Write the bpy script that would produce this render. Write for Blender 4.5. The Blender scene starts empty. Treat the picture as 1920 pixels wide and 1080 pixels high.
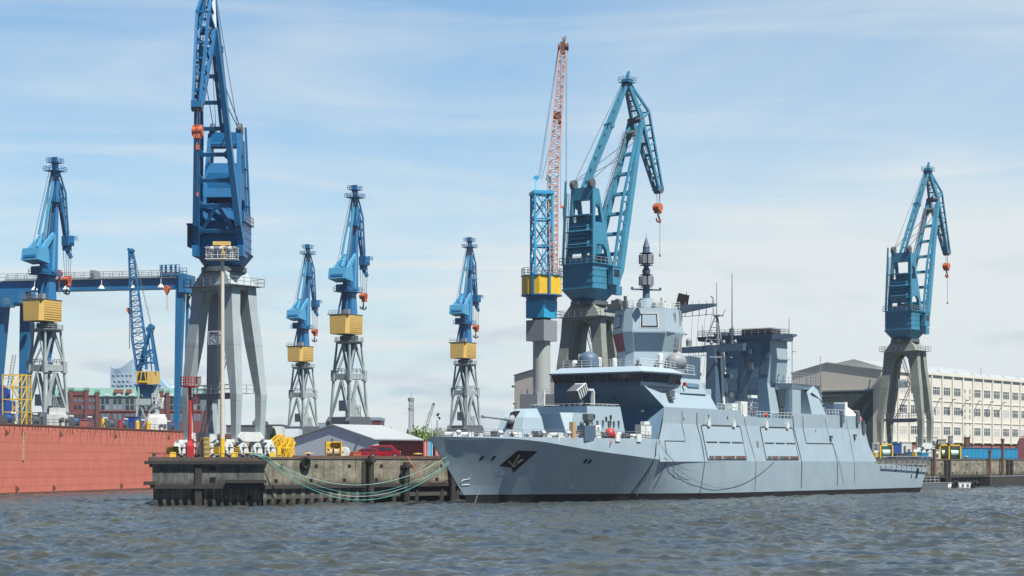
import bpy, math, random
import numpy as np
from mathutils import Vector as V, Matrix
random.seed(7)
S = bpy.context.scene
COL = S.collection
F, H, HY = 3470.0, 6.3, 865.0          # focal length (px of a 1920 px frame), eye height, horizon row
def X(px, D): return (px - 960) * D / F
def Z(py, D): return H + (HY - py) * D / F
def on_plane(px, P, yaw):
    """point where the view column px meets the vertical plane through P with heading yaw"""
    k = (px - 960) / F; c, s = math.cos(yaw), math.sin(yaw)
    t = (k * P[1] - P[0]) / (c - k * s)
    return (P[0] + c * t, P[1] + s * t)
GZ = 6.9                                # quay level
QA = math.radians(52.3)                 # heading of the quay line
QU = V((math.cos(QA), math.sin(QA))); QN = V((-math.sin(QA), math.cos(QA)))
Q0 = V((-34.5, 257.5))
def quay(x, y, z=GZ):                    # along the quay, inland
    p = Q0 + QU * x + QN * y
    return (p.x, p.y, z)

# ---------------------------------------------------------------- mesh building
class MB:
    def __init__(s): s.v = []; s.f = []; s.sm = []
    def add(s, v, f, smooth=False):
        n = len(s.v); s.v += [tuple(p) for p in v]
        s.f += [tuple(i + n for i in q) for q in f]; s.sm += [smooth] * len(f)
        return s
    def hexa(s, b, t):
        return s.add(list(b) + list(t), [(3, 2, 1, 0), (4, 5, 6, 7), (0, 1, 5, 4), (1, 2, 6, 5), (2, 3, 7, 6), (3, 0, 4, 7)])
    def bx(s, x0, x1, y0, y1, z0, z1):
        return s.hexa([(x0, y0, z0), (x1, y0, z0), (x1, y1, z0), (x0, y1, z0)], [(x0, y0, z1), (x1, y0, z1), (x1, y1, z1), (x0, y1, z1)])
    def box(s, c, d, rz=0.0):
        cs, sn = math.cos(rz), math.sin(rz); a, b, h = d[0] / 2, d[1] / 2, d[2] / 2
        q = [(c[0] + cs * u - sn * w, c[1] + sn * u + cs * w) for u, w in ((-a, -b), (a, -b), (a, b), (-a, b))]
        return s.hexa([(x, y, c[2] - h) for x, y in q], [(x, y, c[2] + h) for x, y in q])
    def frame(s, p, q, up=(0, 0, 1)):
        p, q = V(p), V(q); d = (q - p)
        if d.length < 1e-6: d = V((0, 0, 1e-3))
        d.normalize(); up = V(up)
        if abs(d.dot(up)) > .98: up = V((1, 0, 0)) if abs(d.x) < .9 else V((0, 1, 0))
        a = d.cross(up).normalized(); b = a.cross(d).normalized()
        return p, q, a, b
    def bar(s, p, q, w, h=None, w2=None, h2=None, up=(0, 0, 1)):
        h = w if h is None else h; w2 = w if w2 is None else w2; h2 = h if h2 is None else h2
        p, q, a, b = s.frame(p, q, up)
        r = [p - a * w / 2 - b * h / 2, p + a * w / 2 - b * h / 2, p + a * w / 2 + b * h / 2, p - a * w / 2 + b * h / 2]
        t = [q - a * w2 / 2 - b * h2 / 2, q + a * w2 / 2 - b * h2 / 2, q + a * w2 / 2 + b * h2 / 2, q - a * w2 / 2 + b * h2 / 2]
        return s.hexa(r, t)
    def tube(s, p, q, r, r2=None, n=8, caps=True):
        r2 = r if r2 is None else r2
        p, q, a, b = s.frame(p, q); v = []
        for c, rr in ((p, r), (q, r2)):
            for i in range(n):
                t = 2 * math.pi * i / n
                v.append(c + a * rr * math.cos(t) + b * rr * math.sin(t))
        s.add(v, [(i, (i + 1) % n, n + (i + 1) % n, n + i) for i in range(n)], n > 6)
        if caps: s.add(v[:n][::-1], [tuple(range(n))]); s.add(v[n:], [tuple(range(n))])
        return s
    def path(s, pts, r, n=5):
        pts = [V(p) for p in pts]; rings = []
        for i, p in enumerate(pts):
            d = pts[min(i + 1, len(pts) - 1)] - pts[max(i - 1, 0)]
            _, _, a, b = s.frame(p, p + d)
            rings.append([p + a * r * math.cos(2 * math.pi * k / n) + b * r * math.sin(2 * math.pi * k / n) for k in range(n)])
        return s.loft(rings, smooth=True)
    def loft(s, rings, caps=True, smooth=False, closed=True):
        n = len(rings[0]); v = [p for r in rings for p in r]; f = []
        for j in range(len(rings) - 1):
            for i in range(n if closed else n - 1):
                k = (i + 1) % n
                f.append((j * n + i, j * n + k, (j + 1) * n + k, (j + 1) * n + i))
        s.add(v, f, smooth)
        if caps: s.add(rings[0][::-1], [tuple(range(n))]); s.add(rings[-1], [tuple(range(n))])
        return s
    def prism(s, poly, axis, a, b):
        """poly of 2-D points in the plane across the axis"""
        m = {'x': lambda u, w, t: (t, u, w), 'y': lambda u, w, t: (u, t, w), 'z': lambda u, w, t: (u, w, t)}[axis]
        return s.loft([[m(u, w, a) for u, w in poly], [m(u, w, b) for u, w in poly]])
    def face(s, pts): return s.add(pts, [tuple(range(len(pts)))])
    def slab(s, pts, th):
        """planar polygon given a thickness along its normal"""
        p = [V(a) for a in pts]; n = (p[1] - p[0]).cross(p[2] - p[0]).normalized() * th
        return s.loft([[a - n for a in p], p])
    def ell(s, c, rx, ry, rz, nu=14, nv=8, z0=-1.0):
        rings = []
        for j in range(nv + 1):
            t = math.asin(max(-1, min(1, z0 + (1 - z0) * j / nv))) if j not in (nv,) else math.pi / 2 - .02
            rings.append([(c[0] + rx * math.cos(t) * math.cos(2 * math.pi * i / nu), c[1] + ry * math.cos(t) * math.sin(2 * math.pi * i / nu), c[2] + rz * math.sin(t)) for i in range(nu)])
        return s.loft(rings, smooth=True)
    def cyl(s, c, r, z0, z1, r2=None, n=16): return s.tube((c[0], c[1], z0), (c[0], c[1], z1), r, r2, n)
    def rail(s, pts, h=1.05, sp=1.6, r=.035, closed=False, rows=2):
        pts = [V(p) for p in pts]
        if closed: pts = pts + [pts[0]]
        for a, b in zip(pts, pts[1:]):
            L = (b - a).length; n = max(1, int(round(L / sp)))
            for i in range(n + 1):
                p = a.lerp(b, i / n); s.bar(p, p + V((0, 0, h)), r * 2)
            for k in range(rows):
                z = V((0, 0, h * (k + 1) / rows)); s.bar(a + z, b + z, r * 2)
        return s
    def truss(s, p, q, w, w2, r, n, rb=None, h=None, h2=None, up=(0, 0, 1)):
        """four-chord lattice boom"""
        rb = rb or r * .55; h = w if h is None else h; h2 = w2 if h2 is None else h2
        p, q, a, b = s.frame(p, q, up); R = []
        for i in range(n + 1):
            t = i / n; c = p.lerp(q, t); ww = w + (w2 - w) * t; hh = h + (h2 - h) * t
            R.append([c + a * ww / 2 * i1 + b * hh / 2 * i2 for i1, i2 in ((-1, -1), (1, -1), (1, 1), (-1, 1))])
        for k in range(4): s.bar(R[0][k], R[n][k], r * 2)
        for i in range(n):
            for k in range(4):
                m = (k + 1) % 4
                if i % 2: s.bar(R[i][k], R[i + 1][m], rb * 2)
                else: s.bar(R[i][m], R[i + 1][k], rb * 2)
                if i: s.bar(R[i][k], R[i][m], rb * 2)
        return s
    def ladder(s, p, q, w=.5, up=(0, 0, 1), sp=.35, r=.03):
        p, q, a, b = s.frame(p, q, up); n = int((q - p).length / sp)
        for e in (-1, 1): s.bar(p + a * e * w / 2, q + a * e * w / 2, r * 2)
        for i in range(1, n): c = p.lerp(q, i / n); s.bar(c - a * w / 2, c + a * w / 2, r * 1.4)
        return s

def obj(name, mb, mat, parent=None, loc=None, rz=None, **kw):
    me = bpy.data.meshes.new(name)
    me.from_pydata(mb.v, [], mb.f)
    me.polygons.foreach_set('use_smooth', mb.sm)
    mats = mat if isinstance(mat, (list, tuple)) else [mat]
    for m in mats: me.materials.append(m)
    me.update()
    o = bpy.data.objects.new(name, me); COL.objects.link(o)
    if parent: o.parent = parent
    if loc: o.location = loc
    if rz is not None: o.rotation_euler = (0, 0, rz)
    for k, v in kw.items(): o[k] = v
    return o
def thing(name, label, cat, loc=(0, 0, 0), rz=0.0, group=None):
    o = bpy.data.objects.new(name, None); COL.objects.link(o)
    o.location = loc; o.rotation_euler = (0, 0, rz); o.empty_display_size = .5
    o['label'] = label; o['category'] = cat
    if group: o['group'] = group
    return o
def tag(o, label, cat, group=None, kind=None):
    o['label'] = label; o['category'] = cat
    if group: o['group'] = group
    if kind: o['kind'] = kind
    return o
KIDS = {}
def copy_tree(o, parent=None):
    c = o.copy(); COL.objects.link(c)
    if parent: c.parent = parent
    for k in [x for x in COL.objects if x.parent == o]: copy_tree(k, c)
    return c
def dup(root, loc, rz, label, scale=None):
    c = copy_tree(root); c.location = loc; c.rotation_euler = (0, 0, rz); c['label'] = label
    if scale: c.scale = (scale,) * 3
    return c
def text(body, size, loc, rot, mat, parent=None, name='lettering', ext=.02, align='CENTER'):
    cu = bpy.data.curves.new(name, 'FONT'); cu.body = body; cu.size = size; cu.extrude = ext
    cu.align_x = align; cu.align_y = 'CENTER'; cu.resolution_u = 3
    t_ = bpy.data.objects.new(name, cu); COL.objects.link(t_)
    bpy.context.view_layer.update()
    me = bpy.data.meshes.new_from_object(t_.evaluated_get(bpy.context.evaluated_depsgraph_get()))
    bpy.data.objects.remove(t_); me.materials.clear(); me.materials.append(mat)
    o = bpy.data.objects.new(name, me); COL.objects.link(o); o.location = loc; o.rotation_euler = rot
    if parent: o.parent = parent
    return o

# ---------------------------------------------------------------- materials
def nt(name):
    m = bpy.data.materials.new(name); m.use_nodes = True
    t = m.node_tree; b = t.nodes['Principled BSDF']
    return m, t, b
def node(t, typ, **kw):
    n = t.nodes.new(typ)
    for k, v in kw.items():
        if k in n.inputs.keys(): n.inputs[k].default_value = v
        else: setattr(n, k, v)
    return n
def ramp(t, fac, stops, interp='LINEAR'):
    r = t.nodes.new('ShaderNodeValToRGB'); r.color_ramp.interpolation = interp
    e = r.color_ramp.elements
    while len(e) < len(stops): e.new(.5)
    for k, (p, c) in enumerate(stops):
        e[k].position = p; e[k].color = c if len(c) == 4 else (*c, 1)
    t.links.new(fac, r.inputs[0]); return r.outputs[0]
def mix(t, fac, a, b, mode='MIX'):
    m = t.nodes.new('ShaderNodeMix'); m.data_type = 'RGBA'; m.blend_type = mode
    for s, v in ((m.inputs[0], fac), (m.inputs[6], a), (m.inputs[7], b)):
        if hasattr(v, 'is_linked') or isinstance(v, bpy.types.NodeSocket): t.links.new(v, s)
        elif isinstance(v, tuple): s.default_value = (*v, 1) if len(v) == 3 else v
        else: s.default_value = v
    return m.outputs[2]
def coords(t, scale=(1, 1, 1), src='Object'):
    tc = t.nodes.new('ShaderNodeTexCoord'); mp = t.nodes.new('ShaderNodeMapping')
    mp.inputs['Scale'].default_value = scale
    t.links.new(tc.outputs[src], mp.inputs[0]); return mp.outputs[0]
def noise(t, vec, sc, det=4, ro=.55, out='Fac'):
    n = node(t, 'ShaderNodeTexNoise', Scale=sc, Detail=det, Roughness=ro); t.links.new(vec, n.inputs['Vector']); return n.outputs[out]
def paint(name, rgb, rough=.5, wear=.25, dirt=None, streak=.35, sc=.5, metal=0.0, bump=0.0, spots=0.0):
    """weathered paint: soft tone changes, run-down streaks, optional rust spots"""
    m, t, b = nt(name)
    d = dirt or tuple(c * .55 + .02 for c in rgb)
    n1 = noise(t, coords(t, (1, 1, 1)), sc)
    f1 = ramp(t, n1, [(.35, (0, 0, 0)), (.75, (wear,) * 3)])
    c = mix(t, f1, rgb, d)
    if streak:
        n2 = noise(t, coords(t, (1.6, 1.6, .12)), 1.6, 5, .65)
        f2 = ramp(t, n2, [(.5, (0, 0, 0)), (.8, (streak,) * 3)])
        c = mix(t, f2, c, d)
    if spots:
        n3 = noise(t, coords(t, (1, 1, .6)), 3.2, 6, .7)
        f3 = ramp(t, n3, [(.62, (0, 0, 0)), (.70, (spots,) * 3)])
        c = mix(t, f3, c, (.16, .07, .035))
    t.links.new(c, b.inputs['Base Color'])
    b.inputs['Roughness'].default_value = rough; b.inputs['Metallic'].default_value = metal
    if bump:
        bm = node(t, 'ShaderNodeBump', Strength=bump, Distance=.05); t.links.new(n1, bm.inputs['Height']); t.links.new(bm.outputs[0], b.inputs['Normal'])
    return m
def flat(name, rgb, rough=.6, metal=0.0):
    return paint(name, rgb, rough, .18, None, 0.0, 1.5, metal)
def glassy(name, rgb, rough=.08):
    m, t, b = nt(name)
    n1 = noise(t, coords(t), .7, 2)
    c = mix(t, n1, rgb, tuple(x * 1.8 + .01 for x in rgb)); t.links.new(c, b.inputs['Base Color'])
    b.inputs['Roughness'].default_value = rough; b.inputs['IOR'].default_value = 1.5
    return m
def plated(name, rgb, line, bw, bh, mort=.02, rough=.55, dirt=None, wear=.3, plane='xz', streak=.4, spots=0., linef=.5, lev=None):
    """welded plates / panels: a brick grid of faint seams over weathered paint"""
    m, t, b = nt(name)
    tc = t.nodes.new('ShaderNodeTexCoord'); sx = t.nodes.new('ShaderNodeSeparateXYZ'); cx = t.nodes.new('ShaderNodeCombineXYZ')
    t.links.new(tc.outputs['Object'], sx.inputs[0])
    t.links.new(sx.outputs['XYZ'.index(plane[0].upper())], cx.inputs[0]); t.links.new(sx.outputs['XYZ'.index(plane[1].upper())], cx.inputs[1])
    br = node(t, 'ShaderNodeTexBrick', Scale=1.0); br.offset = .0 if lev is None else lev
    br.inputs['Mortar Size'].default_value = mort; br.inputs['Brick Width'].default_value = bw; br.inputs['Row Height'].default_value = bh
    br.inputs['Color1'].default_value = (0, 0, 0, 1); br.inputs['Color2'].default_value = (.22, .22, .22, 1); br.inputs['Mortar'].default_value = (1, 1, 1, 1)
    br.inputs['Bias'].default_value = 0
    t.links.new(cx.outputs[0], br.inputs[0])
    d = dirt or tuple(c * .6 for c in rgb)
    c = mix(t, ramp(t, noise(t, coords(t), .35), [(.3, (0, 0, 0)), (.75, (wear,) * 3)]), rgb, d)
    c = mix(t, ramp(t, noise(t, coords(t, (1.2, 1.2, .1)), 1.3, 5, .65), [(.5, (0, 0, 0)), (.8, (streak,) * 3)]), c, d)
    if spots:
        c = mix(t, ramp(t, noise(t, coords(t, (1, 1, .5)), 2.3, 6, .7), [(.62, (0, 0, 0)), (.72, (spots,) * 3)]), c, (.14, .05, .03))
    bf = node(t, 'ShaderNodeMath', operation='MULTIPLY'); t.links.new(br.outputs[0], bf.inputs[0]); bf.inputs[1].default_value = linef
    c = mix(t, bf.outputs[0], c, line)
    t.links.new(c, b.inputs['Base Color']); b.inputs['Roughness'].default_value = rough
    bm = node(t, 'ShaderNodeBump', Strength=.15, Distance=.03, invert=True); t.links.new(br.outputs[1], bm.inputs['Height'])
    b2 = node(t, 'ShaderNodeBump', Strength=.35, Distance=.06); t.links.new(noise(t, coords(t, (1, 1, .6)), .9, 3), b2.inputs['Height']); t.links.new(bm.outputs[0], b2.inputs['Normal']); t.links.new(b2.outputs[0], b.inputs['Normal'])
    return m

M = {}
M['navy'] = paint('navy_crane_paint', (.007, .125, .30), .42, .35, (.02, .07, .14), .45, .4, spots=.2)
M['cope'] = paint('rusty_cope_edge', (.11, .085, .07), .85, .7, (.04, .03, .026), .5, .6)
M['blue'] = paint('blue_crane_paint', (.020, .15, .33), .42, .3, (.02, .08, .16), .35, .5)
M['teal'] = paint('teal_crane_paint', (.045, .22, .34), .45, .45, (.04, .12, .17), .5, .4, spots=.12)
M['lightblue'] = paint('light_blue_paint', (.07, .30, .50), .45, .2, None, .3)
M['cyan'] = paint('cyan_paint', (.02, .30, .52), .45, .25, None, .3)
M['gantry'] = paint('gantry_blue_paint', (.010, .13, .29), .5, .2, None, .3, .2)
M['leg_grey'] = None
M['leg_drab'] = None
M['tower_grey'] = paint('tower_grey_paint', (.31, .36, .36), .55, .3, (.16, .18, .17), .4, .5)
M['cyl_grey'] = paint('column_grey_paint', (.34, .37, .35), .55, .15, None, .3, .2)
M['dark_grey'] = paint('dark_grey_steel', (.09, .105, .12), .6, .3, None, .3)
M['mid_grey'] = paint('mid_grey_steel', (.22, .24, .26), .55, .3, None, .3)
M['pale'] = paint('pale_grey_paint', (.62, .66, .64), .5, .3, (.3, .3, .27), .5, .8)
M['white'] = paint('white_paint', (.78, .80, .78), .5, .2, (.45, .45, .42), .3)
M['yellow'] = paint('yellow_box_paint', (.60, .40, .11), .55, .3, (.40, .27, .08), .3, .4)
M['bright_yellow'] = paint('bright_yellow_paint', (.72, .46, .02), .5, .3, (.4, .24, .03), .35, .8)
M['rust_red'] = paint('faded_red_boom_paint', (.55, .24, .15), .6, .5, (.3, .24, .2), .4, 1.)
M['orange'] = paint('orange_hook_paint', (.55, .12, .04), .5, .4, (.25, .07, .04), .4, 1.5)
M['red'] = paint('red_mast_paint', (.42, .022, .02), .45, .2, None, .2)
M['carred'] = paint('red_car_paint', (.26, .008, .018), .22, .05, None, 0)
M['wire'] = flat('wire_rope', (.10, .11, .12), .5)
M['black'] = flat('black_rubber', (.012, .012, .013), .85); M['black'].node_tree.nodes['Principled BSDF'].inputs['Specular IOR Level'].default_value = .2
M['glass'] = glassy('dark_window_glass', (.012, .018, .022))
M['glassblue'] = glassy('blue_grey_glass', (.06, .12, .17), .15)
M['grey1'] = paint('naval_grey_paint', (.285, .37, .42), .5, .12, (.22, .29, .33), .18, .12)
M['grey1p'] = plated('naval_grey_hull_paint', (.285, .37, .42), (.22, .28, .32), 9.0, 2.9, .018, .5, (.19, .25, .29), .45, 'xz', .42, .12, linef=.6)
M['grey2'] = paint('naval_dark_grey_paint', (.065, .11, .165), .55, .2, None, .2, .3)
M['grey3'] = paint('naval_deck_paint', (.13, .16, .17), .7, .3, None, 0, .3)
M['boot'] = paint('black_boot_paint', (.016, .016, .020), .8, .5, (.030, .028, .026), .5, .8)
M['boot'].node_tree.nodes['Principled BSDF'].inputs['Specular IOR Level'].default_value = .15
def concrete(name, rgb, dark, pale, amount=1.0, tide=None):
    m, t, b = nt(name); c = rgb
    n1 = noise(t, coords(t, (.35, .35, .5)), 1.0, 8, .68); c = mix(t, ramp(t, n1, [(.34, (0, 0, 0)), (.62, (amount,) * 3)]), rgb, dark)
    n2 = noise(t, coords(t, (1.9, 1.9, .07)), 1.0, 6, .7); c = mix(t, ramp(t, n2, [(.50, (0, 0, 0)), (.66, (.85 * amount,) * 3)]), c, dark)
    n4 = noise(t, coords(t, (2.6, 2.6, .15)), 1.0, 6, .7); c = mix(t, ramp(t, n4, [(.60, (0, 0, 0)), (.72, (.6,) * 3)]), c, pale)
    n3 = noise(t, coords(t, (1, 1, 1)), 3.0, 8, .75); c = mix(t, ramp(t, n3, [(.52, (0, 0, 0)), (.72, (.6,) * 3)]), c, dark)
    if tide:
        tc = t.nodes.new('ShaderNodeTexCoord'); sx = t.nodes.new('ShaderNodeSeparateXYZ'); t.links.new(tc.outputs['Object'], sx.inputs[0])
        ad = node(t, 'ShaderNodeMath', operation='MULTIPLY_ADD'); t.links.new(n2, ad.inputs[0]); ad.inputs[1].default_value = 2.2; t.links.new(sx.outputs[2], ad.inputs[2])
        mr = node(t, 'ShaderNodeMapRange'); t.links.new(ad.outputs[0], mr.inputs[0]); mr.inputs[1].default_value = tide + 1.0; mr.inputs[2].default_value = tide + 1.9; mr.inputs[3].default_value = .9; mr.inputs[4].default_value = 0
        c = mix(t, mr.outputs[0], c, tuple(v * .45 for v in dark))
    t.links.new(c, b.inputs['Base Color']); b.inputs['Roughness'].default_value = .85
    bm = node(t, 'ShaderNodeBump', Strength=.6, Distance=.12); t.links.new(n3, bm.inputs['Height']); t.links.new(bm.outputs[0], b.inputs['Normal']); return m
M['concrete'] = concrete('stained_quay_concrete', (.31, .29, .21), (.085, .08, .062), (.46, .44, .38), .9, 3.0)
M['concrete2'] = concrete('dark_quay_concrete', (.18, .185, .165), (.035, .038, .034), (.34, .34, .31), .9, 3.0)  # darker base tone for the head and piles, streaked and blotched
M['mast_tan'] = paint('tan_mast_paint', (.56, .53, .45), .6, .4, None, .5, .5)
M['sheet'] = concrete('sheet_pile_steel', (.19, .18, .14), (.05, .048, .04), (.30, .29, .24), .9, .5)
M['blueshade'] = paint('naval_shaded_blue', (.095, .17, .25), .55, .15, (.07, .13, .20), .15, .15)  # darker copy of the ship's grey: shade painted into the front faces
M['deckcover'] = paint('dark_deck_cover', (.075, .105, .13), .8, .3, None, 0, .3)
M['rusty'] = paint('rusty_steel', (.15, .065, .04), .8, .6, (.06, .035, .025), .6, 1.)
M['timber'] = paint('tarred_timber', (.022, .021, .02), .8, .5, (.05, .045, .035), .5, 1.)
M['tarmac'] = paint('yard_asphalt', (.055, .055, .052), .9, .4, None, 0, .1)
M['leg_grey'] = plated('portal_grey_paint', (.34, .40, .42), (.14, .17, .17), 60.0, 8.2, .06, .55, (.18, .21, .21), .35, 'xz', .45, .12)
M['leg_drab'] = plated('portal_drab_paint', (.26, .285, .25), (.12, .13, .11), 60.0, 8.2, .06, .6, (.13, .14, .11), .5, 'xz', .55, .25)
M['salmon'] = plated('salmon_dock_paint', (.58, .175, .118), (.20, .055, .04), 26.0, 1.62, .045, .65, (.38, .11, .075), .55, 'xz', .55, .45, linef=.6)
M['cream'] = paint('cream_render', (.62, .60, .53), .85, .4, (.44, .41, .34), .35, .15)
M['beige'] = paint('beige_cladding', (.68, .63, .53), .8, .15, None, .2, .1)
M['doorgreen'] = plated('green_hangar_door_paint', (.055, .085, .085), (.03, .04, .04), 3.0, 3.0, .03, .6, plane='yz')
M['roofgrey'] = paint('pale_sheet_roof', (.33, .36, .365), .5, .15, None, .2, .2)
M['shed'] = paint('blue_grey_sheet_wall', (.58, .65, .70), .6, .1, None, .15, .2)
M['brick'] = plated('red_brick', (.17, .045, .04), (.12, .045, .04), .9, .4, .04, .85, (.10, .03, .028), .5, 'xz', .3)
M['brick2'] = paint('brick_plinth', (.26, .09, .065), .85, .5, (.18, .07, .055), .4, .4)
M['copper'] = plated('green_copper_roof', (.16, .32, .27), (.08, .18, .15), 1.8, 40., .08, .6, (.12, .25, .22), .4, 'xz', .3)
M['greyfac'] = paint('grey_facade', (.13, .17, .18), .7, .2)
M['maroon'] = plated('maroon_container_paint', (.13, .025, .03), (.06, .01, .012), .28, 50., .07, .5, plane='xz', streak=.4)
M['contred'] = paint('faded_red_door_paint', (.45, .12, .10), .6, .5, None, .4)
M['contblue'] = plated('blue_container_paint', (.01, .20, .40), (.003, .08, .20), .55, 50., .22, .5, plane='xz', streak=.3, linef=.8)
M['boxblue'] = paint('deep_blue_box', (.01, .06, .28), .5, .2)
M['mint'] = paint('mint_machine_paint', (.35, .55, .42), .5, .3)
M['tan'] = paint('tan_wood', (.42, .30, .17), .8, .5, (.25, .17, .09), .3, 1.)
M['rope_green'] = flat('green_rope_fibre', (.08, .36, .30), .8)
M['rope_pale'] = flat('pale_rope_fibre', (.30, .50, .48), .8)
M['rope_red'] = flat('red_rope_fibre', (.42, .09, .07), .8)
M['leaf'] = paint('leaf_green', (.13, .20, .04), .7, .6, (.06, .11, .02), 0, 1.3)
M['leaf2'] = paint('dark_leaf_green', (.035, .07, .03), .7, .6, (.02, .035, .015), 0, .8)
M['bark'] = paint('bark', (.09, .07, .05), .9, .5)
M['skin'] = flat('skin', (.45, .27, .19), .6)
M['cloth_dark'] = flat('dark_cloth', (.02, .022, .03), .9)
M['cloth_white'] = flat('white_cloth', (.6, .6, .6), .9)
M['redpatch'] = paint('red_panel_paint', (.28, .035, .05), .7, .6, (.10, .06, .10), .4, .3)
M['far_blue'] = paint('far_blue_grey', (.20, .28, .36), .8, .1)
M['far_white'] = paint('far_white_wall', (.62, .64, .62), .8, .1)
M['glasstower'] = None
# ================================================================ camera, light, sky
cam = bpy.data.cameras.new('camera'); co = bpy.data.objects.new('camera', cam); COL.objects.link(co)
cam.sensor_width = 36; cam.lens = F / 1920 * 36; cam.shift_y = (HY - 540) / 1920
cam.clip_start = 1; cam.clip_end = 20000
co.location = (0, 0, H); co.rotation_euler = (math.radians(90), 0, 0); S.camera = co
SUN_AZ, SUN_EL = -52.0, 60.0           # direction to the sun, from +X anticlockwise
sd = V((math.cos(math.radians(SUN_AZ)) * math.cos(math.radians(SUN_EL)), math.sin(math.radians(SUN_AZ)) * math.cos(math.radians(SUN_EL)), math.sin(math.radians(SUN_EL))))
sl = bpy.data.lights.new('sun', 'SUN'); sl.energy = 5.0; sl.angle = math.radians(.5); sl.color = (1, .955, .88)
so = bpy.data.objects.new('sun', sl); COL.objects.link(so); so.rotation_euler = (-sd).to_track_quat('-Z', 'Y').to_euler(); so.location = (300, -200, 400)
W = bpy.data.worlds.new('World'); S.world = W; W.use_nodes = True; t = W.node_tree
bg = t.nodes['Background']
sky = t.nodes.new('ShaderNodeTexSky'); sky.sky_type = 'NISHITA'; sky.sun_disc = False
sky.sun_elevation = math.radians(SUN_EL); sky.sun_rotation = math.radians(90 - SUN_AZ)
sky.air_density = 1.0; sky.dust_density = .6; sky.ozone_density = 2.2; sky.altitude = 0
tc = t.nodes.new('ShaderNodeTexCoord')
sx = t.nodes.new('ShaderNodeSeparateXYZ'); t.links.new(tc.outputs['Generated'], sx.inputs[0])
def wmath(op, a, b=None):
    n = t.nodes.new('ShaderNodeMath'); n.operation = op
    for i, v in enumerate((a, b)):
        if v is None: continue
        if isinstance(v, (int, float)): n.inputs[i].default_value = v
        else: t.links.new(v, n.inputs[i])
    return n.outputs[0]
# a flat cloud layer seen from below: x/z, y/z
zz = wmath('ADD', sx.outputs[2], .10)
cx = t.nodes.new('ShaderNodeCombineXYZ'); t.links.new(wmath('DIVIDE', sx.outputs[0], zz), cx.inputs[0]); t.links.new(wmath('DIVIDE', sx.outputs[1], zz), cx.inputs[1])
def wmap(sc, rot=0, loc=(0, 0, 0)):
    mp = t.nodes.new('ShaderNodeMapping'); mp.inputs['Scale'].default_value = sc; mp.inputs['Rotation'].default_value = (0, 0, rot); mp.inputs['Location'].default_value = loc
    t.links.new(cx.outputs[0], mp.inputs[0]); return mp.outputs[0]
def wnoise(vec, sc, det, ro, dist=0.):
    n = t.nodes.new('ShaderNodeTexNoise'); n.inputs['Scale'].default_value = sc; n.inputs['Detail'].default_value = det
    n.inputs['Roughness'].default_value = ro; n.inputs['Distortion'].default_value = dist; t.links.new(vec, n.inputs['Vector']); return n.outputs[0]
veil = ramp(t, wnoise(wmap((.42, .30, 1), .5, (1.7, .6, 0)), 1.0, 6, .55, .8), [(.36, (0, 0, 0)), (.72, (1, 1, 1))])
wisp = ramp(t, wnoise(wmap((.55, 1.5, 1), -.6, (4.2, 2.1, 0)), 1.1, 9, .6, 1.4), [(.45, (0, 0, 0)), (.8, (1, 1, 1))])
# more veil low down and right; added above view to lighten water
low = ramp(t, sx.outputs[2], [(.0, (1, 1, 1)), (.10, (.92, .92, .92)), (.17, (.45, .45, .45)), (.24, (.30, .30, .30)), (.5, (.42, .42, .42)), (.85, (.1, .1, .1))])
side = ramp(t, sx.outputs[0], [(.0, (0, 0, 0)), (1.0, (1, 1, 1))])
sidef = wmath('ADD', wmath('MULTIPLY', sx.outputs[0], 1.0), .40)
base = wmath('MULTIPLY', low, wmath('ADD', .42, wmath('MULTIPLY', sidef, .58)))
f = wmath('ADD', base, wmath('MULTIPLY', wmath('MULTIPLY', veil, .48), wmath('ADD', .5, low)))
f = wmath('ADD', f, wmath('MULTIPLY', wisp, .38))
# cloud kept to the viewed half; unseen sky behind dimmed to lower the fill
front = ramp(t, sx.outputs[1], [(.15, (0, 0, 0)), (.60, (1, 1, 1))])
f = wmath('MULTIPLY', wmath('MINIMUM', f, .95), front)
tint = mix(t, front, (.24, .41, .58), (.58, 1.05, 1.26))
clear = mix(t, 1.0, sky.outputs[0], tint, 'MULTIPLY')
c1 = mix(t, f, clear, (6.7, 7.1, 7.15))
# small grey cumulus low over the horizon, thin soft lenses
zc = wmath('ADD', sx.outputs[2], .035)
cx2 = t.nodes.new('ShaderNodeCombineXYZ'); t.links.new(wmath('MULTIPLY', sx.outputs[0], 9.0), cx2.inputs[0]); t.links.new(wmath('MULTIPLY', sx.outputs[2], 42.0), cx2.inputs[1]); t.links.new(wmath('MULTIPLY', sx.outputs[1], 9.0), cx2.inputs[2])
n3 = t.nodes.new('ShaderNodeTexNoise'); n3.inputs['Scale'].default_value = 1.25; n3.inputs['Detail'].default_value = 5; n3.inputs['Roughness'].default_value = .5; t.links.new(cx2.outputs[0], n3.inputs['Vector'])
cum = ramp(t, n3.outputs[0], [(.55, (0, 0, 0)), (.66, (1, 1, 1))])
cumz = ramp(t, sx.outputs[2], [(.0, (.9, .9, .9)), (.045, (1, 1, 1)), (.085, (.5, .5, .5)), (.125, (0, 0, 0))])
c2 = mix(t, wmath('MULTIPLY', wmath('MULTIPLY', cum, cumz), .62), c1, (4.1, 5.0, 5.9))
t.links.new(c2, bg.inputs[0]); bg.inputs[1].default_value = .069
S.view_settings.view_transform = 'Standard'; S.view_settings.look = 'None'; S.view_settings.exposure = .78; S.view_settings.gamma = 1

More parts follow.
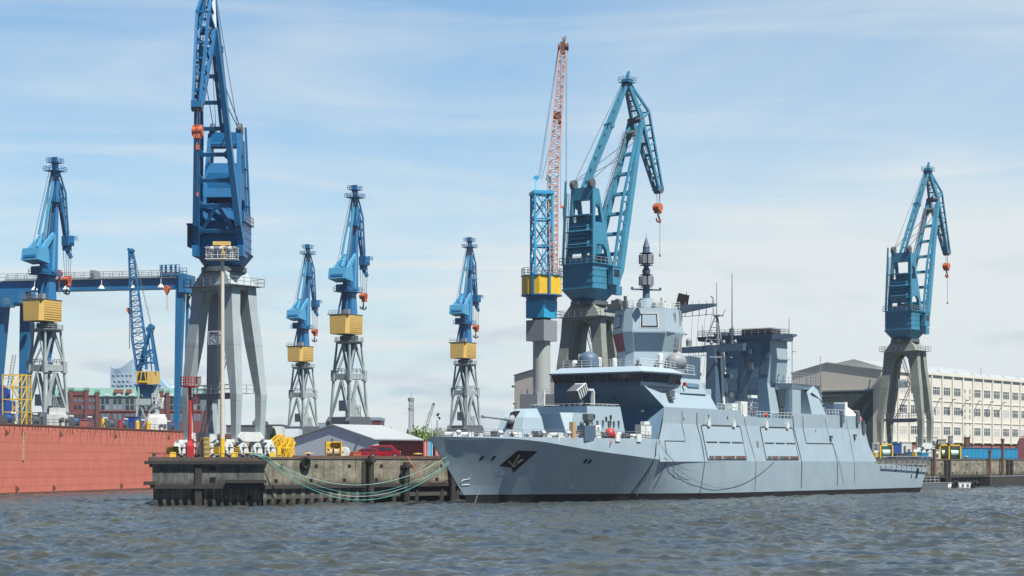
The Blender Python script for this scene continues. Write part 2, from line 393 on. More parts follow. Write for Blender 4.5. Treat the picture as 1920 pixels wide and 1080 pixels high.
# ================================================================ the air between here and the far shore
hzb = MB().bx(-900, 900, -30, 2200, -3.2, 130)
me = bpy.data.meshes.new('haze'); me.from_pydata(hzb.v, [], hzb.f); hm = bpy.data.materials.new('haze_air'); hm.use_nodes = True
ht = hm.node_tree; ht.nodes.remove(ht.nodes['Principled BSDF']); pv = ht.nodes.new('ShaderNodeVolumePrincipled')
pv.inputs['Color'].default_value = (.80, .90, 1, 1); pv.inputs['Density'].default_value = .00007; pv.inputs['Anisotropy'].default_value = .2
ht.links.new(pv.outputs[0], ht.nodes['Material Output'].inputs['Volume']); me.materials.append(hm)
ho = bpy.data.objects.new('haze', me); COL.objects.link(ho); ho['kind'] = 'stuff'

# ================================================================ water
def water():
    rng = np.random.default_rng(3)
    ys = [60.0]
    while ys[-1] < 560: ys.append(ys[-1] + .16 + max(0, ys[-1] - 100) * .0011)
    ys = np.array(ys); nx = 620
    u = np.linspace(-1, 1, nx)
    half = ys * .34 + 12
    Xg = u[None, :] * half[:, None]; Yg = np.repeat(ys[:, None], nx, 1)
    Zg = np.zeros_like(Xg); DX = np.zeros_like(Xg); DY = np.zeros_like(Xg)
    wd = math.radians(255)               # wind sea running towards the viewer, a little to the left
    for i in range(190):
        L = .7 * (6.5 / .7) ** rng.random() if i > 14 else 9 + 16 * rng.random()
        k = 2 * math.pi / L; th = wd + rng.normal(0, .62)
        a = .0125 * L ** .80 * (.5 + rng.random()) * (.30 if L > 9 else (1.25 if L < 3.5 else .9))* .44
        ph = rng.random() * 6.283; kx, ky = math.cos(th) * k, math.sin(th) * k
        P = kx * Xg + ky * Yg + ph
        s, c = np.sin(P), np.cos(P)
        Zg += a * c; DX -= .7 * a * math.cos(th) * s; DY -= .7 * a * math.sin(th) * s
    # gusts: patches where the sea is a bit higher
    g = 1 + .28 * np.sin(Xg * .045 + 1.2 * np.sin(Yg * .021)) * np.sin(Yg * .037 + .6)
    Zg *= g
    edge = np.clip((Yg - 60) / 6, 0, 1) * np.clip((560 - Yg) / 60, 0, 1)
    Zg *= edge
    v = np.stack([Xg + DX, Yg + DY, Zg], -1).reshape(-1, 3)
    ny = len(ys); i = np.arange((ny - 1) * (nx - 1)); r = i // (nx - 1); c = i % (nx - 1); a = r * nx + c
    faces = np.stack([a, a + 1, a + nx + 1, a + nx], -1)
    # plain sheet around it (to the horizon)
    n0 = len(v); R = 9000
    out = [(-R, -R, 0), (R, -R, 0), (R, R, 0), (-R, R, 0), (-32.4, 60, 0), (32.4, 60, 0), (202.4, 560, 0), (-202.4, 560, 0)]
    hh = [float(h) for h in half[[0, -1]]]
    out[4] = (-hh[0], 60, 0); out[5] = (hh[0], 60, 0); out[6] = (hh[1], float(ys[-1]), 0); out[7] = (-hh[1], float(ys[-1]), 0)
    v = np.vstack([v, np.array(out)])
    ring = [(n0 + 0, n0 + 1, n0 + 5, n0 + 4), (n0 + 1, n0 + 2, n0 + 6, n0 + 5), (n0 + 2, n0 + 3, n0 + 7, n0 + 6), (n0 + 3, n0 + 0, n0 + 4, n0 + 7)]
    me = bpy.data.meshes.new('water'); me.from_pydata(v.tolist(), [], faces.tolist() + ring)
    me.polygons.foreach_set('use_smooth', [True] * len(me.polygons))
    m, t, b = nt('river_water')
    cc = coords(t, (1, 1, 1))
    base = mix(t, ramp(t, noise(t, coords(t, (.10, .22, 1)), 1.0, 6, .65), [(.40, (0, 0, 0)), (.66, (1, 1, 1))]), (.028, .044, .060), (.058, .056, .032))
    t.links.new(base, b.inputs['Base Color'])
    b.inputs['Roughness'].default_value = .05; b.inputs['IOR'].default_value = 1.42
    n1 = noise(t, coords(t, (.8, 1.3, 1)), 1.9, 9, .72); n2 = noise(t, coords(t, (1, 1, 1)), 7.0, 6, .7)
    add = node(t, 'ShaderNodeMath', operation='MULTIPLY_ADD'); t.links.new(n2, add.inputs[0]); add.inputs[1].default_value = .35; t.links.new(n1, add.inputs[2])
    bm = node(t, 'ShaderNodeBump', Strength=1.0, Distance=.10); t.links.new(add.outputs[0], bm.inputs['Height']); t.links.new(bm.outputs[0], b.inputs['Normal'])
    me.materials.append(m); o = bpy.data.objects.new('water', me); COL.objects.link(o); o['kind'] = 'structure'
water()

# ================================================================ ground behind the quay
g = MB()
far = 4500
P = [(-50.0, 257.9), (Q0.x, Q0.y + .4), quay(300, .4)[:2], (far * .9, far * 1.05), (-far, far), (-far, 560), (-58, 545), (-56, 300)]
g.loft([[(x, y, 1.0) for x, y in P], [(x, y, GZ) for x, y in P]])
obj('ground', g, M['tarmac'], kind='structure')

# ================================================================ quay wall (head + long side)
qw = thing('quay_wall', 'long weathered concrete quay wall over steel sheet piling with a dark head', 'quay', (Q0.x, Q0.y, 0), QA)
# local frame: x along the wall, -y to the water
def wall_panel(L0, L1, seed):
    r = random.Random(seed); up = MB(); x = L0
    while x < L1:
        e = min(x + 3.75, L1)
        up.bx(x + .03, e - .03, 0, .8, 2.95, 6.62); x = e
    return up
up = wall_panel(0, 300, 1)
obj('concrete_wall', up, M['concrete'], qw)
MBc = MB().bx(-.3, 300, -.10, 1.2, 6.62, 6.9)
obj('cope_beam', MBc, M['cope'], qw)
MBw = MB().bx(0, 300, -.22, .7, 2.45, 2.95)
obj('waler_beam', MBw, M['timber'], qw)
def sheetpile(L0, L1, pitch=1.9, dep=.55, y0=.15, z0=-2, z1=2.45):
    pts = []; x = L0
    while x < L1:
        pts += [(x, y0), (x + pitch * .34, y0), (x + pitch * .5, y0 + dep), (x + pitch * .84, y0 + dep)]; x += pitch
    m = MB(); n = len(pts)
    v = [(a, b, z0) for a, b in pts] + [(a, b, z1) for a, b in pts]
    m.add(v, [(i, i + 1, n + i + 1, n + i) for i in range(n - 1)]); return m
obj('sheet_piling', sheetpile(0, 20.6), M['sheet'], qw)
obj('back_wall', MB().bx(20.6, 300, 2.2, 2.6, -2, 2.45), M['timber'], qw)
pl = MB()
for x in (22.6, 27.7, 32.9, 38.9, 42.7) + tuple(48 + 5.5 * i for i in range(45)): pl.cyl((x, .45), .42, -2, 2.45, n=12)
obj('bearing_pile', pl, M['concrete2'], qw)
for x in range(2, 298, 7):
    for z in (5.35, 3.3):
        obj('drain_hole', MB().bx(x + (1.1 if z > 4 else 0), x + (1.75 if z > 4 else .65), -.03, .05, z, z + .5), M['black'], qw)
# head of the quay: square to the viewer
hd = thing('quay_end_wall', 'dark mottled head of the quay with timber fenders above corrugated steel piling', 'quay', (-50, 257.2, 0), 0)
obj('concrete_wall', MB().bx(0, 6.0, 0, .6, 3.0, 6.35).bx(6.9, 15.45, 0, .6, 3.0, 6.35).bx(0, .6, .6, 40, 3.0, 6.35), M['concrete2'], hd)
obj('cope_beam', MB().bx(-.5, 16.0, -.35, .9, 6.35, 6.9).bx(-.5, .4, .9, 40, 6.35, 6.9), M['cope'], hd)
obj('fender_timber', MB().bx(-1.0, 15.9, -.55, -.352, 5.9, 6.35).bx(-1.1, .5, -.6, 1.0, 3.0, 3.5).bx(10.3, 15.9, -1.0, -.02, 3.3, 3.75)
    .bx(-.2, 15.6, -.45, -.004, 2.5, 3.0).bx(6.0, 6.9, -.28, .5, -1.5, 6.35).bx(-.4, -.004, -.1, 30, 5.5, 6.3), M['timber'], hd)
sp = sheetpile(.25, 15.2, 1.15, .4, .25, -2, 2.55); sp.bx(.2, .5, .6, 40, -2, 2.55)
obj('sheet_piling', sp, M['sheet'], hd)
for q in ((8.0, 8.8, -.03, .02, 5.0, 5.6), (8.0, 8.8, -.03, .02, 3.4, 4.1), (1.2, 1.5, -.03, .02, 5.0, 5.5), (7.7, 8.3, .2, .3, .9, 1.6), (13.2, 13.7, .2, .3, .9, 1.6)):
    obj('drain_hole', MB().bx(*q), M['black'], hd)
obj('edge_rail', MB().rail([(0, .2, 6.9), (15, .2, 6.9)], .45, 1.6, .04, rows=1), M['rusty'], hd)
# vertical timber fender piles and ladders along the wall
def fpile(x, z1, r, mat, lab, y=-.75, z0=-2, cap=False, lean=0):
    o = thing('fender_pile', lab, 'pile', quay(x, y, 0), QA)
    m = MB().tube((lean, 0, z0), (0, 0, z1), r, r * .95, 12)
    obj('pile_shaft', m, mat, o)
    b = MB().bx(-r - .08, r + .08, -r - .08, r + .5, z1 - .9, z1 - .5)
    obj('pile_clamp', b, M['timber'], o)
    return o
fpile(21.3, 7.1, .5, M['timber'], 'dark ladder-lined pile where the sheet piling ends, under the red van')
fpile(29.3, 6.2, .55, M['timber'], 'stout dark fender pile hung with rubber beside the trailing red rope')
fpile(40.3, 6.4, .45, M['timber'], 'dark fender pile on the quay wall just ahead of the bow')
def fpile_px(px, z1, r, mat, lab, y=-.8):
    p = on_plane(px, quay(0, y), QA)
    o = thing('mooring_pile', lab, 'pile', (p[0], p[1], 0), QA, 'rusty steel piles before the far quay wall')
    obj('pile_shaft', MB().tube((0, 0, -2), (0, 0, z1), r, r, 12), mat, o)
    obj('pile_collar', MB().cyl((0, 0), r + .12, z1 - .5, z1, n=12), M['rusty'], o)
fpile_px(1752, 9.2, .38, M['rusty'], 'rusty steel pile right behind the stern railing, topped by pale gear')
fpile_px(1856, 9.0, .34, M['rusty'], 'shorter brown steel pile before the blue corrugated containers')
fpile_px(1880, 11.9, .36, M['rusty'], 'tallest brown steel pile, rising above the blue containers')
for k, px in enumerate((1774, 1780, 1890, 1897)):
    p = on_plane(px, quay(0, -.35), QA)
    o = thing('fender_beam', ['black vertical fender beam nearest the stern on the far quay wall', 'second black fender beam, close beside the first behind the stern',
        'black fender beam right of the tallest brown pile', 'outer black fender beam of the pair right of the tallest brown pile'][k], 'fender', (p[0], p[1], 0), QA, 'black fender beams on the far quay wall')
    obj('beam', MB().bx(-.35, .35, -.3, .3, .6, 6.5), M['timber'], o)
    obj('bracket', MB().bx(-.5, .5, -.1, .34, 5.6, 5.9).bx(-.5, .5, -.1, .34, 2.2, 2.5), M['rusty'], o)
# tyres hung as fenders
def tyre(name, label, loc, rz, R=.62, r=.22, group=None, tilt=0):
    rings = []; n, k = 20, 8
    for i in range(n):
        a = 2 * math.pi * i / n
        rings.append([((R + r * math.cos(b)) * math.cos(a), r * math.sin(b) * .9, (R + r * math.cos(b)) * math.sin(a)) for b in [2 * math.pi * j / k for j in range(k)]])
    rings.append(rings[0])
    m = MB().loft(rings, caps=False, smooth=True)
    o = obj(name, m, M['black'], loc=loc, rz=rz); tag(o, label, 'tyre', group)
    return o
def quay_px(px, y, z): p = on_plane(px, quay(0, y), QA); return (p[0], p[1], z)
tyre('tyre_fender', 'big black tyre hung on the quay wall below the cable reel', quay_px(573, -.35, 6.0), QA, .75, .26, 'tyre fenders on the quay wall')
tyre('tyre_fender', 'black tyre hung on the quay wall beside the stout pile under the van', quay_px(757, -.35, 4.3), QA, .6, .22, 'tyre fenders on the quay wall')
lad = obj('quay_ladder', MB().ladder((0, -.3, 0), (0, -.3, 6.9), .55, (0, 1, 0), .4, .05), M['timber'], loc=quay(20.3, 0, 0), rz=QA); tag(lad, 'black steel ladder down the quay wall below the red van', 'ladder')
# ================================================================ portal cranes with a double boom
def hook_set(parent, x, z, zt, n=2, mat='orange', rod=0, y=0., r=.55):
    """hook block on its ropes, hanging from height zt"""
    for k in range(n):
        obj('hoist_rope', MB().bar((x + .3 * (k - (n - 1) / 2), y, z), (x + .3 * (k - (n - 1) / 2), y, zt), .07), M['wire'], parent)
    hb = obj('hook_block', MB().tube((x, y - r, z), (x, y + r, z), r * .95, n=12).bx(x - r * .6, x + r * .6, y - r * .8, y + r * .8, z - r * 1.3, z + r * 1.2), M[mat], parent)
    c = [(x + r * .55 * math.sin(a), y, z - r * 2.1 - r * .55 * math.cos(a)) for a in [i * .5 - 1.9 for i in range(8)]]
    obj('hook', MB().path([(x, y, z - r * 1.3), (x, y, z - r * 1.75)] + c[::-1], .13, 6), M['wire'], hb)
def portal(root, mat, sign, pitchmat, la=1.6, lb=4.1, stairs=True):
    """four tapering box legs on bogies; local x runs along the rails"""
    zk, zt = 9.2, 25.0
    for sx_ in (-1, 1):
        for sy_ in (-1, 1):
            m = MB()
            def sec(cx, cy, w, h, z): return [(sx_ * cx + a * w / 2, sy_ * cy + b * h / 2, z) for a, b in ((-1, -1), (1, -1), (1, 1), (-1, 1))]
            m.loft([sec(2.45, 5.05, .9, .95, 2.2), sec(2.5, 5.2, 1.2, 1.3, zk), sec(2.1, 4.0, 1.6, 2.1, 17), sec(1.8, 3.4, 1.6, 2.1, 21.5), sec(1.6, 2.9, 1.8, 2.6, zt)])
            obj('leg', m, mat, root)
    m = MB(); a0, b0, a1, b1 = 2.6, 4.1, 1.6, 1.7
    m.loft([[(-a0, -b0, 24.6), (a0, -b0, 24.6), (a0, b0, 24.6), (-a0, b0, 24.6)], [(-a0, -b0, 25.2), (a0, -b0, 25.2), (a0, b0, 25.2), (-a0, b0, 25.2)],
            [(-a1 - .6, -b1 - .9, 27.4), (a1 + .6, -b1 - .9, 27.4), (a1 + .6, b1 + .9, 27.4), (-a1 - .6, b1 + .9, 27.4)]])
    # haunches between the legs under the head
    for s_ in (-1, 1):
        arc = [(b0 * .36 * math.cos(a), 23.7 + .7 * math.sin(a)) for a in [math.pi * k / 8 for k in range(9)]]
        m.prism([(-b0 * .5, 24.65), (-b0 * .5, 23.2)] + arc[::-1] + [(b0 * .5, 23.2), (b0 * .5, 24.65)], 'x', s_ * 1.7 - .5, s_ * 1.7 + .5)
    obj('portal_head', m, mat, root)
    obj('slew_ring', MB().cyl((0, 0), 3.35, 27.4, 28.1, n=24), M['dark_grey'], root)
    W9 = .6; w = MB().bx(-a0 - .9, a0 + .9, -b0 - .9, -b0 - .02, 25.21, 25.3).bx(-a0 - .9, a0 + .9, b0 + .02, b0 + .9, 25.21, 25.3).bx(-a0 - .9, -a0 - .02, -b0 - .02, b0 + .02, 25.21, 25.3).bx(a0 + .02, a0 + .9, -b0 - .02, b0 + .02, 25.21, 25.3)
    w.rail([(-a0 - .85, -b0 - .85, 25.3), (a0 + .85, -b0 - .85, 25.3), (a0 + .85, b0 + .85, 25.3), (-a0 - .85, b0 + .85, 25.3)], 1.1, 1.5, .035, True)
    obj('head_walkway', w, M['mid_grey'], root)
    # walkway ring half way, with railings
    q = MB(); A, B = la + 1.0, lb + .2
    q.prism([(-B, 9.0), (-B + 1.5, 8.55), (B - 1.5, 8.55), (B, 9.0), (B, 9.35), (-B, 9.35)], 'x', -A + .3, -A + 1.0)
    q.bx(-A, -A + 1.3, -B, B, 9.36, 9.45); q.rail([(-A, -B, 9.45), (-A, B, 9.45)], 1.2, 1.5, .035); q.rail([(-A + 1.3, -B, 9.45), (-A + 1.3, B, 9.45)], 1.2, 1.5, .035)
    q.bx(-A + 1.3, A - 1, B - 1.2, B - .1, 9.36, 9.45); q.rail([(-A + 1.3, B - .1, 9.45), (A - 1, B - .1, 9.45)], 1.2, 1.5, .035)
    q.bx(-A + 1.3, A - 1, -B - .3, -B + .6, 9.36, 9.45); q.rail([(-A + 1.3, -B - .3, 9.45), (A - 1, -B - .3, 9.45)], 1.2, 1.5, .035)
    obj('cross_walkway', q, M['mid_grey'], root)
    st = MB()
    for p, q2 in (((1.0, 2.8, 9.5), (-.8, -1.8, 17.0)), ((-.8, -2.0, 17.0), (.4, 1.4, 25.0)), ((-2, 3.4, .8), (1.0, 3.8, 9.4))):
        st.ladder(p, q2, .8, (0, 0, 1), .4, .05)
        st.bar(V(p) + V((.4, 0, .9)), V(q2) + V((.4, 0, .9)), .06)
    st.bx(-1.8, .4, -3.2, -1.6, 16.9, 17.0).rail([(-1.8, -3.2, 17), (-1.8, -1.6, 17), (.4, -1.6, 17)], 1.1, 1.2, .035)
    obj('stairway', st, M['mid_grey'], root)
    # gauge beams and bogies
    for s_ in (-1, 1):
        y = s_ * 5.05
        m = MB()
        m.prism([(-2.6, 2.9), (-1.9, 3.7), (1.9, 3.7), (2.6, 2.9), (1.6, 2.3), (-1.6, 2.3)], 'y', y - .75, y + .75).bx(-4.6, -1.0, y - .3, y + .3, 2.2, 2.6).bx(1.0, 4.6, y - .3, y + .3, 2.2, 2.6)
        bm_ = obj('bogie', m, pitchmat, root)
        for k in (-4.2, -1.4, 1.4, 4.2):
            b = MB()
            for e in (-.62, .62):
                b.prism([(k + e - .5, .3), (k + e - .42, 1.1), (k + e - .22 - e * .25, 1.75), (k + e + .22 - e * .25, 1.75), (k + e + .42, 1.1), (k + e + .5, .3), (k + e + .2, .55), (k + e - .2, .55)], 'y', y - .5, y + .5)
            b.prism([(k - .75, 1.5), (k - .3, 2.35), (k + .3, 2.35), (k + .75, 1.5)], 'y', y - .62, y + .62).tube((k, y - .7, 1.95), (k, y + .7, 1.95), .22, n=10)
            b.bx(k - 1.0, k - .6, y - .8, y - .5, 1.0, 1.6)
            obj('wheel_box', b, pitchmat, bm_)
            b = MB().bx(k - 1.1, k + 1.1, y - .3, y + .3, .5, 1.5)
            for e in (-.62, .62): b.tube((k + e, y - .35, .42), (k + e, y + .35, .42), .42, n=12)
            obj('wheel', b, M['dark_grey'], bm_)
        for x_ in (-6.3, 5.5): obj('buffer', MB().bx(x_, x_ + .8, y - .6, y + .6, .4, 1.5), M['bright_yellow'], bm_)
    for f_ in sign: f_()

def boom_crane(name, label, px, D, psi, mat, legmat, rz_portal=QA, luff=0.0, ycab=-1):
    loc = (X(px, D), D, GZ)
    root = thing(name, label, 'crane', loc, rz_portal, 'large portal cranes with a double boom')
    def sg():
        obj('sign_board', MB().bx(-la_ - 1.0, -la_ - .9, -2.2, .3, 16.6, 18.6), M['white'], root)
    la_ = 1.9
    portal(root, legmat, [sg], M['pale'])
    sb = [c for c in COL.objects if c.parent == root and c.name.startswith('sign_board')][0]
    if mat is M['navy']: text('DEMAG', .56, (-la_ - 1.03, -.95, 18.25), (math.radians(90), 0, math.radians(-90)), M['black'], sb)
    m = MB(); r_ = random.Random(2)      # the small print below is too fine to read: rows of thin marks
    for k in range(5 if mat is M['navy'] else 6):
        y = .1
        while y > -2.0: w_ = .12 + r_.random() * .35; m.bx(-la_ - 1.02, -la_ - 1.0, y - w_, y, 16.78 + k * .26, 16.88 + k * .26); y -= w_ + .08 + (r_.random() > .8) * .3
    obj('sign_print', m, M['dark_grey'], sb)
    # everything above the ring turns: an inner part frame, baked into vertices with the slew angle
    a = psi - rz_portal; cs, sn = math.cos(a), math.sin(a)
    def R(mb):
        mb.v = [(cs * x - sn * y, sn * x + cs * y, z) for x, y, z in mb.v]; return mb
    def part(nm, mb, mt=mat, par=root): return obj(nm, R(mb), mt, par)
    # slewing cone and machine house
    m = MB()
    oc = lambda a_, b_, c_, z: [(-a_, -b_ + c_, z), (-a_ + c_, -b_, z), (a_ - c_, -b_, z), (a_, -b_ + c_, z), (a_, b_ - c_, z), (a_ - c_, b_, z), (-a_ + c_, b_, z), (-a_, b_ - c_, z)]
    m.loft([oc(2.4, 2.6, .9, 28.1), oc(2.9, 3.1, .9, 28.9), oc(3.5, 3.8, .6, 30.0), oc(3.6, 3.9, .5, 30.2)])
    part('slewing_cone', m)
    m = MB().loft([oc(3.4, 3.5, .15, 30.2), oc(3.4, 3.5, .15, 34.6)])
    for z in (31.2, 32.4, 33.5): m.bx(-3.47, 3.43, -3.55, 3.55, z, z + .12)
    m.bx(-3.9, 3.7, -3.8, 3.8, 34.6, 34.75); m.bx(1.2, 4.9, -3.75, -2.9, 29.4, 31.0).bx(1.2, 4.9, 2.9, 3.75, 29.4, 31.0)
    hs = part('machine_house', m)
    w = MB().rail([(-3.85, -3.75, 34.75), (-3.85, 3.75, 34.75)], 1.1, 1.3, .04).rail([(-3.85, 3.75, 34.75), (3.6, 3.75, 34.75)], 1.1, 1.3, .04).rail([(-3.85, -3.75, 34.75), (3.6, -3.75, 34.75)], 1.1, 1.3, .04)
    part('house_railing', w, M['mid_grey'])
    # cab on the sunny side
    cb = part('operator_cab', MB().bx(.6, 2.9, -4.9, -3.82, 31.0, 34.2).bx(.4, 3.1, -5.0, -3.82, 34.2, 34.4))
    part('cab_window', MB().bx(.9, 2.6, -4.93, -4.86, 32.4, 33.7).bx(2.88, 2.95, -4.8, -3.95, 32.2, 33.8), M['glass'], cb)
    # tapering tower: two side frames with openings, cross beams, back louvres
    m = MB()
    for s_ in (-1, 1):
        y0, y1 = (s_ * 2.35 - .3, s_ * 2.35 + .3)
        xr = lambda z: -2.9 + (z - 34.75) * .055; xf = lambda z: 3.0 - (z - 34.75) * .24
        def seg(z0, z1, a0, a1, b0, b1): m.prism([(a0(z0), z0), (b0(z0), z0), (b0(z1), z1), (a0(z1), z1)], 'y', y0, y1)
        seg(34.75, 48.2, xr, xr, lambda z: xr(z) + .85, lambda z: xr(z) + .85)
        seg(34.75, 48.2, lambda z: xf(z) - .95, 0, xf, 0) if False else m.prism([(xf(34.75) - 1.1, 34.75), (xf(34.75), 34.75), (xf(48.2), 48.2), (xf(48.2) - .6, 48.2)], 'y', y0, y1)
        for za, zb in ((38.6, 42.2), (46.0, 48.3)):
            m.prism([(xr(za) + .8, za), (xf(za) - .6, za), (xf(zb) - .5, zb), (xr(zb) + .8, zb)], 'y', y0 + .02, y1 - .02)
        for zc in (38.6, 46.0):        # arched haunches
            m.prism([(xr(zc) + .8, zc), (xr(zc) + .8, zc - 1.2), (xr(zc) + 1.4, zc - .35), (xf(zc) - 1.5, zc - .35), (xf(zc) - .8, zc - 1.2), (xf(zc) - .7, zc)], 'y', y0 + .02, y1 - .02)
    for z0, z1 in ((46.2, 48.4), (34.8, 35.8)): m.bx(-2.85 + (z0 - 34.75) * .055, -2.3 + (z0 - 34.75) * .055, -2.1, 2.1, z0, z1)
    m.bx(-1.9, .0, -2.05, 2.05, 46.3, 48.3).bx(-2.4, 1.0, -2.1, 2.1, 41.9, 42.2).bx(1.2, 1.7, -2.05, 2.05, 38.7, 42.0)
    m.loft([[(xf(z) - .5, -2.1, z), (xf(z) - .1, -2.1, z), (xf(z) - .1, 2.1, z), (xf(z) - .5, 2.1, z)] for z in (38.4, 43.6)])
    m.loft([[(xf(z) - .4, -2.1, z), (xf(z) - .1, -2.1, z), (xf(z) - .1, 2.1, z), (xf(z) - .4, 2.1, z)] for z in (34.8, 36.8)])
    m.loft([[(xf(z) - .4, -2.1, z), (xf(z) - .1, -2.1, z), (xf(z) - .1, 2.1, z), (xf(z) - .4, 2.1, z)] for z in (46.6, 48.2)])
    taper = lambda mb: setattr(mb, 'v', [(x, y * (1.12 - (z - 34.75) * .015), z) for x, y, z in mb.v])
    taper(m); tw = part('tower_frame', m)
    m = MB()
    for k in range(7): m.hexa([(-3.3, -2.0, 36.6 + k * .78), (-1.9, -2.0, 36.6 + k * .78), (-1.9, 2.0, 36.6 + k * .78), (-3.3, 2.0, 36.6 + k * .78)], [(-3.05, -2.0, 37.25 + k * .78), (-1.9, -2.0, 37.25 + k * .78), (-1.9, 2.0, 37.25 + k * .78), (-3.05, 2.0, 37.25 + k * .78)])
    taper(m); part('counterweight', m)
    m = MB().rail([(-2.6, -2.0, 42.2), (-2.6, 2.0, 42.2)], 1.3, 1., .05); m.bx(-2.2, .2, -1.0, 1.2, 42.2, 43.3)
    m.ladder((-3.35, 2.6, 34.8), (-3.0, 2.6, 47.5), .6, (0, 1, 0), .4, .05).bar((-3.45, 2.9, 34.8), (-3.45, 2.9, 49.6), .32).bar((-3.0, -2.9, 34.8), (-2.3, -2.9, 48.0), .3)
    for z in (37.6, 40.4, 43.2): m.bx(-3.5, -2.2, -2.95, 2.95, z, z + .12)
    taper(m); part('access_gear', m, mat)
    for y in (-2.0, 2.0):
        part('top_sheave', MB().tube((-1.9, y - .35, 49.1), (-1.9, y + .35, 49.1), .85, n=14).bx(-2.3, -1.4, y - .5, y + .5, 48.3, 49.2), M['dark_grey'])
    # main jib: two box chords straddling the house, rungs between
    FT, HD = V((3.1, 0, 30.4)), V((12.7 + luff * 1.6, 0, 60.4 + luff * 2.3))
    hw = lambda t_: 3.35 + (1.25 - 3.35) * t_
    up = V((-1, 0, .33)).normalized()
    jb = MB(); jl = []
    for s_ in (-1, 1):
        knee = FT.lerp(HD, .12) + V((.75, 0, -.2)); 
        pts = [FT + V((-.2, s_ * 3.35, 0)), knee + V((0, s_ * hw(.12), 0)), HD + V((0, s_ * 1.25, 0))]
        jb.bar(pts[0], pts[1], .8, 1.2, .9, 1.25, up=up); jb.bar(pts[1], pts[2], .9, 1.25, .65, .95, up=up)
        # thinner rear chord with lacing
        rear = [FT + V((.4, s_ * 2.7, 2.6)), FT.lerp(HD, .5) + V((-1.15, s_ * 1.9, .4)), HD + V((-.6, s_ * 1.0, -1.2))]
        jb.bar(rear[0], rear[1], .4, .45, up=up); jb.bar(rear[1], rear[2], .4, .4, up=up)
        for k in range(1, 8):
            t_ = k / 8; a_ = FT.lerp(HD, t_) + V((.4 * (1 - t_), s_ * hw(t_), 0)); b_ = rear[0].lerp(rear[1], t_ * 2) if t_ < .5 else rear[1].lerp(rear[2], t_ * 2 - 1)
            jb.bar(a_, b_, .25, .25)
    jib = part('main_jib', jb)
    for k in range(8):
        rg = MB()
        t_ = .09 + k * .118; c = FT.lerp(HD, t_) + V((.45 * (1 - t_), 0, 0)); w_ = hw(t_)
        rg.bar(c + V((0, -w_, 0)), c + V((0, w_, 0)), .55, .5, up=up)
        for s_ in (-1, 1):           # gussets
            rg.bar(c + V((0, s_ * w_, .0)) - (HD - FT).normalized() * .9, c + V((0, s_ * (w_ - 1.0), 0)), .4, .3, up=up)
            rg.bar(c + V((0, s_ * w_, .0)) + (HD - FT).normalized() * .9, c + V((0, s_ * (w_ - 1.0), 0)), .4, .3, up=up)
        part('jib_rung', rg, mat, jib)
    rg = MB(); c0 = FT + V((.9, 0, 2.6)); rg.bar(c0 + V((0, -2.9, -.6)), FT.lerp(HD, .2) + V((.4, -.2, 0)), .5, .4, up=up); rg.bar(c0 + V((0, 2.9, -.6)), FT.lerp(HD, .2) + V((.4, .2, 0)), .5, .4, up=up)
    part('jib_brace', rg, mat, jib)
    wk = MB().ladder(FT + V((-.4, 2.9, 3)), HD + V((-1.6, 1.2, -2)), .7, (-1, 0, .3), .5, .05)
    wk.bar(FT + V((-1.3, 2.9, 3)), HD + V((-2.5, 1.2, -2)), .06)
    wk.rail([HD + V((-2.6, -1.2, -4)), HD + V((-1.4, -1.2, -4)), HD + V((-1.4, 1.2, -4)), HD + V((-2.6, 1.2, -4))], 1.1, .8, .035)
    part('jib_walkway', wk, M['mid_grey'], jib)
    # head link pieces
    PK = V((10.6 + luff * .9, 0, 67.6 + luff * 2.0)); BD = V((15.6 + luff * 1.6, 0, 62.4 + luff * 2.3)); TP = V((19.4 + luff * 2.0, 0, 48.6 + luff * 2.2))
    fj = MB()
    for s_ in (-1, 1):
        a_ = PK + V((0, s_ * .45, -.6)); piv = HD + V((.3, s_ * 1.15, .2)); lo = TP + V((-.8, s_ * .55, .3))
        fj.bar(a_, piv, .42, .75, .5, .8); fj.bar(piv, lo, .5, .8, .42, .6)
        bd = BD + V((0, s_ * .85, 0)); tp = TP + V((.6, s_ * .5, .2))
        fj.bar(PK + V((.3, s_ * .4, -.4)), bd, .36, .42); fj.bar(bd, tp, .36, .45)
        fj.bar(piv, bd, .34, .34)
        for k in range(1, 5):
            t_ = k / 5; fj.bar(piv.lerp(lo, t_), bd.lerp(tp, t_), .26, .26)
        for k in range(1, 3):
            t_ = k / 3; fj.bar(a_.lerp(piv, t_), (PK + V((.3, s_ * .4, -.4))).lerp(bd, t_), .22)
        fj.bar(HD + V((-.6, s_ * 1.0, -3.4)), piv, .4)
    for k in range(7):
        t_ = k / 6; w_ = 1.1 - .55 * t_; c = HD.lerp(TP, t_) + V((.2, 0, 0)); fj.bar(c + V((0, -w_, 0)), c + V((0, w_, 0)), .32, .5)
        c = BD.lerp(TP, t_) + V((.2, 0, 0)); fj.bar(c + V((0, -w_ * .8, 0)), c + V((0, w_ * .8, 0)), .26)
    for k in range(4):
        t_ = k / 4; c = PK.lerp(HD, t_); w_ = .5 + .6 * t_; fj.bar(c + V((0, -w_, 0)), c + V((0, w_, 0)), .3)
    fj.bx(TP.x - 1.0, TP.x + .9, -.7, .7, TP.z - .4, TP.z + .5)
    fly = part('fly_jib', fj)
    part('jib_head_sheave', MB().tube((HD.x - .2, -1.5, HD.z), (HD.x - .2, 1.5, HD.z), .55, n=14).tube((HD.x - 1.3, -1.0, HD.z - 2.6), (HD.x - 1.3, 1.0, HD.z - 2.6), .6, n=14), M['dark_grey'], fly)
    part('tip_sheave', MB().tube((TP.x, -.75, TP.z - .3), (TP.x, .75, TP.z - .3), .6, n=14), M['dark_grey'], fly)
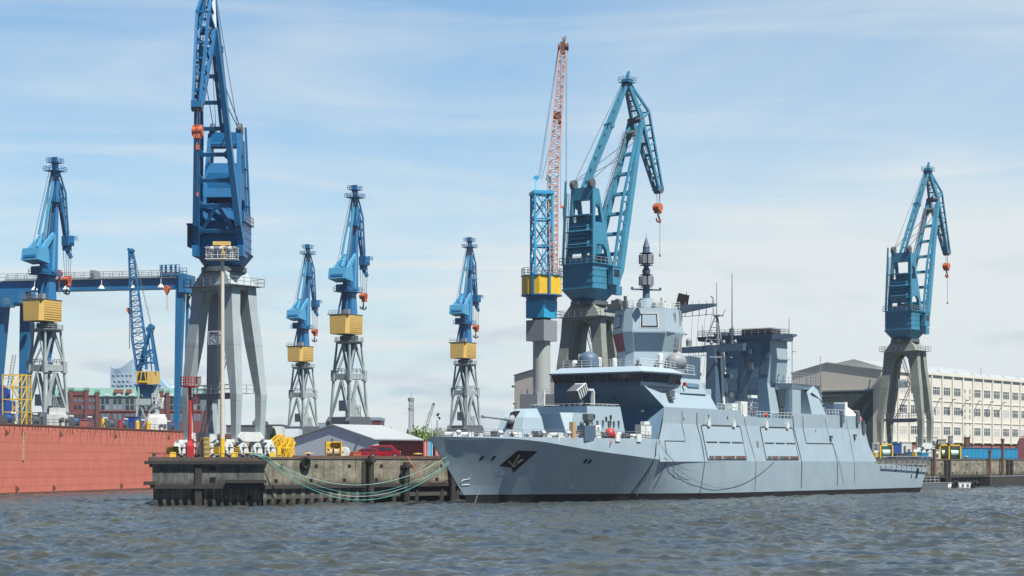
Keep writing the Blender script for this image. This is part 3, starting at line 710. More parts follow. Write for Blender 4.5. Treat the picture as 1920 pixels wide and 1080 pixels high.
    part('fly_ladder', MB().ladder(HD + V((1.2, 0, -1)), TP + V((-.3, 0, 1.5)), .6, (1, 0, 0), .45, .05).ladder(HD + V((.2, 0, 1)), PK + V((0, 0, -1.5)), .6, (1, 0, 0), .45, .05), M['mid_grey'], fly)
    part('peak_cap', MB().bx(PK.x - .6, PK.x + .7, -.8, .8, PK.z - .5, PK.z + .3).bar(PK + V((-.1, 0, .2)), PK + V((.5, 0, 1.9)), .8, .5, .4, .3).bx(PK.x - 1.2, PK.x + 1.3, -1.1, 1.1, PK.z - .3, PK.z - .2)
         .rail([PK + V((-1.2, -1.1, -.2)), PK + V((1.3, -1.1, -.2)), PK + V((1.3, 1.1, -.2)), PK + V((-1.2, 1.1, -.2))], .9, .9, .03, True), mat, fly)
    # tie rod from the tower top to the peak
    tr = MB(); A_, B_ = V((-1.2, 0, 48.6)), PK + V((-.3, 0, -.3)); mid = A_.lerp(B_, .58)
    for s_ in (-1, 1): tr.bar(A_ + V((0, s_ * .55, 0)), mid + V((0, s_ * .5, 0)), .42, .62, .46, .8); tr.bar(mid + V((0, s_ * .5, 0)), B_ + V((0, s_ * .4, 0)), .46, .8, .36, .55)
    for k in range(9): c = A_.lerp(B_, (k + .5) / 9); tr.bar(c + V((0, -.5, 0)), c + V((0, .5, 0)), .5, .2)
    tr.bx(mid.x - .45, mid.x + .45, -.9, .9, mid.z - .4, mid.z + .4)
    part('tie_rod', tr)
    rp = MB()
    for y, e in ((-2.0, V((-2.4, -.9, -3.6))), (2.0, V((-2.4, .9, -3.6))), (1.6, V((-2.2, .5, -6.0)))): rp.bar((-1.9, y, 49.6), HD + e + V((1.6, 0, 0)), .1)
    for s_ in (-1, 1): rp.bar((-1.9, s_ * 1.6, 49.9), PK + V((-.6, s_ * .5, 0)), .07)
    for s_ in (-1, 1): rp.bar(HD + V((0, s_ * .4, .5)), TP + V((-.6, s_ * .3, .6)), .07)
    part('luffing_rope', rp, M['wire'])
    # hooks
    hx = TP.x - .1
    m = MB()
    for k in (-.45, .45): m.bar((hx + k, 0, TP.z - .5), (hx + k * .7, 0, TP.z - 3.0), .07); 
    m.bar((hx + .9, .2, TP.z - .3), (hx + .9, .2, TP.z - 12.5), .06)
    part('hoist_rope', m, M['wire'])
    m = MB().tube((hx - .1, -.7, TP.z - 3.5), (hx - .1, .7, TP.z - 3.5), .75, n=14).bx(hx - .6, hx + .5, -.5, .5, TP.z - 4.6, TP.z - 2.8)
    hb = part('hook_block', m, M['orange'])
    c = [(hx + .5 * math.sin(a_), 0, TP.z - 5.7 - .5 * math.cos(a_)) for a_ in [i * .5 - 1.9 for i in range(9)]]
    part('hook', MB().path([(hx, 0, TP.z - 4.6), (hx, 0, TP.z - 5.1)] + c[::-1], .16, 6), M['rusty'], hb)
    part('auxiliary_hook', MB().bar((hx + .9, .2, TP.z - 5.6), (hx + .9, .2, TP.z - 6.3), .4).bar((hx + .9, .2, TP.z - 12.2), (hx + .9, .2, TP.z - 12.7), .25), M['orange'])
    return root
boom_crane('portal_crane', 'tallest deep blue crane on grey legs at the quay end, cropped at the top', 420, 275, math.radians(268), M['navy'], M['leg_grey'])
boom_crane('portal_crane', 'teal double-boom crane rising behind the bridge of the warship', 1104.5, 333, math.radians(50), M['teal'], M['leg_drab'], luff=1.0)
boom_crane('portal_crane', 'teal double-boom crane on drab legs in front of the cream factory windows', 1697, 436, math.radians(50), M['teal'], M['leg_drab'], luff=.9)

# ================================================================ slim slewing cranes with yellow houses
def slim_crane():
    root = thing('harbour_crane', 'x', 'crane', (0, 0, 0), 0, 'slim blue cranes with yellow machine houses')
    T = M['tower_grey']; psi = math.radians(62); cs, sn = math.cos(psi), math.sin(psi)
    def R(mb): mb.v = [(cs * x - sn * y, sn * x + cs * y, z) for x, y, z in mb.v]; return mb
    def part(nm, mb, mt, par=root): return obj(nm, R(mb), mt, par)
    ca, sa = math.cos(QA), math.sin(QA)
    def Q(mb): mb.v = [(ca * x - sa * y, sa * x + ca * y, z) for x, y, z in mb.v]; return mb
    def sq(s_, z): return [V((a * s_ / 2, b * s_ / 2, z)) for a, b in ((-1, -1), (1, -1), (1, 1), (-1, 1))]
    lv = [sq(6.9, 11.0), sq(5.9, 21.3), sq(5.8, 23.2), sq(4.6, 31.2)]
    m = MB()
    for k in range(4): m.bar(lv[0][k], lv[1][k], .62, .62, .5, .5)
    obj('lower_leg_frame', Q(m), T, root)
    m = MB()
    for k in range(4):
        n = (k + 1) % 4; mid = (lv[1][k] + lv[1][n]) / 2
        m.bar(lv[0][k], mid + V((0, 0, -.2)), .55, .5); m.bar(lv[0][n], mid + V((0, 0, -.2)), .55, .5)
        m2 = (lv[3][k] + lv[3][n]) / 2; b2 = (lv[2][k] + lv[2][n]) / 2
        m.bar(lv[2][k], m2, .42, .4); m.bar(lv[2][n], m2, .42, .4)
    obj('bracing', Q(m), T, root)
    m = MB()
    for k in range(4): m.bar(lv[2][k], lv[3][k], .5, .5, .42, .42)
    obj('upper_leg_frame', Q(m), T, root)
    m = MB()
    for k in range(4):
        n = (k + 1) % 4; a, b = (lv[1][k] + lv[2][k]) / 2, (lv[1][n] + lv[2][n]) / 2
        m.bar(a, b, .5, 1.5)
    for p in sq(5.85, 0): m.box((p.x, p.y, 22.5), (1.1, 1.1, 2.9))
    for k in range(4):
        m.rail([lv[2][k] * 1.0 + V((0, 0, .1)), lv[2][(k + 1) % 4] + V((0, 0, .1))], 1.1, 1.4, .05)
    obj('waist_frame', Q(m), T, root)
    # chassis, feet, machine cabin inside the base
    m = MB()
    for s_ in (-1, 1):
        m.prism([(-4.6, 10.2), (-3.6, 11.4), (3.6, 11.4), (4.6, 10.2), (4.4, 7.2), (-4.4, 7.2)], 'y', s_ * 3.5 - .8, s_ * 3.5 + .8)
        m.prism([(-2.7, 11.2), (2.7, 11.2), (2.7, 7.5), (-2.7, 7.5)], 'x', s_ * 3.5 - .6, s_ * 3.5 + .6)
        for t_ in (-1, 1): m.loft([[(t_ * 3.9 + a, s_ * 3.5 + b, 0.9) for a, b in ((-.6, -.6), (.6, -.6), (.6, .6), (-.6, .6))], [(t_ * 3.7 + a, s_ * 3.5 + b, 7.3) for a, b in ((-.8, -.7), (.8, -.7), (.8, .7), (-.8, .7))]])
    obj('chassis', Q(m), M['dark_grey'], root)
    m = MB()
    for s_ in (-1, 1):
        for t_ in (-1, 1): m.bx(t_ * 3.9 - 1.8, t_ * 3.9 + 1.8, s_ * 3.5 - .5, s_ * 3.5 + .5, 0, 1.2)
    obj('bogie', Q(m), M['pale'], root)
    obj('machine_cabin', Q(MB().bx(-2.6, .2, -1.6, 1.4, 13.0, 15.8).bx(-2.2, -2.0, -1.4, -1.2, 11.4, 13).bx(-.2, 0, 1.0, 1.2, 11.4, 13).bx(-3.4, 2.4, -2.8, 2.8, 11.1, 11.39).rail([(.4, -2, 11.4), (2.4, -2, 11.4), (2.4, 2, 11.4)], 3.0, .6, .05, rows=5)), M['tower_grey'], root)
    obj('stairway', Q(MB().ladder((2.6, -2.4, 10.2), (1.6, 2.6, 21.8), .8, (0, 0, 1), .45, .06).ladder((-2.2, 2.5, 23), (1.8, 1.9, 31), .7, (0, 0, 1), .45, .06)), M['mid_grey'], root)
    m = MB().cyl((0, 0), 3.55, 31.2, 31.8, n=16); m.rail([(3.9 * math.cos(a), 3.9 * math.sin(a), 31.7) for a in [k * math.pi / 5 for k in range(10)]], 1.1, 1.3, .045, True); m.cyl((0, 0), 4.0, 31.62, 31.72, n=16)
    for k in range(4): m.bar(lv[3][k] * 1.25 + V((0, 0, -7)), lv[3][k] * 1.0, .3) if False else None
    obj('ring_platform', m, T, root)
    # the turning column and its cone running down inside the tower
    m = MB().loft([[(a * .35, b * .35, 21.0) for a, b in ((-1, -1), (1, -1), (1, 1), (-1, 1))], [(a * .75, b * .75, 25) for a, b in ((-1, -1), (1, -1), (1, 1), (-1, 1))], [(a * 1.55, b * 1.55, 31.3) for a, b in ((-1, -1), (1, -1), (1, 1), (-1, 1))]])
    m.cyl((0, 0), 1.7, 31.8, 33.7, n=14)
    part('column_foot', m, M['navy'])
    m = MB()
    for k in range(8): a = k * math.pi / 4 + .2; m.box((2.15 * math.cos(a), 2.15 * math.sin(a), 32.7), (.7, .7, 1.1), a)
    m.cyl((0, 0), 2.3, 32.1, 32.4, n=16)
    part('slewing_gear', m, M['dark_grey'])
    m = MB().loft([[(-5.6, -2.4, 33.6), (-4.6, -3.1, 33.6), (1.8, -3.1, 33.6), (1.8, 3.1, 33.6), (-4.6, 3.1, 33.6), (-5.6, 2.4, 33.6)], [(-5.6, -2.6, 38.7), (-4.6, -3.2, 38.7), (1.8, -3.2, 38.7), (1.8, 3.2, 38.7), (-4.6, 3.2, 38.7), (-5.6, 2.6, 38.7)]])
    for k in range(8): m.bx(-4.4, 1.6, -3.24, 3.24, 34.1 + k * .56, 34.22 + k * .56)
    m.bx(1.78, 1.86, -2.8, 2.8, 34.0, 38.4)
    yb = part('machine_house', m, M['yellow'])
    part('house_roof_edge', MB().bx(-5.7, 1.9, -3.3, 3.3, 38.71, 38.9), M['dark_grey'], yb)
    part('roof_rail', MB().rail([(-5.4, 3.0, 38.9), (-5.4, 0, 38.9), (-3.0, 0, 38.9)], 1.0, .9, .05).bx(-4.2, -3.0, -2.4, -1.0, 38.9, 40.2), M['mid_grey'], yb)
    B = M['blue']
    m = MB().loft([[(-1.7, -1.6, 38.9), (1.7, -1.6, 38.9), (1.7, 1.6, 38.9), (-1.7, 1.6, 38.9)], [(-1.3, -1.3, 45), (1.5, -1.3, 45), (1.5, 1.3, 45), (-1.3, 1.3, 45)], [(-1.1, -1.2, 52.5), (1.3, -1.2, 52.5), (1.3, 1.2, 52.5), (-1.1, 1.2, 52.5)]])
    m.bar((-3.6, 1.2, 39), (-1.4, .9, 46.5), .35).bar((-3.6, -1.2, 39), (-1.4, -.9, 46.5), .35)
    m.bx(-1.5, 1.7, -1.5, 1.5, 44.6, 45.0)
    part('column', m, M['navy'])
    part('column_side_plate', MB().loft([[(-1.3, -1.72, 39), (1.3, -1.72, 39), (1.3, -1.62, 39), (-1.3, -1.62, 39)], [(-.9, -1.42, 45), (1.1, -1.42, 45), (1.1, -1.32, 45), (-.9, -1.32, 45)]]), B)
    m = MB().bx(-3.9, 2.8, -2.4, 2.4, 45.0, 45.25).rail([(-3.9, -2.4, 45.25), (2.8, -2.4, 45.25), (2.8, 2.4, 45.25), (-3.9, 2.4, 45.25)], 1.1, 1.3, .045, True)
    m.bx(-3.6, -1.4, -1.9, 1.9, 45.25, 47.0).bx(1.3, 2.4, -1.2, .6, 45.25, 47.2)
    part('cab_platform', m, M['navy'])
    # lever with counterweight
    L = M['lightblue']
    m = MB().hexa([(-6.2, -2.7, 48.3), (-2.0, -2.7, 47.6), (-2.0, 2.7, 47.6), (-6.2, 2.7, 48.3)], [(-5.6, -2.8, 51.2), (-2.6, -2.8, 51.6), (-2.6, 2.8, 51.6), (-5.6, 2.8, 51.2)])
    cw = part('counterweight', m, L)
    part('counterweight_slot', MB().hexa([(-6.21, -2.0, 48.9), (-6.0, -2.0, 48.9), (-6.0, 2.0, 48.9), (-6.21, 2.0, 48.9)], [(-6.05, -2.0, 49.5), (-5.8, -2.0, 49.5), (-5.8, 2.0, 49.5), (-6.05, 2.0, 49.5)]), M['navy'], cw)
    m = MB()
    for s_ in (-1, 1): m.bar((-4.4, s_ * 2.2, 50.3), (.6, s_ * 1.6, 55.2), .6, 1.7, .5, .9); m.bar((.4, s_ * 1.45, 46), (.9, s_ * 1.45, 55), .6, .6)
    m.bar((-3.4, 0, 51.6), (-1.0, 0, 55.0), .9, .7); m.bx(-2.4, .6, -1.2, 1.2, 52.4, 53.6)
    part('lever_arm', m, L)
    # main jib (deep lattice box), tie rods, fly jib
    m = MB(); A, Bq = V((1.2, 0, 45.6)), V((3.2, 0, 69.2))
    for s_ in (-1, 1): m.bar(A + V((0, s_ * 1.45, 0)), Bq + V((0, s_ * .5, 0)), .5, 1.5, .3, .8, up=(1, 0, 0))
    m.hexa([(.6, -1.2, 46), (1.6, -1.2, 46), (1.6, 1.2, 46), (.6, 1.2, 46)], [(2.8, -.42, 68.8), (3.3, -.42, 68.8), (3.3, .42, 68.8), (2.8, .42, 68.8)])
    jb = part('main_jib', m, B)
    part('jib_ladder', MB().ladder((-.3, .2, 50), (2.2, .1, 68), .7, (1, 0, 0), .45, .05), M['mid_grey'], jb)
    m = MB()
    for s_ in (-1, 1): m.bar((-1.2, s_ * .9 + .6, 55), (2.4, s_ * .4, 71.2), .42, .55, .36, .45)
    part('tie_rod', m, M['lightblue'])
    m = MB(); PK, BD, TP = V((2.9, 0, 72.8)), V((6.2, 0, 66.2)), V((7.0, 0, 53.6))
    for s_ in (-1, 1):
        y = V((0, s_ * .45, 0)); m.bar(PK + y, Bq + y, .4, .5); m.bar(Bq + y + V((.2, 0, 0)), TP + y * .8, .35, .5); m.bar(PK + y, BD + y, .3, .3); m.bar(BD + y, TP + y * .8 + V((.5, 0, 0)), .35, .4); m.bar(Bq + y, BD + y, .3)
        for k in range(1, 6): m.bar((Bq + y).lerp(TP + y * .8, k / 6), (BD + y).lerp(TP + y * .8, k / 6), .2)
    for k in range(6): c = Bq.lerp(TP, k / 5); m.bar(c + V((0, -.5, 0)), c + V((0, .5, 0)), .3)
    m.bx(2.2, 3.6, -.5, .5, 72.4, 73.6).bx(2.4, 2.7, -.9, .9, 73.6, 74.4).bx(2.2, 3.9, -.8, .8, 69.6, 70.6)
    fl = part('fly_jib', m, B)
    for z, x0, x1, y in ((70.9, .8, 5.0, 1.9), (63.2, 1.4, 3.6, 1.6), (73.0, 1.2, 4.6, 1.3)):
        m = MB(); m.bx(x0, x1, -y, y, z, z + .1).rail([(x0, -y, z + .1), (x1, -y, z + .1), (x1, y, z + .1), (x0, y, z + .1)], 1.0, 1.0, .045, True)
        part('jib_platform', m, M['navy'], fl)
    m = MB().bx(6.2, 8.4, -1.3, .9, 53.0, 55.4).bx(6.4, 8.0, -.8, .8, 51.8, 53.0).bar((7.2, 0, 51.9), (8.2, -.6, 50.0), .8); m.rail([(6.2, -2.2, 54.2), (8.4, -2.2, 54.2)], 1.1, .8, .06)
    part('tip_machinery', m, M['navy'], fl)
    m = MB()
    for dx, dy in ((-.6, .9), (.0, .3), (.3, -.5), (.9, -1.1)): m.bar((7.2 + dx * .5, dy, 52), (7.2 + dx * .4, dy * .6, 45.4), .09)
    m.bar((-3.8, 1.8, 50), (2.0, .6, 72.5), .09); m.bar((-3.4, -1.2, 50), (1.8, -.2, 72.5), .09)
    part('hoist_rope', m, M['wire'])
    hk = part('hook_block', MB().tube((7.2, -.9, 44.6), (7.2, .9, 44.6), .85, n=12).bx(6.7, 7.7, -.9, .3, 43.0, 45.4), M['orange'])
    part('hook', MB().path([(7.2, 0, 43.2), (7.2, 0, 42.0), (7.2, .5, 41.3), (7.2, 0, 40.9), (7.2, -.7, 41.1), (7.2, -.9, 41.7)], .2, 6).path([(7.2, 0, 42.0), (7.2, 0, 41), (7.2, .9, 41.2), (7.2, 1.1, 41.8)], .18, 6), M['dark_grey'], hk)
    return root
sc0 = slim_crane()
spots = [(654.5, 500, 'tall slim blue crane with a yellow house behind the grey shed, its orange hook high'),
         (568, 637, 'small slim blue crane between the big blue crane and the grey shed'),
         (872.5, 617, 'slim blue crane with a yellow house rising behind the bow of the warship'),
         (88, 454, 'slim blue crane with a yellow house seen through the blue gantry')]
for i, (px, D, lab) in enumerate(spots):
    if i: o = dup(sc0, (X(px, D), D, GZ), 0, lab)
    else: o = sc0; o.location = (X(px, D), D, GZ); o['label'] = lab
# ================================================================ the grey warship
SO, SA = (-6.2, 269.0), math.radians(54)
ship = thing('warship', 'long pale grey warship moored bow towards the quay end', 'warship', (SO[0], SO[1], 0), SA)
G, GP, G2 = M['grey1'], M['grey1p'], M['grey2']
def lerp_tab(tab, x):
    if x <= tab[0][0]: return tab[0][1]
    for (a, u), (b, w) in zip(tab, tab[1:]):
        if x <= b: return u + (w - u) * (x - a) / (b - a)
    return tab[-1][1]
ZK = [(-9.6, 9.85), (4, 9.55), (9, 9.15), (20, 7.9), (37, 6.6), (60, 6.35), (116, 6.25), (118.4, 5.75), (142.6, 5.45)]
BK = [(-9.6, 0.02), (-8.5, .75), (-5, 2.6), (0, 4.6), (5, 6.1), (10, 7.25), (20, 8.55), (30, 9.2), (40, 9.5), (60, 9.6), (120, 9.6), (142.6, 9.2)]
BW = [(0, 0.02), (5, .95), (10, 2.0), (20, 3.5), (30, 5.1), (37, 6.2), (45, 8.0), (55, 8.8), (60, 8.9), (80, 9.1), (120, 9.1), (142.6, 8.6)]
def hb(x, z):
    zk, bk = lerp_tab(ZK, x), lerp_tab(BK, x)
    if z > zk:
        if x < 37.5: return max(.02, bk - .06 * (z - zk))
        return bk - .1475 * (z - zk) if z < 12.4 else 8.7 - max(0, z - 15) * .5
    k = max(0.0, min(1.0, 1 - x / 30)); st = -9.6 * max(0, z) / 9.85
    bw = lerp_tab(BW, x - st * k); bk = lerp_tab(BK, x - st * k - 9.6 * k * zk / 9.85); p = 1.0 - .5 * min(1, max(0, (x - 36) / 14))
    return max(.02, bw + (bk - bw) * (max(0, z) / zk) ** p)
xs = [-9.6, -9, -8, -6.5, -5, -3.5, -2, -1, 0, 1.5, 3, 5, 7, 9, 12, 15, 18, 22, 26, 30, 34, 37.4, 37.5, 40, 45, 50, 60, 70, 80, 90, 100, 110, 116, 118.4, 124, 130, 136, 142.6]
def zstem(x): return 0 if x >= 0 else min(9.85, -x * 9.85 / 9.6)
def hull_strip(levels, side):
    """levels: list of functions of x giving z"""
    m = MB(); n = len(levels); v = []
    for xn in xs:
        for L in levels:
            x = xn
            if xn < 12:
                s_ = (xn + 9.6) / 21.6
                for _ in range(6): z = L(x); st = -9.6 * max(0, z) / 9.85; x = st + s_ * (12 - st)
            z = L(x); x2 = x - (3.1 * (1 - z / 5.45) if x > 142 else 0)
            v.append((x2, side * hb(x, z), z))
    f = []
    for i in range(len(xs) - 1):
        for j in range(n - 1):
            a, b, c, d = i * n + j, (i + 1) * n + j, (i + 1) * n + j + 1, i * n + j + 1
            f.append((a, b, c, d) if side < 0 else (d, c, b, a))
    m.add(v, f, True)
    return m
zk_ = lambda x: lerp_tab(ZK, x)
low = [lambda x: 1.45 - .45 * min(1, max(0, x / 60)), lambda x: 2.0, lambda x: 2.85]
m = MB(); 
def joinmb(*ms):
    r = MB()
    for q in ms: r.add(q.v, q.f); r.sm[-len(q.f):] = q.sm
    return r
zt = lambda x: 9.85 if x < 37.45 else zk_(x)
hull = joinmb(*[hull_strip(l, s_) for s_ in (-1, 1) for l in ([low[0], low[1], low[2]], [low[2], lambda x: 2.85 + (zk_(x) - 2.85) * .33, lambda x: 2.85 + (zk_(x) - 2.85) * .66, zk_], [zk_, zt])])
# transom, fore deck, flight deck
tr_ = [(142.6, 9.2, 5.45), (141.1, 9.1, 2.85), (140.3, 8.9, 1.0)]
hull.add([(x, -b, z) for x, b, z in tr_] + [(x, b, z) for x, b, z in tr_], [(0, 1, 4, 3), (1, 2, 5, 4)])
obj('hull', hull, GP, ship)
bt = joinmb(*[hull_strip([lambda x: -1.6, lambda x: 0.0, low[0]], s_) for s_ in (-1, 1)])
bt.add([(140.3, -8.9, 1.0), (140.3, 8.9, 1.0), (139.2, 8.4, -1.6), (139.2, -8.4, -1.6)], [(0, 3, 2, 1)])
obj('boot_topping', bt, M['boot'], ship)
dk = MB(); fx = [x for x in xs if x <= 37.4]
dv = [(x, s_ * max(0, hb(x, 9.8) - .12), 9.35 if x > -8 else 9.7) for x in fx for s_ in (-1, 1)]
dk.add(dv, [(2 * i, 2 * i + 2, 2 * i + 3, 2 * i + 1) for i in range(len(fx) - 1)])
obj('fore_deck', dk, M['grey3'], ship)
obj('flight_deck', MB().add([(115, -9.5, 5.9), (142.5, -9.15, 5.47), (142.5, 9.15, 5.47), (115, 9.5, 5.9)], [(0, 1, 2, 3)]), M['grey3'], ship)
# upper side: from the knuckle to the weather deck, with notches; both sides, closed on top
def xf(z): return lerp_tab([(6.2, 37.3), (10, 37.5), (11, 38.2), (12.4, 39.5), (15, 40)], z)
def xe(z): return lerp_tab([(5.7, 118.6), (6.6, 117.0), (8, 115.4), (12.8, 114.0), (15, 113.7)], z)
cols = [('f', 15.0), (41, 15.0), (65.4, 15.0), (65.5, 15.0, 14.05), (70.9, 14.05), (71, 14.0, 14.05), (83.9, 13.95), (84, 13.95, 14.95), (112.4, 14.95), (112.5, 14.95, 12.9), ('e', 12.9)]
segs = [('f', 65.5, 15.0), (65.5, 71, 14.05), (71, 84, 13.95), (84, 112.5, 14.95), (112.5, 'e', 12.9)]
us = MB()
for a, b, zt_ in segs:
    zl = [6.25, 9.2, 12.4, zt_] if zt_ > 12.95 else [6.25, 9.2, 12.4, 12.9]
    for s_ in (-1, 1):
        nx = 5; v = []
        for i in range(nx + 1):
            for z in zl:
                x0 = xf(z) if a == 'f' else a; x1 = xe(z) if b == 'e' else b
                x = x0 + (x1 - x0) * i / nx
                v.append((x, s_ * (9.6 - (min(z, 12.4) - 6.25) * .1475), z))
        n = len(zl); f = []
        for i in range(nx):
            for j in range(n - 1):
                q = (i * n + j, (i + 1) * n + j, (i + 1) * n + j + 1, i * n + j + 1); f.append(q if s_ < 0 else q[::-1])
        us.add(v, f)
    x0 = 40 if a == 'f' else a; x1 = 113.9 if b == 'e' else b
    us.bx(x0, x1, -8.69, 8.69, zt_ - .25, zt_ - .005)
us.bx(65.3, 65.5, -8.68, 8.68, 13.7, 14.98).bx(84, 84.2, -8.68, 8.68, 13.7, 14.93).bx(112.3, 112.5, -8.68, 8.68, 12.6, 14.93)
v = [(xe(z), s_ * (9.6 - (min(z, 12.4) - 6.25) * .1475), z) for z in (6.25, 8, 10, 12.4, 12.9) for s_ in (-1, 1)]
us.add(v, [(2 * i, 2 * i + 1, 2 * i + 3, 2 * i + 2) for i in range(4)])
obj('upper_side', us, GP, ship)
def ys(x, z): return -(hb(x, z)) if z <= zk_(x) else -(9.6 - (min(z, 12.4) - 6.25) * .1475)
def ship_bar(name, pts, r=.08, mat=None, off=.05, parent=None, n=4):
    """a pipe, seam or cable that follows the port side; pts are (x, z)"""
    P_ = []
    for (x0, z0), (x1, z1) in zip(pts, pts[1:]):
        k = max(1, int(abs(z1 - z0) / 1.2) + int(abs(x1 - x0) / 6))
        for i in range(k): t_ = i / k; x = x0 + (x1 - x0) * t_; z = z0 + (z1 - z0) * t_; P_.append((x, ys(x, z) - off, z))
    P_.append((pts[-1][0], ys(*pts[-1]) - off, pts[-1][1]))
    return obj(name, MB().path(P_, r, n), mat or M['dark_grey'], parent or ship)
ship_bar('side_pipe', [(50.3, 14.3), (50.3, 12.4), (51.0, 10), (51.4, 6.2), (51.0, 2.2), (50.8, 1.0)], .09)
ship_bar('side_pipe', [(45.6, 14.5), (45.5, 12.4), (45.9, 9.6), (39.4, 9.6)], .05)
ship_bar('side_pipe', [(39.4, 9.6), (39.6, 6.2), (38.6, 2.2)], .06)
ship_bar('side_pipe', [(84.2, 14.4), (84.6, 12), (86.0, 6), (86.2, 1.6)], .09)
ship_bar('side_pipe', [(88.2, 14.4), (88.2, 12), (88.8, 9.6), (99.4, 9.6), (100.4, 6), (100.8, 1.8)], .07)
ship_bar('side_pipe', [(66.4, 13.6), (68.9, 6), (69.0, 1.2)], .04)
ship_bar('side_pipe', [(97, 14.3), (98.4, 11), (103.4, 2.2)], .03)
ship_bar('side_pipe', [(106, 14.3), (107, 11), (108, 2.2)], .03)
# two boat-bay shutters
for x0, x1 in ((51.7, 64.7), (72.0, 84.0)):
    z0, z1 = 6.75, 12.1
    sk = .9
    def pt(x, z): return (x + (12.1 - z) * .14, ys(x, z) - .06, z)
    d = MB(); q = [pt(x0, z0), pt(x1, z0), pt(x1, z1), pt(x0, z1)]
    d.slab(q, .05); dr = obj('boat_bay_door', d, G, ship)
    fr = MB().path([pt(x0 - .1, z0 - .1), pt(x0 - .1, z1 + .1), pt(x0 + .5, z1 + .25), pt(x1 - .5, z1 + .25), pt(x1 + .1, z1 + .1), pt(x1 + .1, z0 - .1), pt(x0 - .1, z0 - .1)], .10, 4)
    obj('door_frame', fr, M['dark_grey'], dr)
    w_ = x1 - x0
    for k in range(3):
        a, b = x0 + .5 + w_ * k / 3, x0 - .2 + w_ * (k + 1) / 3
        p0, p1 = pt(a, 9.55), pt(b, 9.55); obj('door_seam', MB().bar(V(p0) + V((0, -.06, 0)), V(p1) + V((0, -.06, 0)), .14), M['dark_grey'], dr)
    for a, b, c in ((.04, .16, 'dark_grey'), (.19, .36, 'rusty'), (.40, .60, 'dark_grey'), (.50, .70, 'rusty'), (.74, .98, 'rusty')):
        p0, p1 = pt(x0 + w_ * a, 7.0), pt(x0 + w_ * b, 7.0); obj('door_slot', MB().bar(V(p0) + V((0, -.06 if c == 'rusty' else -.04, 0)), V(p1) + V((0, -.06, 0)), .08, .42), M[c], dr)
    for a in (.17, .82):
        p0 = pt(x0 + w_ * a, 12.55); obj('davit_head', MB().box(p0, (.9, .7, .8)).box((p0[0], p0[1] - .1, p0[2] + .6), (.4, .5, .6)), M['pale'], dr)
# anchor recess, hawse openings, marks on the bow
def on_hull(px, py, x):
    return V((x, ys(x, py), py))
def patch(name, pts, mat, off=.04, th=.03, par=None):
    q = [V((x, ys(x, z) - off, z)) for x, z in pts]
    return obj(name, MB().add(q + [p + V((0, th, 0)) for p in q], [tuple(range(len(q))), tuple(range(2 * len(q) - 1, len(q) - 1, -1))]), mat, par or ship)
rec = patch('anchor_recess', [(2.9, 5.6), (5.2, 5.4), (5.9, 4.6), (7.3, 6.3), (8.6, 7.8), (4.9, 7.85)], M['black'], .06)
ank = MB().bar((5.5, ys(5.5, 7.0) - .25, 7.2), (5.2, ys(5.2, 5.6) - .2, 5.7), .3).path([(4.2, ys(4.2, 5.9) - .25, 6.2), (5.1, ys(5.1, 5.5) - .3, 5.45), (6.6, ys(6.6, 6.1) - .25, 6.6)], .2, 6)
obj('anchor', ank, M['timber'], ship)
patch('wash_plate', [(2.7, 4.3), (5.4, 4.2), (5.7, 5.2), (3.4, 5.2)], M['grey1'], .05)
for x, z in ((-.6, 6.75), (1.3, 6.75), (19.2, 6.3), (20.2, 6.25)):
    patch('hawse_hole', [(x - .32, z - .3), (x + .2, z - .3), (x + .38, z + .3), (x - .1, z + .3)], M['black'], .05)
wt = M['pale']
obj('bow_mark', MB().path([(x, ys(x, z) - .03, z) for x, z in ((-1.2, 4.5), (-1.2, 3.75), (-2.2, 3.6), (-2.5, 3.2), (-2.2, 2.85), (-.9, 2.95))] , .045, 4), M['white'], ship)
circ = [(18.9 + .42 * math.cos(a), 2.55 + .42 * math.sin(a)) for a in [k * math.pi / 6 for k in range(13)]]
obj('thruster_mark', MB().path([(x, ys(x, z) - .06, z) for x, z in circ], .05, 4).path([(18.5, ys(18.5, 2.55) - .06, 2.55), (19.3, ys(19.3, 2.55) - .06, 2.55)], .045, 4).path([(18.9, ys(18.9, 2.1) - .06, 2.15), (18.9, ys(18.9, 2.9) - .06, 2.95)], .045, 4), M['white'], ship)
for k in range(8):
    z = .3 + k * .27; patch('draught_mark', [(.95 + k * .02, z), (1.1 + k * .02, z), (1.1 + k * .02, z + .11), (.95 + k * .02, z + .11)], M['white'], .04)
for x, z, w in ((54.0, 13.6, .25), (60.4, 13.4, .25), (93, 11.6, .15), (126.5, 4.2, .3), (46, 13.0, .2)):
    patch('side_opening', [(x, z), (x + w, z), (x + w, z + .5), (x, z + .5)], M['black'], .05)
patch('side_opening', [(136.6, 2.9), (137.6, 2.9), (138.4, 4.9), (137.4, 4.9)], M['black'], .05); patch('side_opening', [(134.3, 2.9), (134.7, 2.9), (134.9, 3.7), (134.5, 3.7)], M['black'], .05)
obj('side_box', MB().box((70.2, ys(70, 9.3) - .1, 9.3), (.5, .2, .9)), M['mid_grey'], ship)
for x, z in ((98.6, 10.8), (108.9, 11.2)): obj('side_light', MB().box((x, ys(x, z) - .25, z), (.6, .5, .5)).box((x, ys(x, z) - .2, z - .6), (.3, .3, .5)), M['dark_grey'], ship)

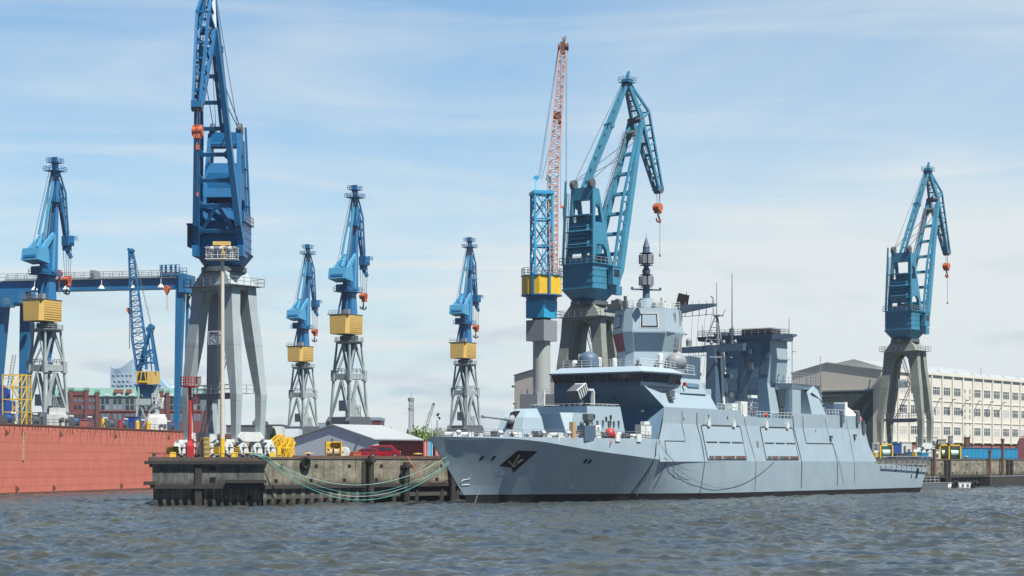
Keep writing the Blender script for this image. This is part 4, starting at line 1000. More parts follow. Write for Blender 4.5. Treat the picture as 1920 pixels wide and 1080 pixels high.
# ---- raised side abreast the bridge, sloping in
def mirror(pts): return [(x, -y, z) for x, y, z in pts]
m = MB()
for s_ in (-1, 1):
    q = [(40, s_ * 8.7, 15), (57.2, s_ * 8.7, 15.0), (56.2, s_ * 7.7, 17.45), (40.5, s_ * 7.8, 17.45)]
    m.add(q, [(0, 1, 2, 3) if s_ < 0 else (3, 2, 1, 0)])
m.add([(40.5, -7.8, 17.45), (56.2, -7.7, 17.45), (56.2, 7.7, 17.45), (40.5, 7.8, 17.45)], [(0, 1, 2, 3)])
m.add([(57.2, -8.7, 15), (57.2, 8.7, 15), (56.2, 7.7, 17.45), (56.2, -7.7, 17.45)], [(0, 1, 2, 3)])
# chamfer between the front wall and the side
m.add([(34.7, -8.2, 18.3), (40, -8.7, 15.0), (40.5, -7.8, 17.45), (41.0, -7.7, 18.7)], [(0, 1, 2), (0, 2, 3)])
m.add([(41.0, -7.7, 18.7), (40.5, -7.8, 17.45), (47, -7.75, 17.45), (46.5, -7.6, 18.7)], [(0, 1, 2, 3)])
m.add([(46.5, -7.6, 18.7), (47, -7.75, 17.45), (47, 7.75, 17.45), (46.5, 7.6, 18.7)], [(0, 1, 2, 3)])
m.bx(44.6, 55.6, -7.2, 7.0, 17.4, 19.4)
obj('bridge_side', m, G, ship)
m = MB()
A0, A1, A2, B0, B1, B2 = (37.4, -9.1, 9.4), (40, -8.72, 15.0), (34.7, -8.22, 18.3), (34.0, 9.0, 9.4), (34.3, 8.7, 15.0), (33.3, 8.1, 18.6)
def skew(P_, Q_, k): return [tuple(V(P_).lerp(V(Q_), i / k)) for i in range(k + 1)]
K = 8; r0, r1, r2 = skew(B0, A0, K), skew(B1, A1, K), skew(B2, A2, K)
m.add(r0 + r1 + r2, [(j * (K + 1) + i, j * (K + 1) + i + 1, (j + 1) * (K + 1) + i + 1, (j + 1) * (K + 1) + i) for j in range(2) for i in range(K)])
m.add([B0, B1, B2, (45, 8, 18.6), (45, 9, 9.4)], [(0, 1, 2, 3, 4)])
fw = obj('bridge_front', m, M['blueshade'], ship)  # shade of the front wall is put into its colour
obj('front_ladder', MB().ladder((34.0, 2.4, 10), (34.6, 2.2, 15.5), .5, (-1, 0, 0), .4, .04).ladder((34.6, 2.2, 15.5), (33.5, 2.2, 18.4), .5, (-1, 0, 0), .4, .04), G2, fw)
for y, z in ((3.6, 16.2), (1.1, 16.7), (1.0, 15.4), (-2.0, 16.4), (-6.7, 14.3)): obj('wall_fitting', MB().box((34.6 + (3.6 - y) * .18, y, z), (.5, .4, .35)), M['dark_grey'], fw)
# wheelhouse: wall band, windows, roof
W0 = [(33.3, 8.0), (33.9, -8.1), (36.0, -8.4), (41.2, -8.5), (46.3, -7.7), (46.3, 7.7), (36, 8.4)]
def ring(poly, z, off): 
    c = V((40, 0)); return [(c.x + (x - c.x) * (1 + off / abs((V((x, y)) - c).length)), c.y + (y - c.y) * (1 + off / abs((V((x, y)) - c).length)), z) for x, y in poly]
whl = obj('wheelhouse', MB().loft([ring(W0, 18.25, -.1), ring(W0, 18.8, .05), ring(W0, 18.85, .0), ring(W0, 20.3, .55)]), G2, ship)
R0, R1 = ring(W0, 18.95, .06), ring(W0, 20.15, .52)
def winrow(i, n, m0=.10):
    a0, a1, b0, b1 = V(R0[i]), V(R0[(i + 1) % len(R0)]), V(R1[i]), V(R1[(i + 1) % len(R0)])
    nrm = (a1 - a0).cross(b0 - a0).normalized()
    if nrm.dot(a0 - V((40, 0, 19))) < 0: nrm = -nrm
    for k in range(n):
        s0, s1 = (k + m0) / n, (k + 1 - m0) / n
        q = [a0.lerp(a1, s0), a0.lerp(a1, s1), b0.lerp(b1, s1), b0.lerp(b1, s0)]
        w = obj('window', MB().add([p + nrm * .035 for p in q] + [p - nrm * .02 for p in q], [(0, 1, 2, 3), (7, 6, 5, 4), (0, 4, 5, 1), (1, 5, 6, 2), (2, 6, 7, 3), (3, 7, 4, 0)]), M['glass'], whl)
winrow(0, 8, .06); winrow(1, 1, .08); winrow(2, 2, .07); winrow(3, 3, .06)
rf = MB().loft([ring(W0, 20.3, .9), ring(W0, 20.5, 1.0), ring(W0, 21.35, -.9), ring(W0, 21.4, -1.0)])
rf.bx(44, 51.8, -7.7, 7.7, 20.55, 20.75)
rf_ = obj('wheelhouse_roof', rf, G, ship)
rr = MB().rail([(34.6, 7.2, 21.35), (34.9, -7.2, 21.35), (41.2, -7.7, 21.35), (46, -7.0, 21.2), (51.5, -7.5, 20.8)], 1.25, 1.8, .035, rows=3)
obj('roof_rail', rr, M['pale'], rf_)
# after bridge annex with oval port
m = MB().hexa([(46.4, -8.0, 17.46), (54.8, -8.0, 17.46), (54.8, -3, 17.46), (46.4, -3, 17.46)], [(47.2, -7.4, 19.9), (53.6, -7.4, 19.9), (53.6, -3, 19.9), (47.2, -3, 19.9)])
an = obj('bridge_annex', m, G, ship)
obj('annex_port', MB().slab([(48.9, -7.93, 18.5), (52.4, -7.93, 18.5), (52.7, -7.85, 18.8), (52.4, -7.76, 19.15), (48.9, -7.76, 19.15), (48.6, -7.85, 18.8)], .04), M['glassblue'], an)
obj('side_lamp', MB().box((47.3, -8.2, 18.9), (.35, .5, .6)), M['red'], an)
obj('wing_vent', MB().box((42.6, -8.3, 17.2), (1.6, .7, 1.1)).box((42.6, -8.5, 16.4), (1.6, .5, .25)), M['dark_grey'], ship)
m = MB().bx(51.6, 61.5, -5, 6, 15.01, 18.6)
obj('midship_house', m, G, ship)

# ---- front mast tower
def oct_plan(s, z, dx=0, sh=1.0):
    pts = [(-4.5, -.95), (-4.5, .95), (-.9, 5.3), (4.6, 5.3), (6.0, 2.5), (6.0, -2.5), (4.6, -5.3), (-.9, -5.3)]
    return [(47.3 + dx + x * s, y * s, z) for x, y in pts][::-1]
TB = MB().loft([oct_plan(.93, 20.7), oct_plan(.84, 24.35)])
TB.loft([oct_plan(.84, 24.36), oct_plan(1.0, 27.5), oct_plan(1.0, 27.7), oct_plan(.90, 31.35), oct_plan(.90, 31.5)])
tw = obj('mast_tower', TB, G, ship)
def on_face(i, s0, s1, u0, u1, w0, w1, nm, mat, zz0, zz1, off, par):
    """rectangle on tower face i between plan scale s0 (height zz0) and s1 (zz1)"""
    a, b = oct_plan(s0, zz0), oct_plan(s1, zz1)
    P0, P1, Q0_, Q1 = V(a[i]), V(a[(i + 1) % 8]), V(b[i]), V(b[(i + 1) % 8])
    f_ = lambda u, w: P0.lerp(P1, u).lerp(Q0_.lerp(Q1, u), w)
    q = [f_(u0, w0), f_(u1, w0), f_(u1, w1), f_(u0, w1)]
    n = (q[1] - q[0]).cross(q[3] - q[0]).normalized()
    if n.dot(q[0] - V((47.3, 0, q[0].z))) < 0: n = -n
    return obj(nm, MB().add([p + n * off for p in q] + [p - n * .02 for p in q], [(0, 1, 2, 3), (7, 6, 5, 4), (0, 4, 5, 1), (1, 5, 6, 2), (2, 6, 7, 3), (3, 7, 4, 0)]), mat, par)
pl8 = oct_plan(1, 0)
def face_idx(nx_, ny_):
    best = None
    for i in range(8):
        a, b = V(pl8[i]), V(pl8[(i + 1) % 8]); c = (a + b) / 2 - V((47.3, 0, 0)); s = c.x * nx_ + c.y * ny_
        if best is None or s > best[0]: best = (s, i)
    return best[1]
fp, fs = face_idx(-.75, -.66), face_idx(-.75, .66)
for i in (fp, fs):
    a = on_face(i, 1.0, .90, .22, .78, .14, .80, 'radar_panel_rim', M['pale'], 27.7, 31.35, .06, tw)
    on_face(i, 1.0, .90, .245, .755, .17, .77, 'radar_panel_frame', M['black'], 27.7, 31.35, .10, tw)
    on_face(i, 1.0, .90, .285, .715, .22, .72, 'radar_panel', M['glassblue'] if False else M['grey1'], 27.7, 31.35, .13, tw)
on_face(fp, .84, 1.0, .03, .97, .03, .97, 'shaded_lower_panel', M['grey2'], 24.36, 27.5, .05, tw)  # darker colour paints in the shade of the downward-leaning face
on_face(fs, .84, 1.0, .03, .97, .03, .97, 'red_panel', M['redpatch'], 24.36, 27.5, .05, tw)  # red mottled colour on the lower starboard tower face
r_ = MB().rail([(p[0], p[1], 31.5) for p in oct_plan(.9, 0)], 1.2, 1.3, .035, True, rows=3)
obj('tower_rail', r_, M['pale'], tw)
for (x, y, z, sx_, sy_, sz_, mt) in ((45.9, -2.6, 31.5, .9, .9, 1.2, 'grey1'), (47.5, 2.4, 31.5, 1.6, 2.6, 1.6, 'dark_grey'), (46.2, .5, 31.5, .7, .7, 2.0, 'dark_grey'), (52.8, -3.4, 31.5, 1.3, 1.2, 1.6, 'pale'), (50.9, -3.8, 31.5, 1.0, 1.0, 1.8, 'pale'), (49.3, -3.2, 31.5, .8, .8, 1.0, 'mid_grey'), (48.6, 3.5, 31.5, 1.2, 1.0, 1.9, 'mid_grey')):
    obj('roof_equipment', MB().bx(x - 3.1, x - 3.1 + sx_, y, y + sy_, z + .01, z + sz_ * .6).bx(x - 3.1 + sx_ * .2, x - 3.1 + sx_ * .8, y + sy_ * .2, y + sy_ * .8, z + sz_ * .6, z + sz_), M[mt], tw)
def sh3(mb):
    mb.v = [(x - 3.1, y, z) for x, y, z in mb.v]; return mb
# lattice radar antenna (black reflector) at the back right of the roof
m = MB().prism([(54.4, 32.0), (57.8, 32.0), (58.6, 34.2), (55.6, 34.4)], 'y', -4.2, -3.9)
for k in range(5): m.bar((54.6 + k * .8, -4.25, 32.1), (55.7 + k * .7, -4.25, 34.3), .1)
m.bar((56.3, -3.6, 31.5), (56.3, -3.8, 33), .5)
sh3(m); obj('navigation_radar', m, M['black'], tw)
obj('whip_aerial', sh3(MB().tube((59.4, -3.2, 31.3), (59.4, -3.2, 35.0), .1, .05, 6)), M['dark_grey'], tw)
# yards
for s_ in (-1, 1):
    m = MB().hexa([(55.0, s_ * 4.2, 31.0), (56.2, s_ * 4.2, 31.0), (56.2, s_ * 10.8, 31.9), (55.4, s_ * 10.8, 31.9)], [(55.0, s_ * 4.2, 32.4), (56.2, s_ * 4.2, 32.4), (56.2, s_ * 10.8, 32.35), (55.4, s_ * 10.8, 32.35)])
    sh3(m); yd = obj('yardarm', m, G2, ship)
    m = MB().bar((55.6, s_ * 4.6, 30.4), (55.6, s_ * 10.8, 30.6), .09)
    for k in range(5): y = s_ * (5.2 + k * 1.35); m.bar((55.6, y, 30.4), (55.6, y, 31.6), .08); m.bar((55.6, y, 32.3), (55.6, y, 32.9), .07)
    m.bar((55.6, s_ * 10.5, 32.2), (55.6, s_ * 10.5, 33.4), .12).bar((55.6, s_ * 10.5, 33.2), (55.6, s_ * 10.1, 33.6), .16)
    sh3(m); obj('yard_fittings', m, M['mid_grey'], yd)
    m = MB()
    for k in range(4): m.bar((55.8, s_ * (6.5 + k * 1.3), 31.6), (57 + k * .6, s_ * (5.2 + k * .5), 20.5 if k % 2 else 19), .035)
    sh3(m); obj('signal_halyard', m, M['wire'], yd)
# seams of the tower's aft-port flank (equipment recess)
obj('flank_mast', sh3(MB().bar((53.6, -4.9, 24.6), (54.4, -4.75, 31.3), .7, .5).bar((55.5, -4.3, 24.6), (55.9, -4.2, 31.3), .35).ladder((53.0, -5.2, 24.6), (52.5, -5.0, 31.0), .5, (0, -1, 0), .4, .04).bar((49.6, -5.4, 27.55), (56.6, -4.9, 27.5), .18)), M['mid_grey'], ship)
# pole mast with ring aerials on the tower roof
pm = thing  # keep names local
cx_, cz = 48.6, 31.5
m = MB().cyl((cx_, 0), 1.35, cz, cz + 1.9, 1.15, 16)
pb = obj('pole_mast_base', m, G, ship)
m = MB().cyl((cx_, 0), .62, cz + 1.9, cz + 5.1, .52, 12).cyl((cx_, 0), .45, cz + 5.1, 41.0, .42, 12).cyl((cx_, 0), .62, 41.0, 41.9, .55, 12).cyl((cx_, 0), .62, 41.9, 43.5, .10, 12).ell((cx_, 0, 37.9), .68, .68, .75, 12, 8).cyl((cx_, 0), .05, 43.5, 44.3, .03, 6)
m.bar((cx_ - 2.0, 1.5, 34.9), (cx_ + 2.0, -1.5, 34.9), .28).bar((cx_ - 2.0, 1.5, 34.8), (cx_ - 2.0, 1.5, 35.3), .3).bar((cx_ + 2.0, -1.5, 34.8), (cx_ + 2.0, -1.5, 35.3), .3)
obj('pole_mast', m, G2, ship)
for z in (35.75, 39.35):
    m = MB().cyl((cx_, 0), 1.2, z - .42, z - .3, .8, 12).cyl((cx_, 0), .8, z + 1.5, z + 1.62, 1.2, 12)
    r_ = obj('ring_aerial', m, G2, ship)
    for k in range(8):
        a = k * math.pi / 4 + .3; c = (cx_ + 1.05 * math.cos(a), 1.05 * math.sin(a)); obj('aerial_panel', MB().box((c[0], c[1], z + .6), (.34, .62, 1.45), a), M['mid_grey'], r_)
# ---- radomes, boats and small gear on the bridge roof
def dome(x, y, z, r, h, mt='white', base=.4): return obj('radome', MB().cyl((x, y), r * .8, z, z + base, n=12).cyl((x, y), r, z + base, z + base + h, n=16).ell((x, y, z + base + h), r, r, r * .9, 16, 6, 0.0), M[mt], ship)
dome(36.6, 6.2, 21.4, .62, .5, 'pale'); dome(40.4, 1.0, 21.4, .45, 1.0, 'pale'); dome(38.6, 2.8, 21.4, .45, 1.1, 'pale'); dome(44.6, -5.2, 21.4, .45, 1.3, 'pale', .9); dome(37.2, 3.9, 21.4, 1.7, 1.0, 'grey2', .3)
obj('big_radome', MB().cyl((47.9, -6.2), 1.4, 20.76, 21.4, n=16).ell((47.9, -6.2, 22.6), 1.9, 1.7, 1.6, 20, 12), M['mid_grey'], ship)
for x, y in ((35.4, 7.0), (35.8, 5.2), (44.2, -4.6), (41.8, -2.4), (47.4, -7.0)):
    obj('roof_equipment', MB().bx(x, x + .9, y - .4, y + .4, 21.36, 22.2).bx(x + .2, x + .6, y - .2, y + .2, 22.2, 22.8), M['dark_grey'], rf_)
# ---- deckhouse in front of the bridge
m = MB()
def house(x0, x1, w, z0, z1, slope, cut):
    # front wall, chamfered port corner, side
    m_ = MB(); b = [(x0, -w + cut * .0, z0), (x0, w, z0), (x1, w, z0), (x1, -w, z0)]
    tq = [(x0 - .3 + slope, -w + cut, z1), (x0 - .3 + slope, w - cut, z1), (x0 + cut, w - .3, z1), (x1 - .6, w - .35, z1), (x1 - .6, -w + .35, z1), (x0 + cut, -w + .3, z1)]
    bq = [(x0, -w, z0), (x0, w, z0), (x0 + .05, w + .01, z0), (x1, w + .01, z0), (x1, -w - .01, z0), (x0 + .05, -w - .01, z0)]
    m_.add(bq + tq, [(0, 1, 7, 6), (1, 2, 8, 7), (2, 3, 9, 8), (3, 4, 10, 9), (4, 5, 11, 10), (5, 0, 6, 11), (6, 7, 8, 9, 10, 11)]); return m_
obj('forward_deckhouse', house(16.8, 24.0, 6.0, 9.36, 13.7, .5, 1.7), G, ship)
obj('deckhouse_front_shade', MB().add([(16.72, -5.95, 9.4), (16.72, 5.95, 9.4), (16.96, 4.2, 13.66), (16.96, -4.2, 13.66), (16.82, -5.95, 9.4), (16.82, 5.95, 9.4), (17.06, 4.2, 13.66), (17.06, -4.2, 13.66)], [(0, 3, 2, 1), (4, 5, 6, 7), (0, 1, 5, 4), (1, 2, 6, 5), (2, 3, 7, 6), (3, 0, 4, 7)]), M['blueshade'], ship)  # dark sheet over the house front, its shade painted in
obj('launcher_house_front_shade', MB().hexa([(22.42, -5.5, 13.72), (22.5, -5.5, 13.72), (22.5, 5.5, 13.72), (22.42, 5.5, 13.72)], [(22.5, -5.45, 14.78), (22.6, -5.45, 14.78), (22.6, 5.45, 14.78), (22.5, 5.45, 14.78)]), M['blueshade'], ship)  # same painted shade on the launcher house front
obj('vertical_launcher_house', MB().hexa([(22.3, -5.95, 9.36), (33.2, -5.95, 9.36), (33.2, 5.95, 9.36), (22.3, 5.95, 9.36)], [(22.6, -5.5, 14.8), (32.0, -5.5, 14.9), (32.0, 5.5, 14.9), (22.6, 5.5, 14.8)]), G, ship)
obj('deckhouse_roof_cover', MB().bx(22.7, 31.9, -5.4, 5.4, 14.91, 14.96).bx(18, 22.5, -3.2, 3.2, 13.71, 13.76), M['deckcover'], ship)
for k, x in enumerate((23.4, 24.9, 26.5, 28.1, 28.6, 29.6, 31.0)):
    obj('wall_fitting', MB().box((x, -5.85, 12.3 - (k % 2) * .1), (.22, .3, .75)).box((x, -5.85, 11.7), (.12, .2, .3)), M['dark_grey'], ship)
for x, z in ((24.2, 13.2), (27.6, 12.9), (28.9, 13.2)): obj('wall_port', MB().box((x, -5.75, z), (.35, .12, .65)), M['black'], ship)
# crest on the deckhouse wall
q = [(27.3, 11.35), (27.95, 11.35), (27.95, 10.7), (27.6, 10.3), (27.3, 10.7)]
obj('crest', MB().prism(q, 'y', -5.99, -5.84), M['dark_grey'], ship); obj('crest_emblem', MB().prism([(27.62, 11.35), (28.2, 11.3), (27.9, 10.85), (27.6, 10.9)], 'y', -6.03, -5.98), M['bright_yellow'], ship)
obj('deckhouse_rail', MB().rail([(22.7, -5.3, 14.85), (31.9, -5.3, 14.9), (31.9, 5.3, 14.9), (22.7, 5.3, 14.85)], .35, 1.1, .03, True, rows=1), M['pale'], ship)
# box missile launcher
m = MB().bx(26.0, 27.3, -1.6, -.6, 14.9, 16.0)
la = obj('launcher_mount', m, M['dark_grey'], ship)
a = math.radians(-25); L_ = MB()
def rot_y(pts, c, ang):
    cs_, sn_ = math.cos(ang), math.sin(ang); return [(c[0] + (x - c[0]) * cs_ + (z - c[2]) * sn_, y, c[2] - (x - c[0]) * sn_ + (z - c[2]) * cs_) for x, y, z in pts]
bb = MB().bx(25.5, 28.0, -1.9, .1, 16.2, 17.9); bb.v = rot_y(bb.v, (26.6, -1, 17), math.radians(-28)); obj('launcher_box', bb, M['dark_grey'], la)
bb = MB()
for k in range(4): bb.bx(25.6 + k * .62, 25.8 + k * .62, -2.0, -1.88, 16.4, 17.8)
bb.bx(25.4, 28.1, -2.05, -1.8, 17.9, 18.0).bx(28.0, 28.2, -2.0, .1, 16.4, 17.9); bb.v = rot_y(bb.v, (26.6, -1, 17), math.radians(-28)); obj('launcher_frame', bb, M['pale'], la)
obj('launcher_panel', MB().bx(29.0, 29.3, -2.5, -1.9, 14.9, 17.4).bx(27.7, 29.2, -2.4, -2.2, 17.4, 17.7), M['pale'], la)
obj('vent_panel', MB().bx(22.8, 23.1, 2.7, 4.0, 14.85, 17.2), M['pale'], ship)
# ---- main gun
gn = MB(); gx, gy = 12.2, 0.0
def gsec(pts): return [(gx + x, gy + y, z) for x, y, z in pts]
bot = gsec([(-3.0, -2.6, 9.7), (-3.0, 2.6, 9.7), (3.2, 2.9, 9.7), (3.2, -2.9, 9.7)])
midp = gsec([(-1.4, -2.0, 12.9), (-1.4, 2.0, 12.9), (2.8, 2.3, 12.9), (2.8, -2.3, 12.9)])
top = gsec([(-.1, -1.5, 14.0), (-.1, 1.5, 14.0), (2.4, 1.7, 14.3), (2.4, -1.7, 14.3)])
gn.loft([bot, midp, top]); gt = obj('gun_turret', gn, M['grey1'], ship)
for s_ in (-1, 1): pass
gc = MB().hexa([(gx - 2.5, -.55, 10.6), (gx - 1.2, -.55, 10.6), (gx - 1.2, .55, 10.6), (gx - 2.5, .55, 10.6)], [(gx - 1.35, -.55, 13.6), (gx - .3, -.55, 13.9), (gx - .3, .55, 13.9), (gx - 1.35, .55, 13.6)])
obj('gun_slot', gc, M['black'], gt)
obj('gun_mantlet', MB().ell((gx - 1.5, 0, 12.5), 1.0, .62, .8, 14, 8).tube((gx - 1.3, 0, 12.55), (gx - 3.4, 0, 12.6), .32, .28, 10), M['mid_grey'], gt)
obj('gun_barrel', MB().tube((gx - 3.3, 0, 12.6), (gx - 8.6, 0, 12.85), .2, .14, 10).tube((gx - 8.6, 0, 12.85), (gx - 9.1, 0, 12.87), .24, .24, 10), M['mid_grey'], gt)
obj('gun_base', MB().cyl((gx, 0), 2.9, 9.36, 9.75, n=20), M['grey2'], gt)
# ---- fore deck gear: bollards, winches, vents, lockers, railings
rg = random.Random(11)
def gear(x, y, kind, z=9.36):
    if kind == 0: return obj('deck_bollard', MB().cyl((x - .4, y), .2, z, z + .75, n=10).cyl((x + .4, y), .2, z, z + .75, n=10).bx(x - .7, x + .7, y - .25, y + .25, z, z + .1), M['mid_grey'], ship)
    if kind == 1: return obj('deck_winch', MB().tube((x, y - .7, z + .7), (x, y + .7, z + .7), .5, n=12).bx(x - .6, x + .6, y - .9, y - .7, z, z + 1.2).bx(x - .6, x + .6, y + .7, y + .9, z, z + 1.2), M['pale'], ship)
    if kind == 2: return obj('deck_locker', MB().bx(x - .6, x + .6, y - .4, y + .4, z, z + .9).bx(x - .65, x + .65, y - .45, y + .45, z + .9, z + 1.0), M['pale'], ship)
    if kind == 3: return obj('deck_vent', MB().cyl((x, y), .22, z, z + 1.1, n=8).ell((x, y, z + 1.15), .42, .42, .3, 10, 5), M['white'], ship)
    return obj('deck_reel', MB().tube((x - .5, y, z + .8), (x + .5, y, z + .8), .55, n=12).bx(x - .62, x - .5, y - .6, y + .6, z, z + 1.4).bx(x + .5, x + .62, y - .6, y + .6, z, z + 1.4), M['dark_grey'], ship)
for x, y, k in ((-6, 0, 0), (-4.5, -1.5, 3), (-3, 1, 1), (-1.5, -2.8, 2), (0, -3.2, 0), (1.2, 1.4, 1), (2.4, -3.9, 3), (3.6, -2.2, 4), (4.6, -4.7, 2), (5.6, -4.2, 1), (6.8, -5.4, 0), (7.8, -5.0, 2), (8.8, -5.8, 4), (10, -6.2, 3), (11.2, -6.0, 2), (12.6, -6.6, 1), (13.8, -6.9, 2), (15, -7.3, 3), (16.2, -7.4, 2), (21.6, -8.0, 2), (23.2, -7.9, 4), (26, -8.1, 1), (27.5, -8.2, 3), (29, -8.3, 4), (30.4, -8.3, 2), (31.6, -8.4, 1)):
    gear(x, y, k)
obj('deck_console', MB().bx(15.2, 16.0, -7.9, -7.2, 9.36, 12.2), M['tan'], ship)
dr = MB()
pp = [(x, -(hb(x, 9.8) - .1), 9.85) for x in (-8.5, -6.5, -3.5, 0, 3, 7, 12, 18, 24, 30, 37)]
dr.rail(pp, 1.1, 2.3, .025, rows=3); dr.rail([(x, -y, z) for x, y, z in pp], 1.1, 2.3, .025, rows=3)
obj('deck_rail', dr, M['mid_grey'], ship)
obj('jack_staff', MB().tube((-8.6, 0, 9.8), (-8.9, 0, 12.2), .06, .04, 6), M['pale'], ship)
# deck house gear abreast: blue tent locker, weapon mount, red float, grey lockers
obj('deck_box', MB().bx(17.6, 20.4, -8.4, -7.0, 9.36, 11.7), G2, ship)
obj('light_gun', MB().cyl((19.6, -7.6), .35, 11.7, 12.1, n=10).bx(18.9, 20.5, -8.1, -7.1, 12.5, 13.5).bx(19.1, 20.3, -8.0, -7.2, 12.1, 12.5).ell((18.0, -7.6, 12.0), .45, .3, .45, 12, 6), M['dark_grey'], ship)
obj('deck_doorframe', MB().bx(20.9, 21.2, -8.3, -7.3, 9.36, 11.8).bx(21.8, 22.1, -8.3, -7.3, 9.36, 11.8).bx(21.2, 21.8, -8.3, -7.3, 11.5, 11.8), M['white'], ship)
obj('red_float', MB().ell((24.9, -8.2, 10.5), .85, .8, .95, 16, 10).bar((24.2, -8.9, 9.6), (23.8, -9.1, 9.0), .12), M['redfl'] if 'redfl' in M else M['red'], ship)
obj('steel_locker', MB().bx(33.0, 36.2, -8.7, -7.6, 9.36, 12.1), M['mid_grey'], ship); obj('steel_locker', MB().bx(33.0, 34.3, -8.74, -8.7, 9.6, 11.9).bx(34.5, 36.1, -8.74, -8.7, 9.6, 11.9).bx(34.3, 36.0, -8.5, -7.8, 12.1, 12.6), M['pale'], ship)
ship_bar('mooring_gear', [(37.0, 9.9), (36.5, 8.6), (35.4, 4.8), (33.7, 1.0)], .09, M['black'])
# ---- aft structure
m = MB()
TA = [(83.0, 5.6), (83.0, -4.9), (89.6, -4.9), (89.6, 5.6)]
def quad(z, dxf=0, dy=0, dxr=0, y1=0): return [(83.0 + dxf, 5.6 + y1, z), (83.0 + dxf, -4.9 + dy, z), (89.6 + dxr, -4.9 + dy, z), (89.6 + dxr, 5.6 + y1, z)][::-1]
m.loft([quad(13.9, .6, .2, 1.5, .6), quad(20.4, .2, .8, .8, .6), quad(25.0, 0, 0, 0, 0), quad(28.2, 0, .1, 0, 0)])
at = obj('aft_tower', m, G, ship)
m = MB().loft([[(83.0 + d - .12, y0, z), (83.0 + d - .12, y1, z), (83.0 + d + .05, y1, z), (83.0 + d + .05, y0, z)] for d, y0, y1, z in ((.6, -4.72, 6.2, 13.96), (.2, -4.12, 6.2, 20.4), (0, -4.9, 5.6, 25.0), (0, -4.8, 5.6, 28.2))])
obj('shaded_front_wall', m, M['blueshade'], at)  # sheet darkens the tower front: painted shade beneath the two-tone panels
# darker square panels on the front wall
for y, z, w, h in ((-3.9, 25.4, 1.5, 2.7), (-3.6, 22.4, 1.6, 2.5), (4.1, 22.4, 1.5, 2.6), (2.6, 19.6, 2.0, 2.6), (-1.6, 19.6, 1.9, 2.6), (4.4, 25.3, 1.4, 1.4)):
    xx = 82.86 + max(0, (25 - z)) * .043
    obj('dark_panel', MB().bx(xx - .06, xx + .1, y - w / 2, y + w / 2, z - h / 2 + .9, z + h / 2 + .9), G2, at)
m = MB().ladder((82.7, .4, 17.5), (82.7, .3, 28), .5, (-1, 0, 0), .4, .04).ladder((82.9, 2.6, 14), (82.8, 2.6, 19), .5, (-1, 0, 0), .4, .04)
m.bx(82.1, 83.2, -.8, 2.0, 17.3, 17.5).bx(82.5, 83, -1.5, -.8, 22.9, 24.2).bx(82.3, 82.98, -1.4, -.9, 25.7, 26.6)
obj('wall_gear', m, M['dark_grey'], at)
m = MB().loft([[(82.2, -5.6, 28.2), (90.2, -5.6, 28.2), (90.2, 9.6, 28.4), (82.2, 9.6, 28.4)], [(82.0, -5.8, 29.2), (90.4, -5.8, 29.2), (90.4, 9.8, 29.2), (82.0, 9.8, 29.2)]])
m.hexa([(82.4, -5.6, 28.2), (85, -5.6, 28.2), (85, -9.2, 28.75), (83, -9.2, 28.75)], [(82.4, -5.6, 29.1), (85, -5.6, 29.1), (85, -9.2, 29.1), (83, -9.2, 29.1)])
sl_ = obj('aft_tower_roof', m, G2, ship)
obj('aft_rail', MB().rail([(82.1, 9.6, 29.2), (82.1, -5.7, 29.2), (88.2, -5.7, 29.2), (88.2, 9.6, 29.2)], 1.1, 1.4, .035, True, rows=3), M['mid_grey'], sl_)
obj('louvre_house', MB().bx(84.4, 88.2, -4.2, 1.8, 29.2, 30.4).bx(84.3, 84.5, -4.1, 1.7, 29.3, 30.3), M['black'], sl_)
obj('roof_equipment', MB().bx(83, 84.6, 4.2, 6.8, 29.2, 29.9).bx(83.4, 84.2, 3.2, 3.8, 29.2, 30.6), M['grey2'], sl_)
for x, y, z0, z1 in ((89.2, -5.4, 29.2, 32.4), (82.3, 8.8, 29.2, 31.4), (82.3, 2.4, 29.2, 30.8)): obj('whip_aerial', MB().tube((x, y, z0), (x, y, z1), .09, .05, 6), M['dark_grey'], sl_)
obj('flank_fittings', MB().bar((85.0, -5.0, 24.8), (90.2, -5.0, 24.9), .14).bar((86.0, -5.0, 21.8), (86.9, -5.0, 23.2), .12).bar((88.2, -5.0, 21.6), (89.0, -5.0, 23.0), .2).bar((90.6, -5.3, 19), (90.4, -5.4, 28.4), .1).bar((90.0, -5.6, 26.4), (91.4, -5.6, 26.4), .14), M['mid_grey'], at)
# sponson platform on the port side with struts
m = MB().loft([[(86.0, -4.3, 19.3), (97.5, -4.3, 19.4), (97.5, -7.2, 19.6), (86.6, -7.2, 19.4)], [(85.8, -4.3, 20.5), (97.9, -4.3, 20.4), (97.9, -7.6, 20.3), (86.2, -7.6, 20.4)]])
spn = obj('sponson', m, G, ship)
obj('sponson_rail', MB().rail([(86.2, -7.5, 20.4), (97.8, -7.5, 20.4), (97.8, -4.5, 20.4)], 2.0, 1.1, .035, rows=4).rail([(86.2, -4.6, 20.4), (97.8, -4.6, 20.4)], 1.3, 1.4, .03), M['mid_grey'], spn)
obj('sponson_strut', MB().bar((90.0, -4.8, 15), (94.0, -7.0, 19.4), .3), M['dark_grey'], spn); obj('sponson_strut', MB().bar((86.8, -4.9, 15.6), (90.6, -7.0, 19.3), .3), M['dark_grey'], spn)
obj('crumpled_cover', MB().hexa([(87.4, -5.2, 14.9), (91.6, -5.2, 14.9), (91.6, -4.0, 14.9), (87.4, -4.0, 14.9)], [(86.6, -6.0, 19.3), (93.2, -6.0, 19.3), (93.2, -4.0, 19.3), (86.6, -4.0, 19.3)]), M['mid_grey'], spn)
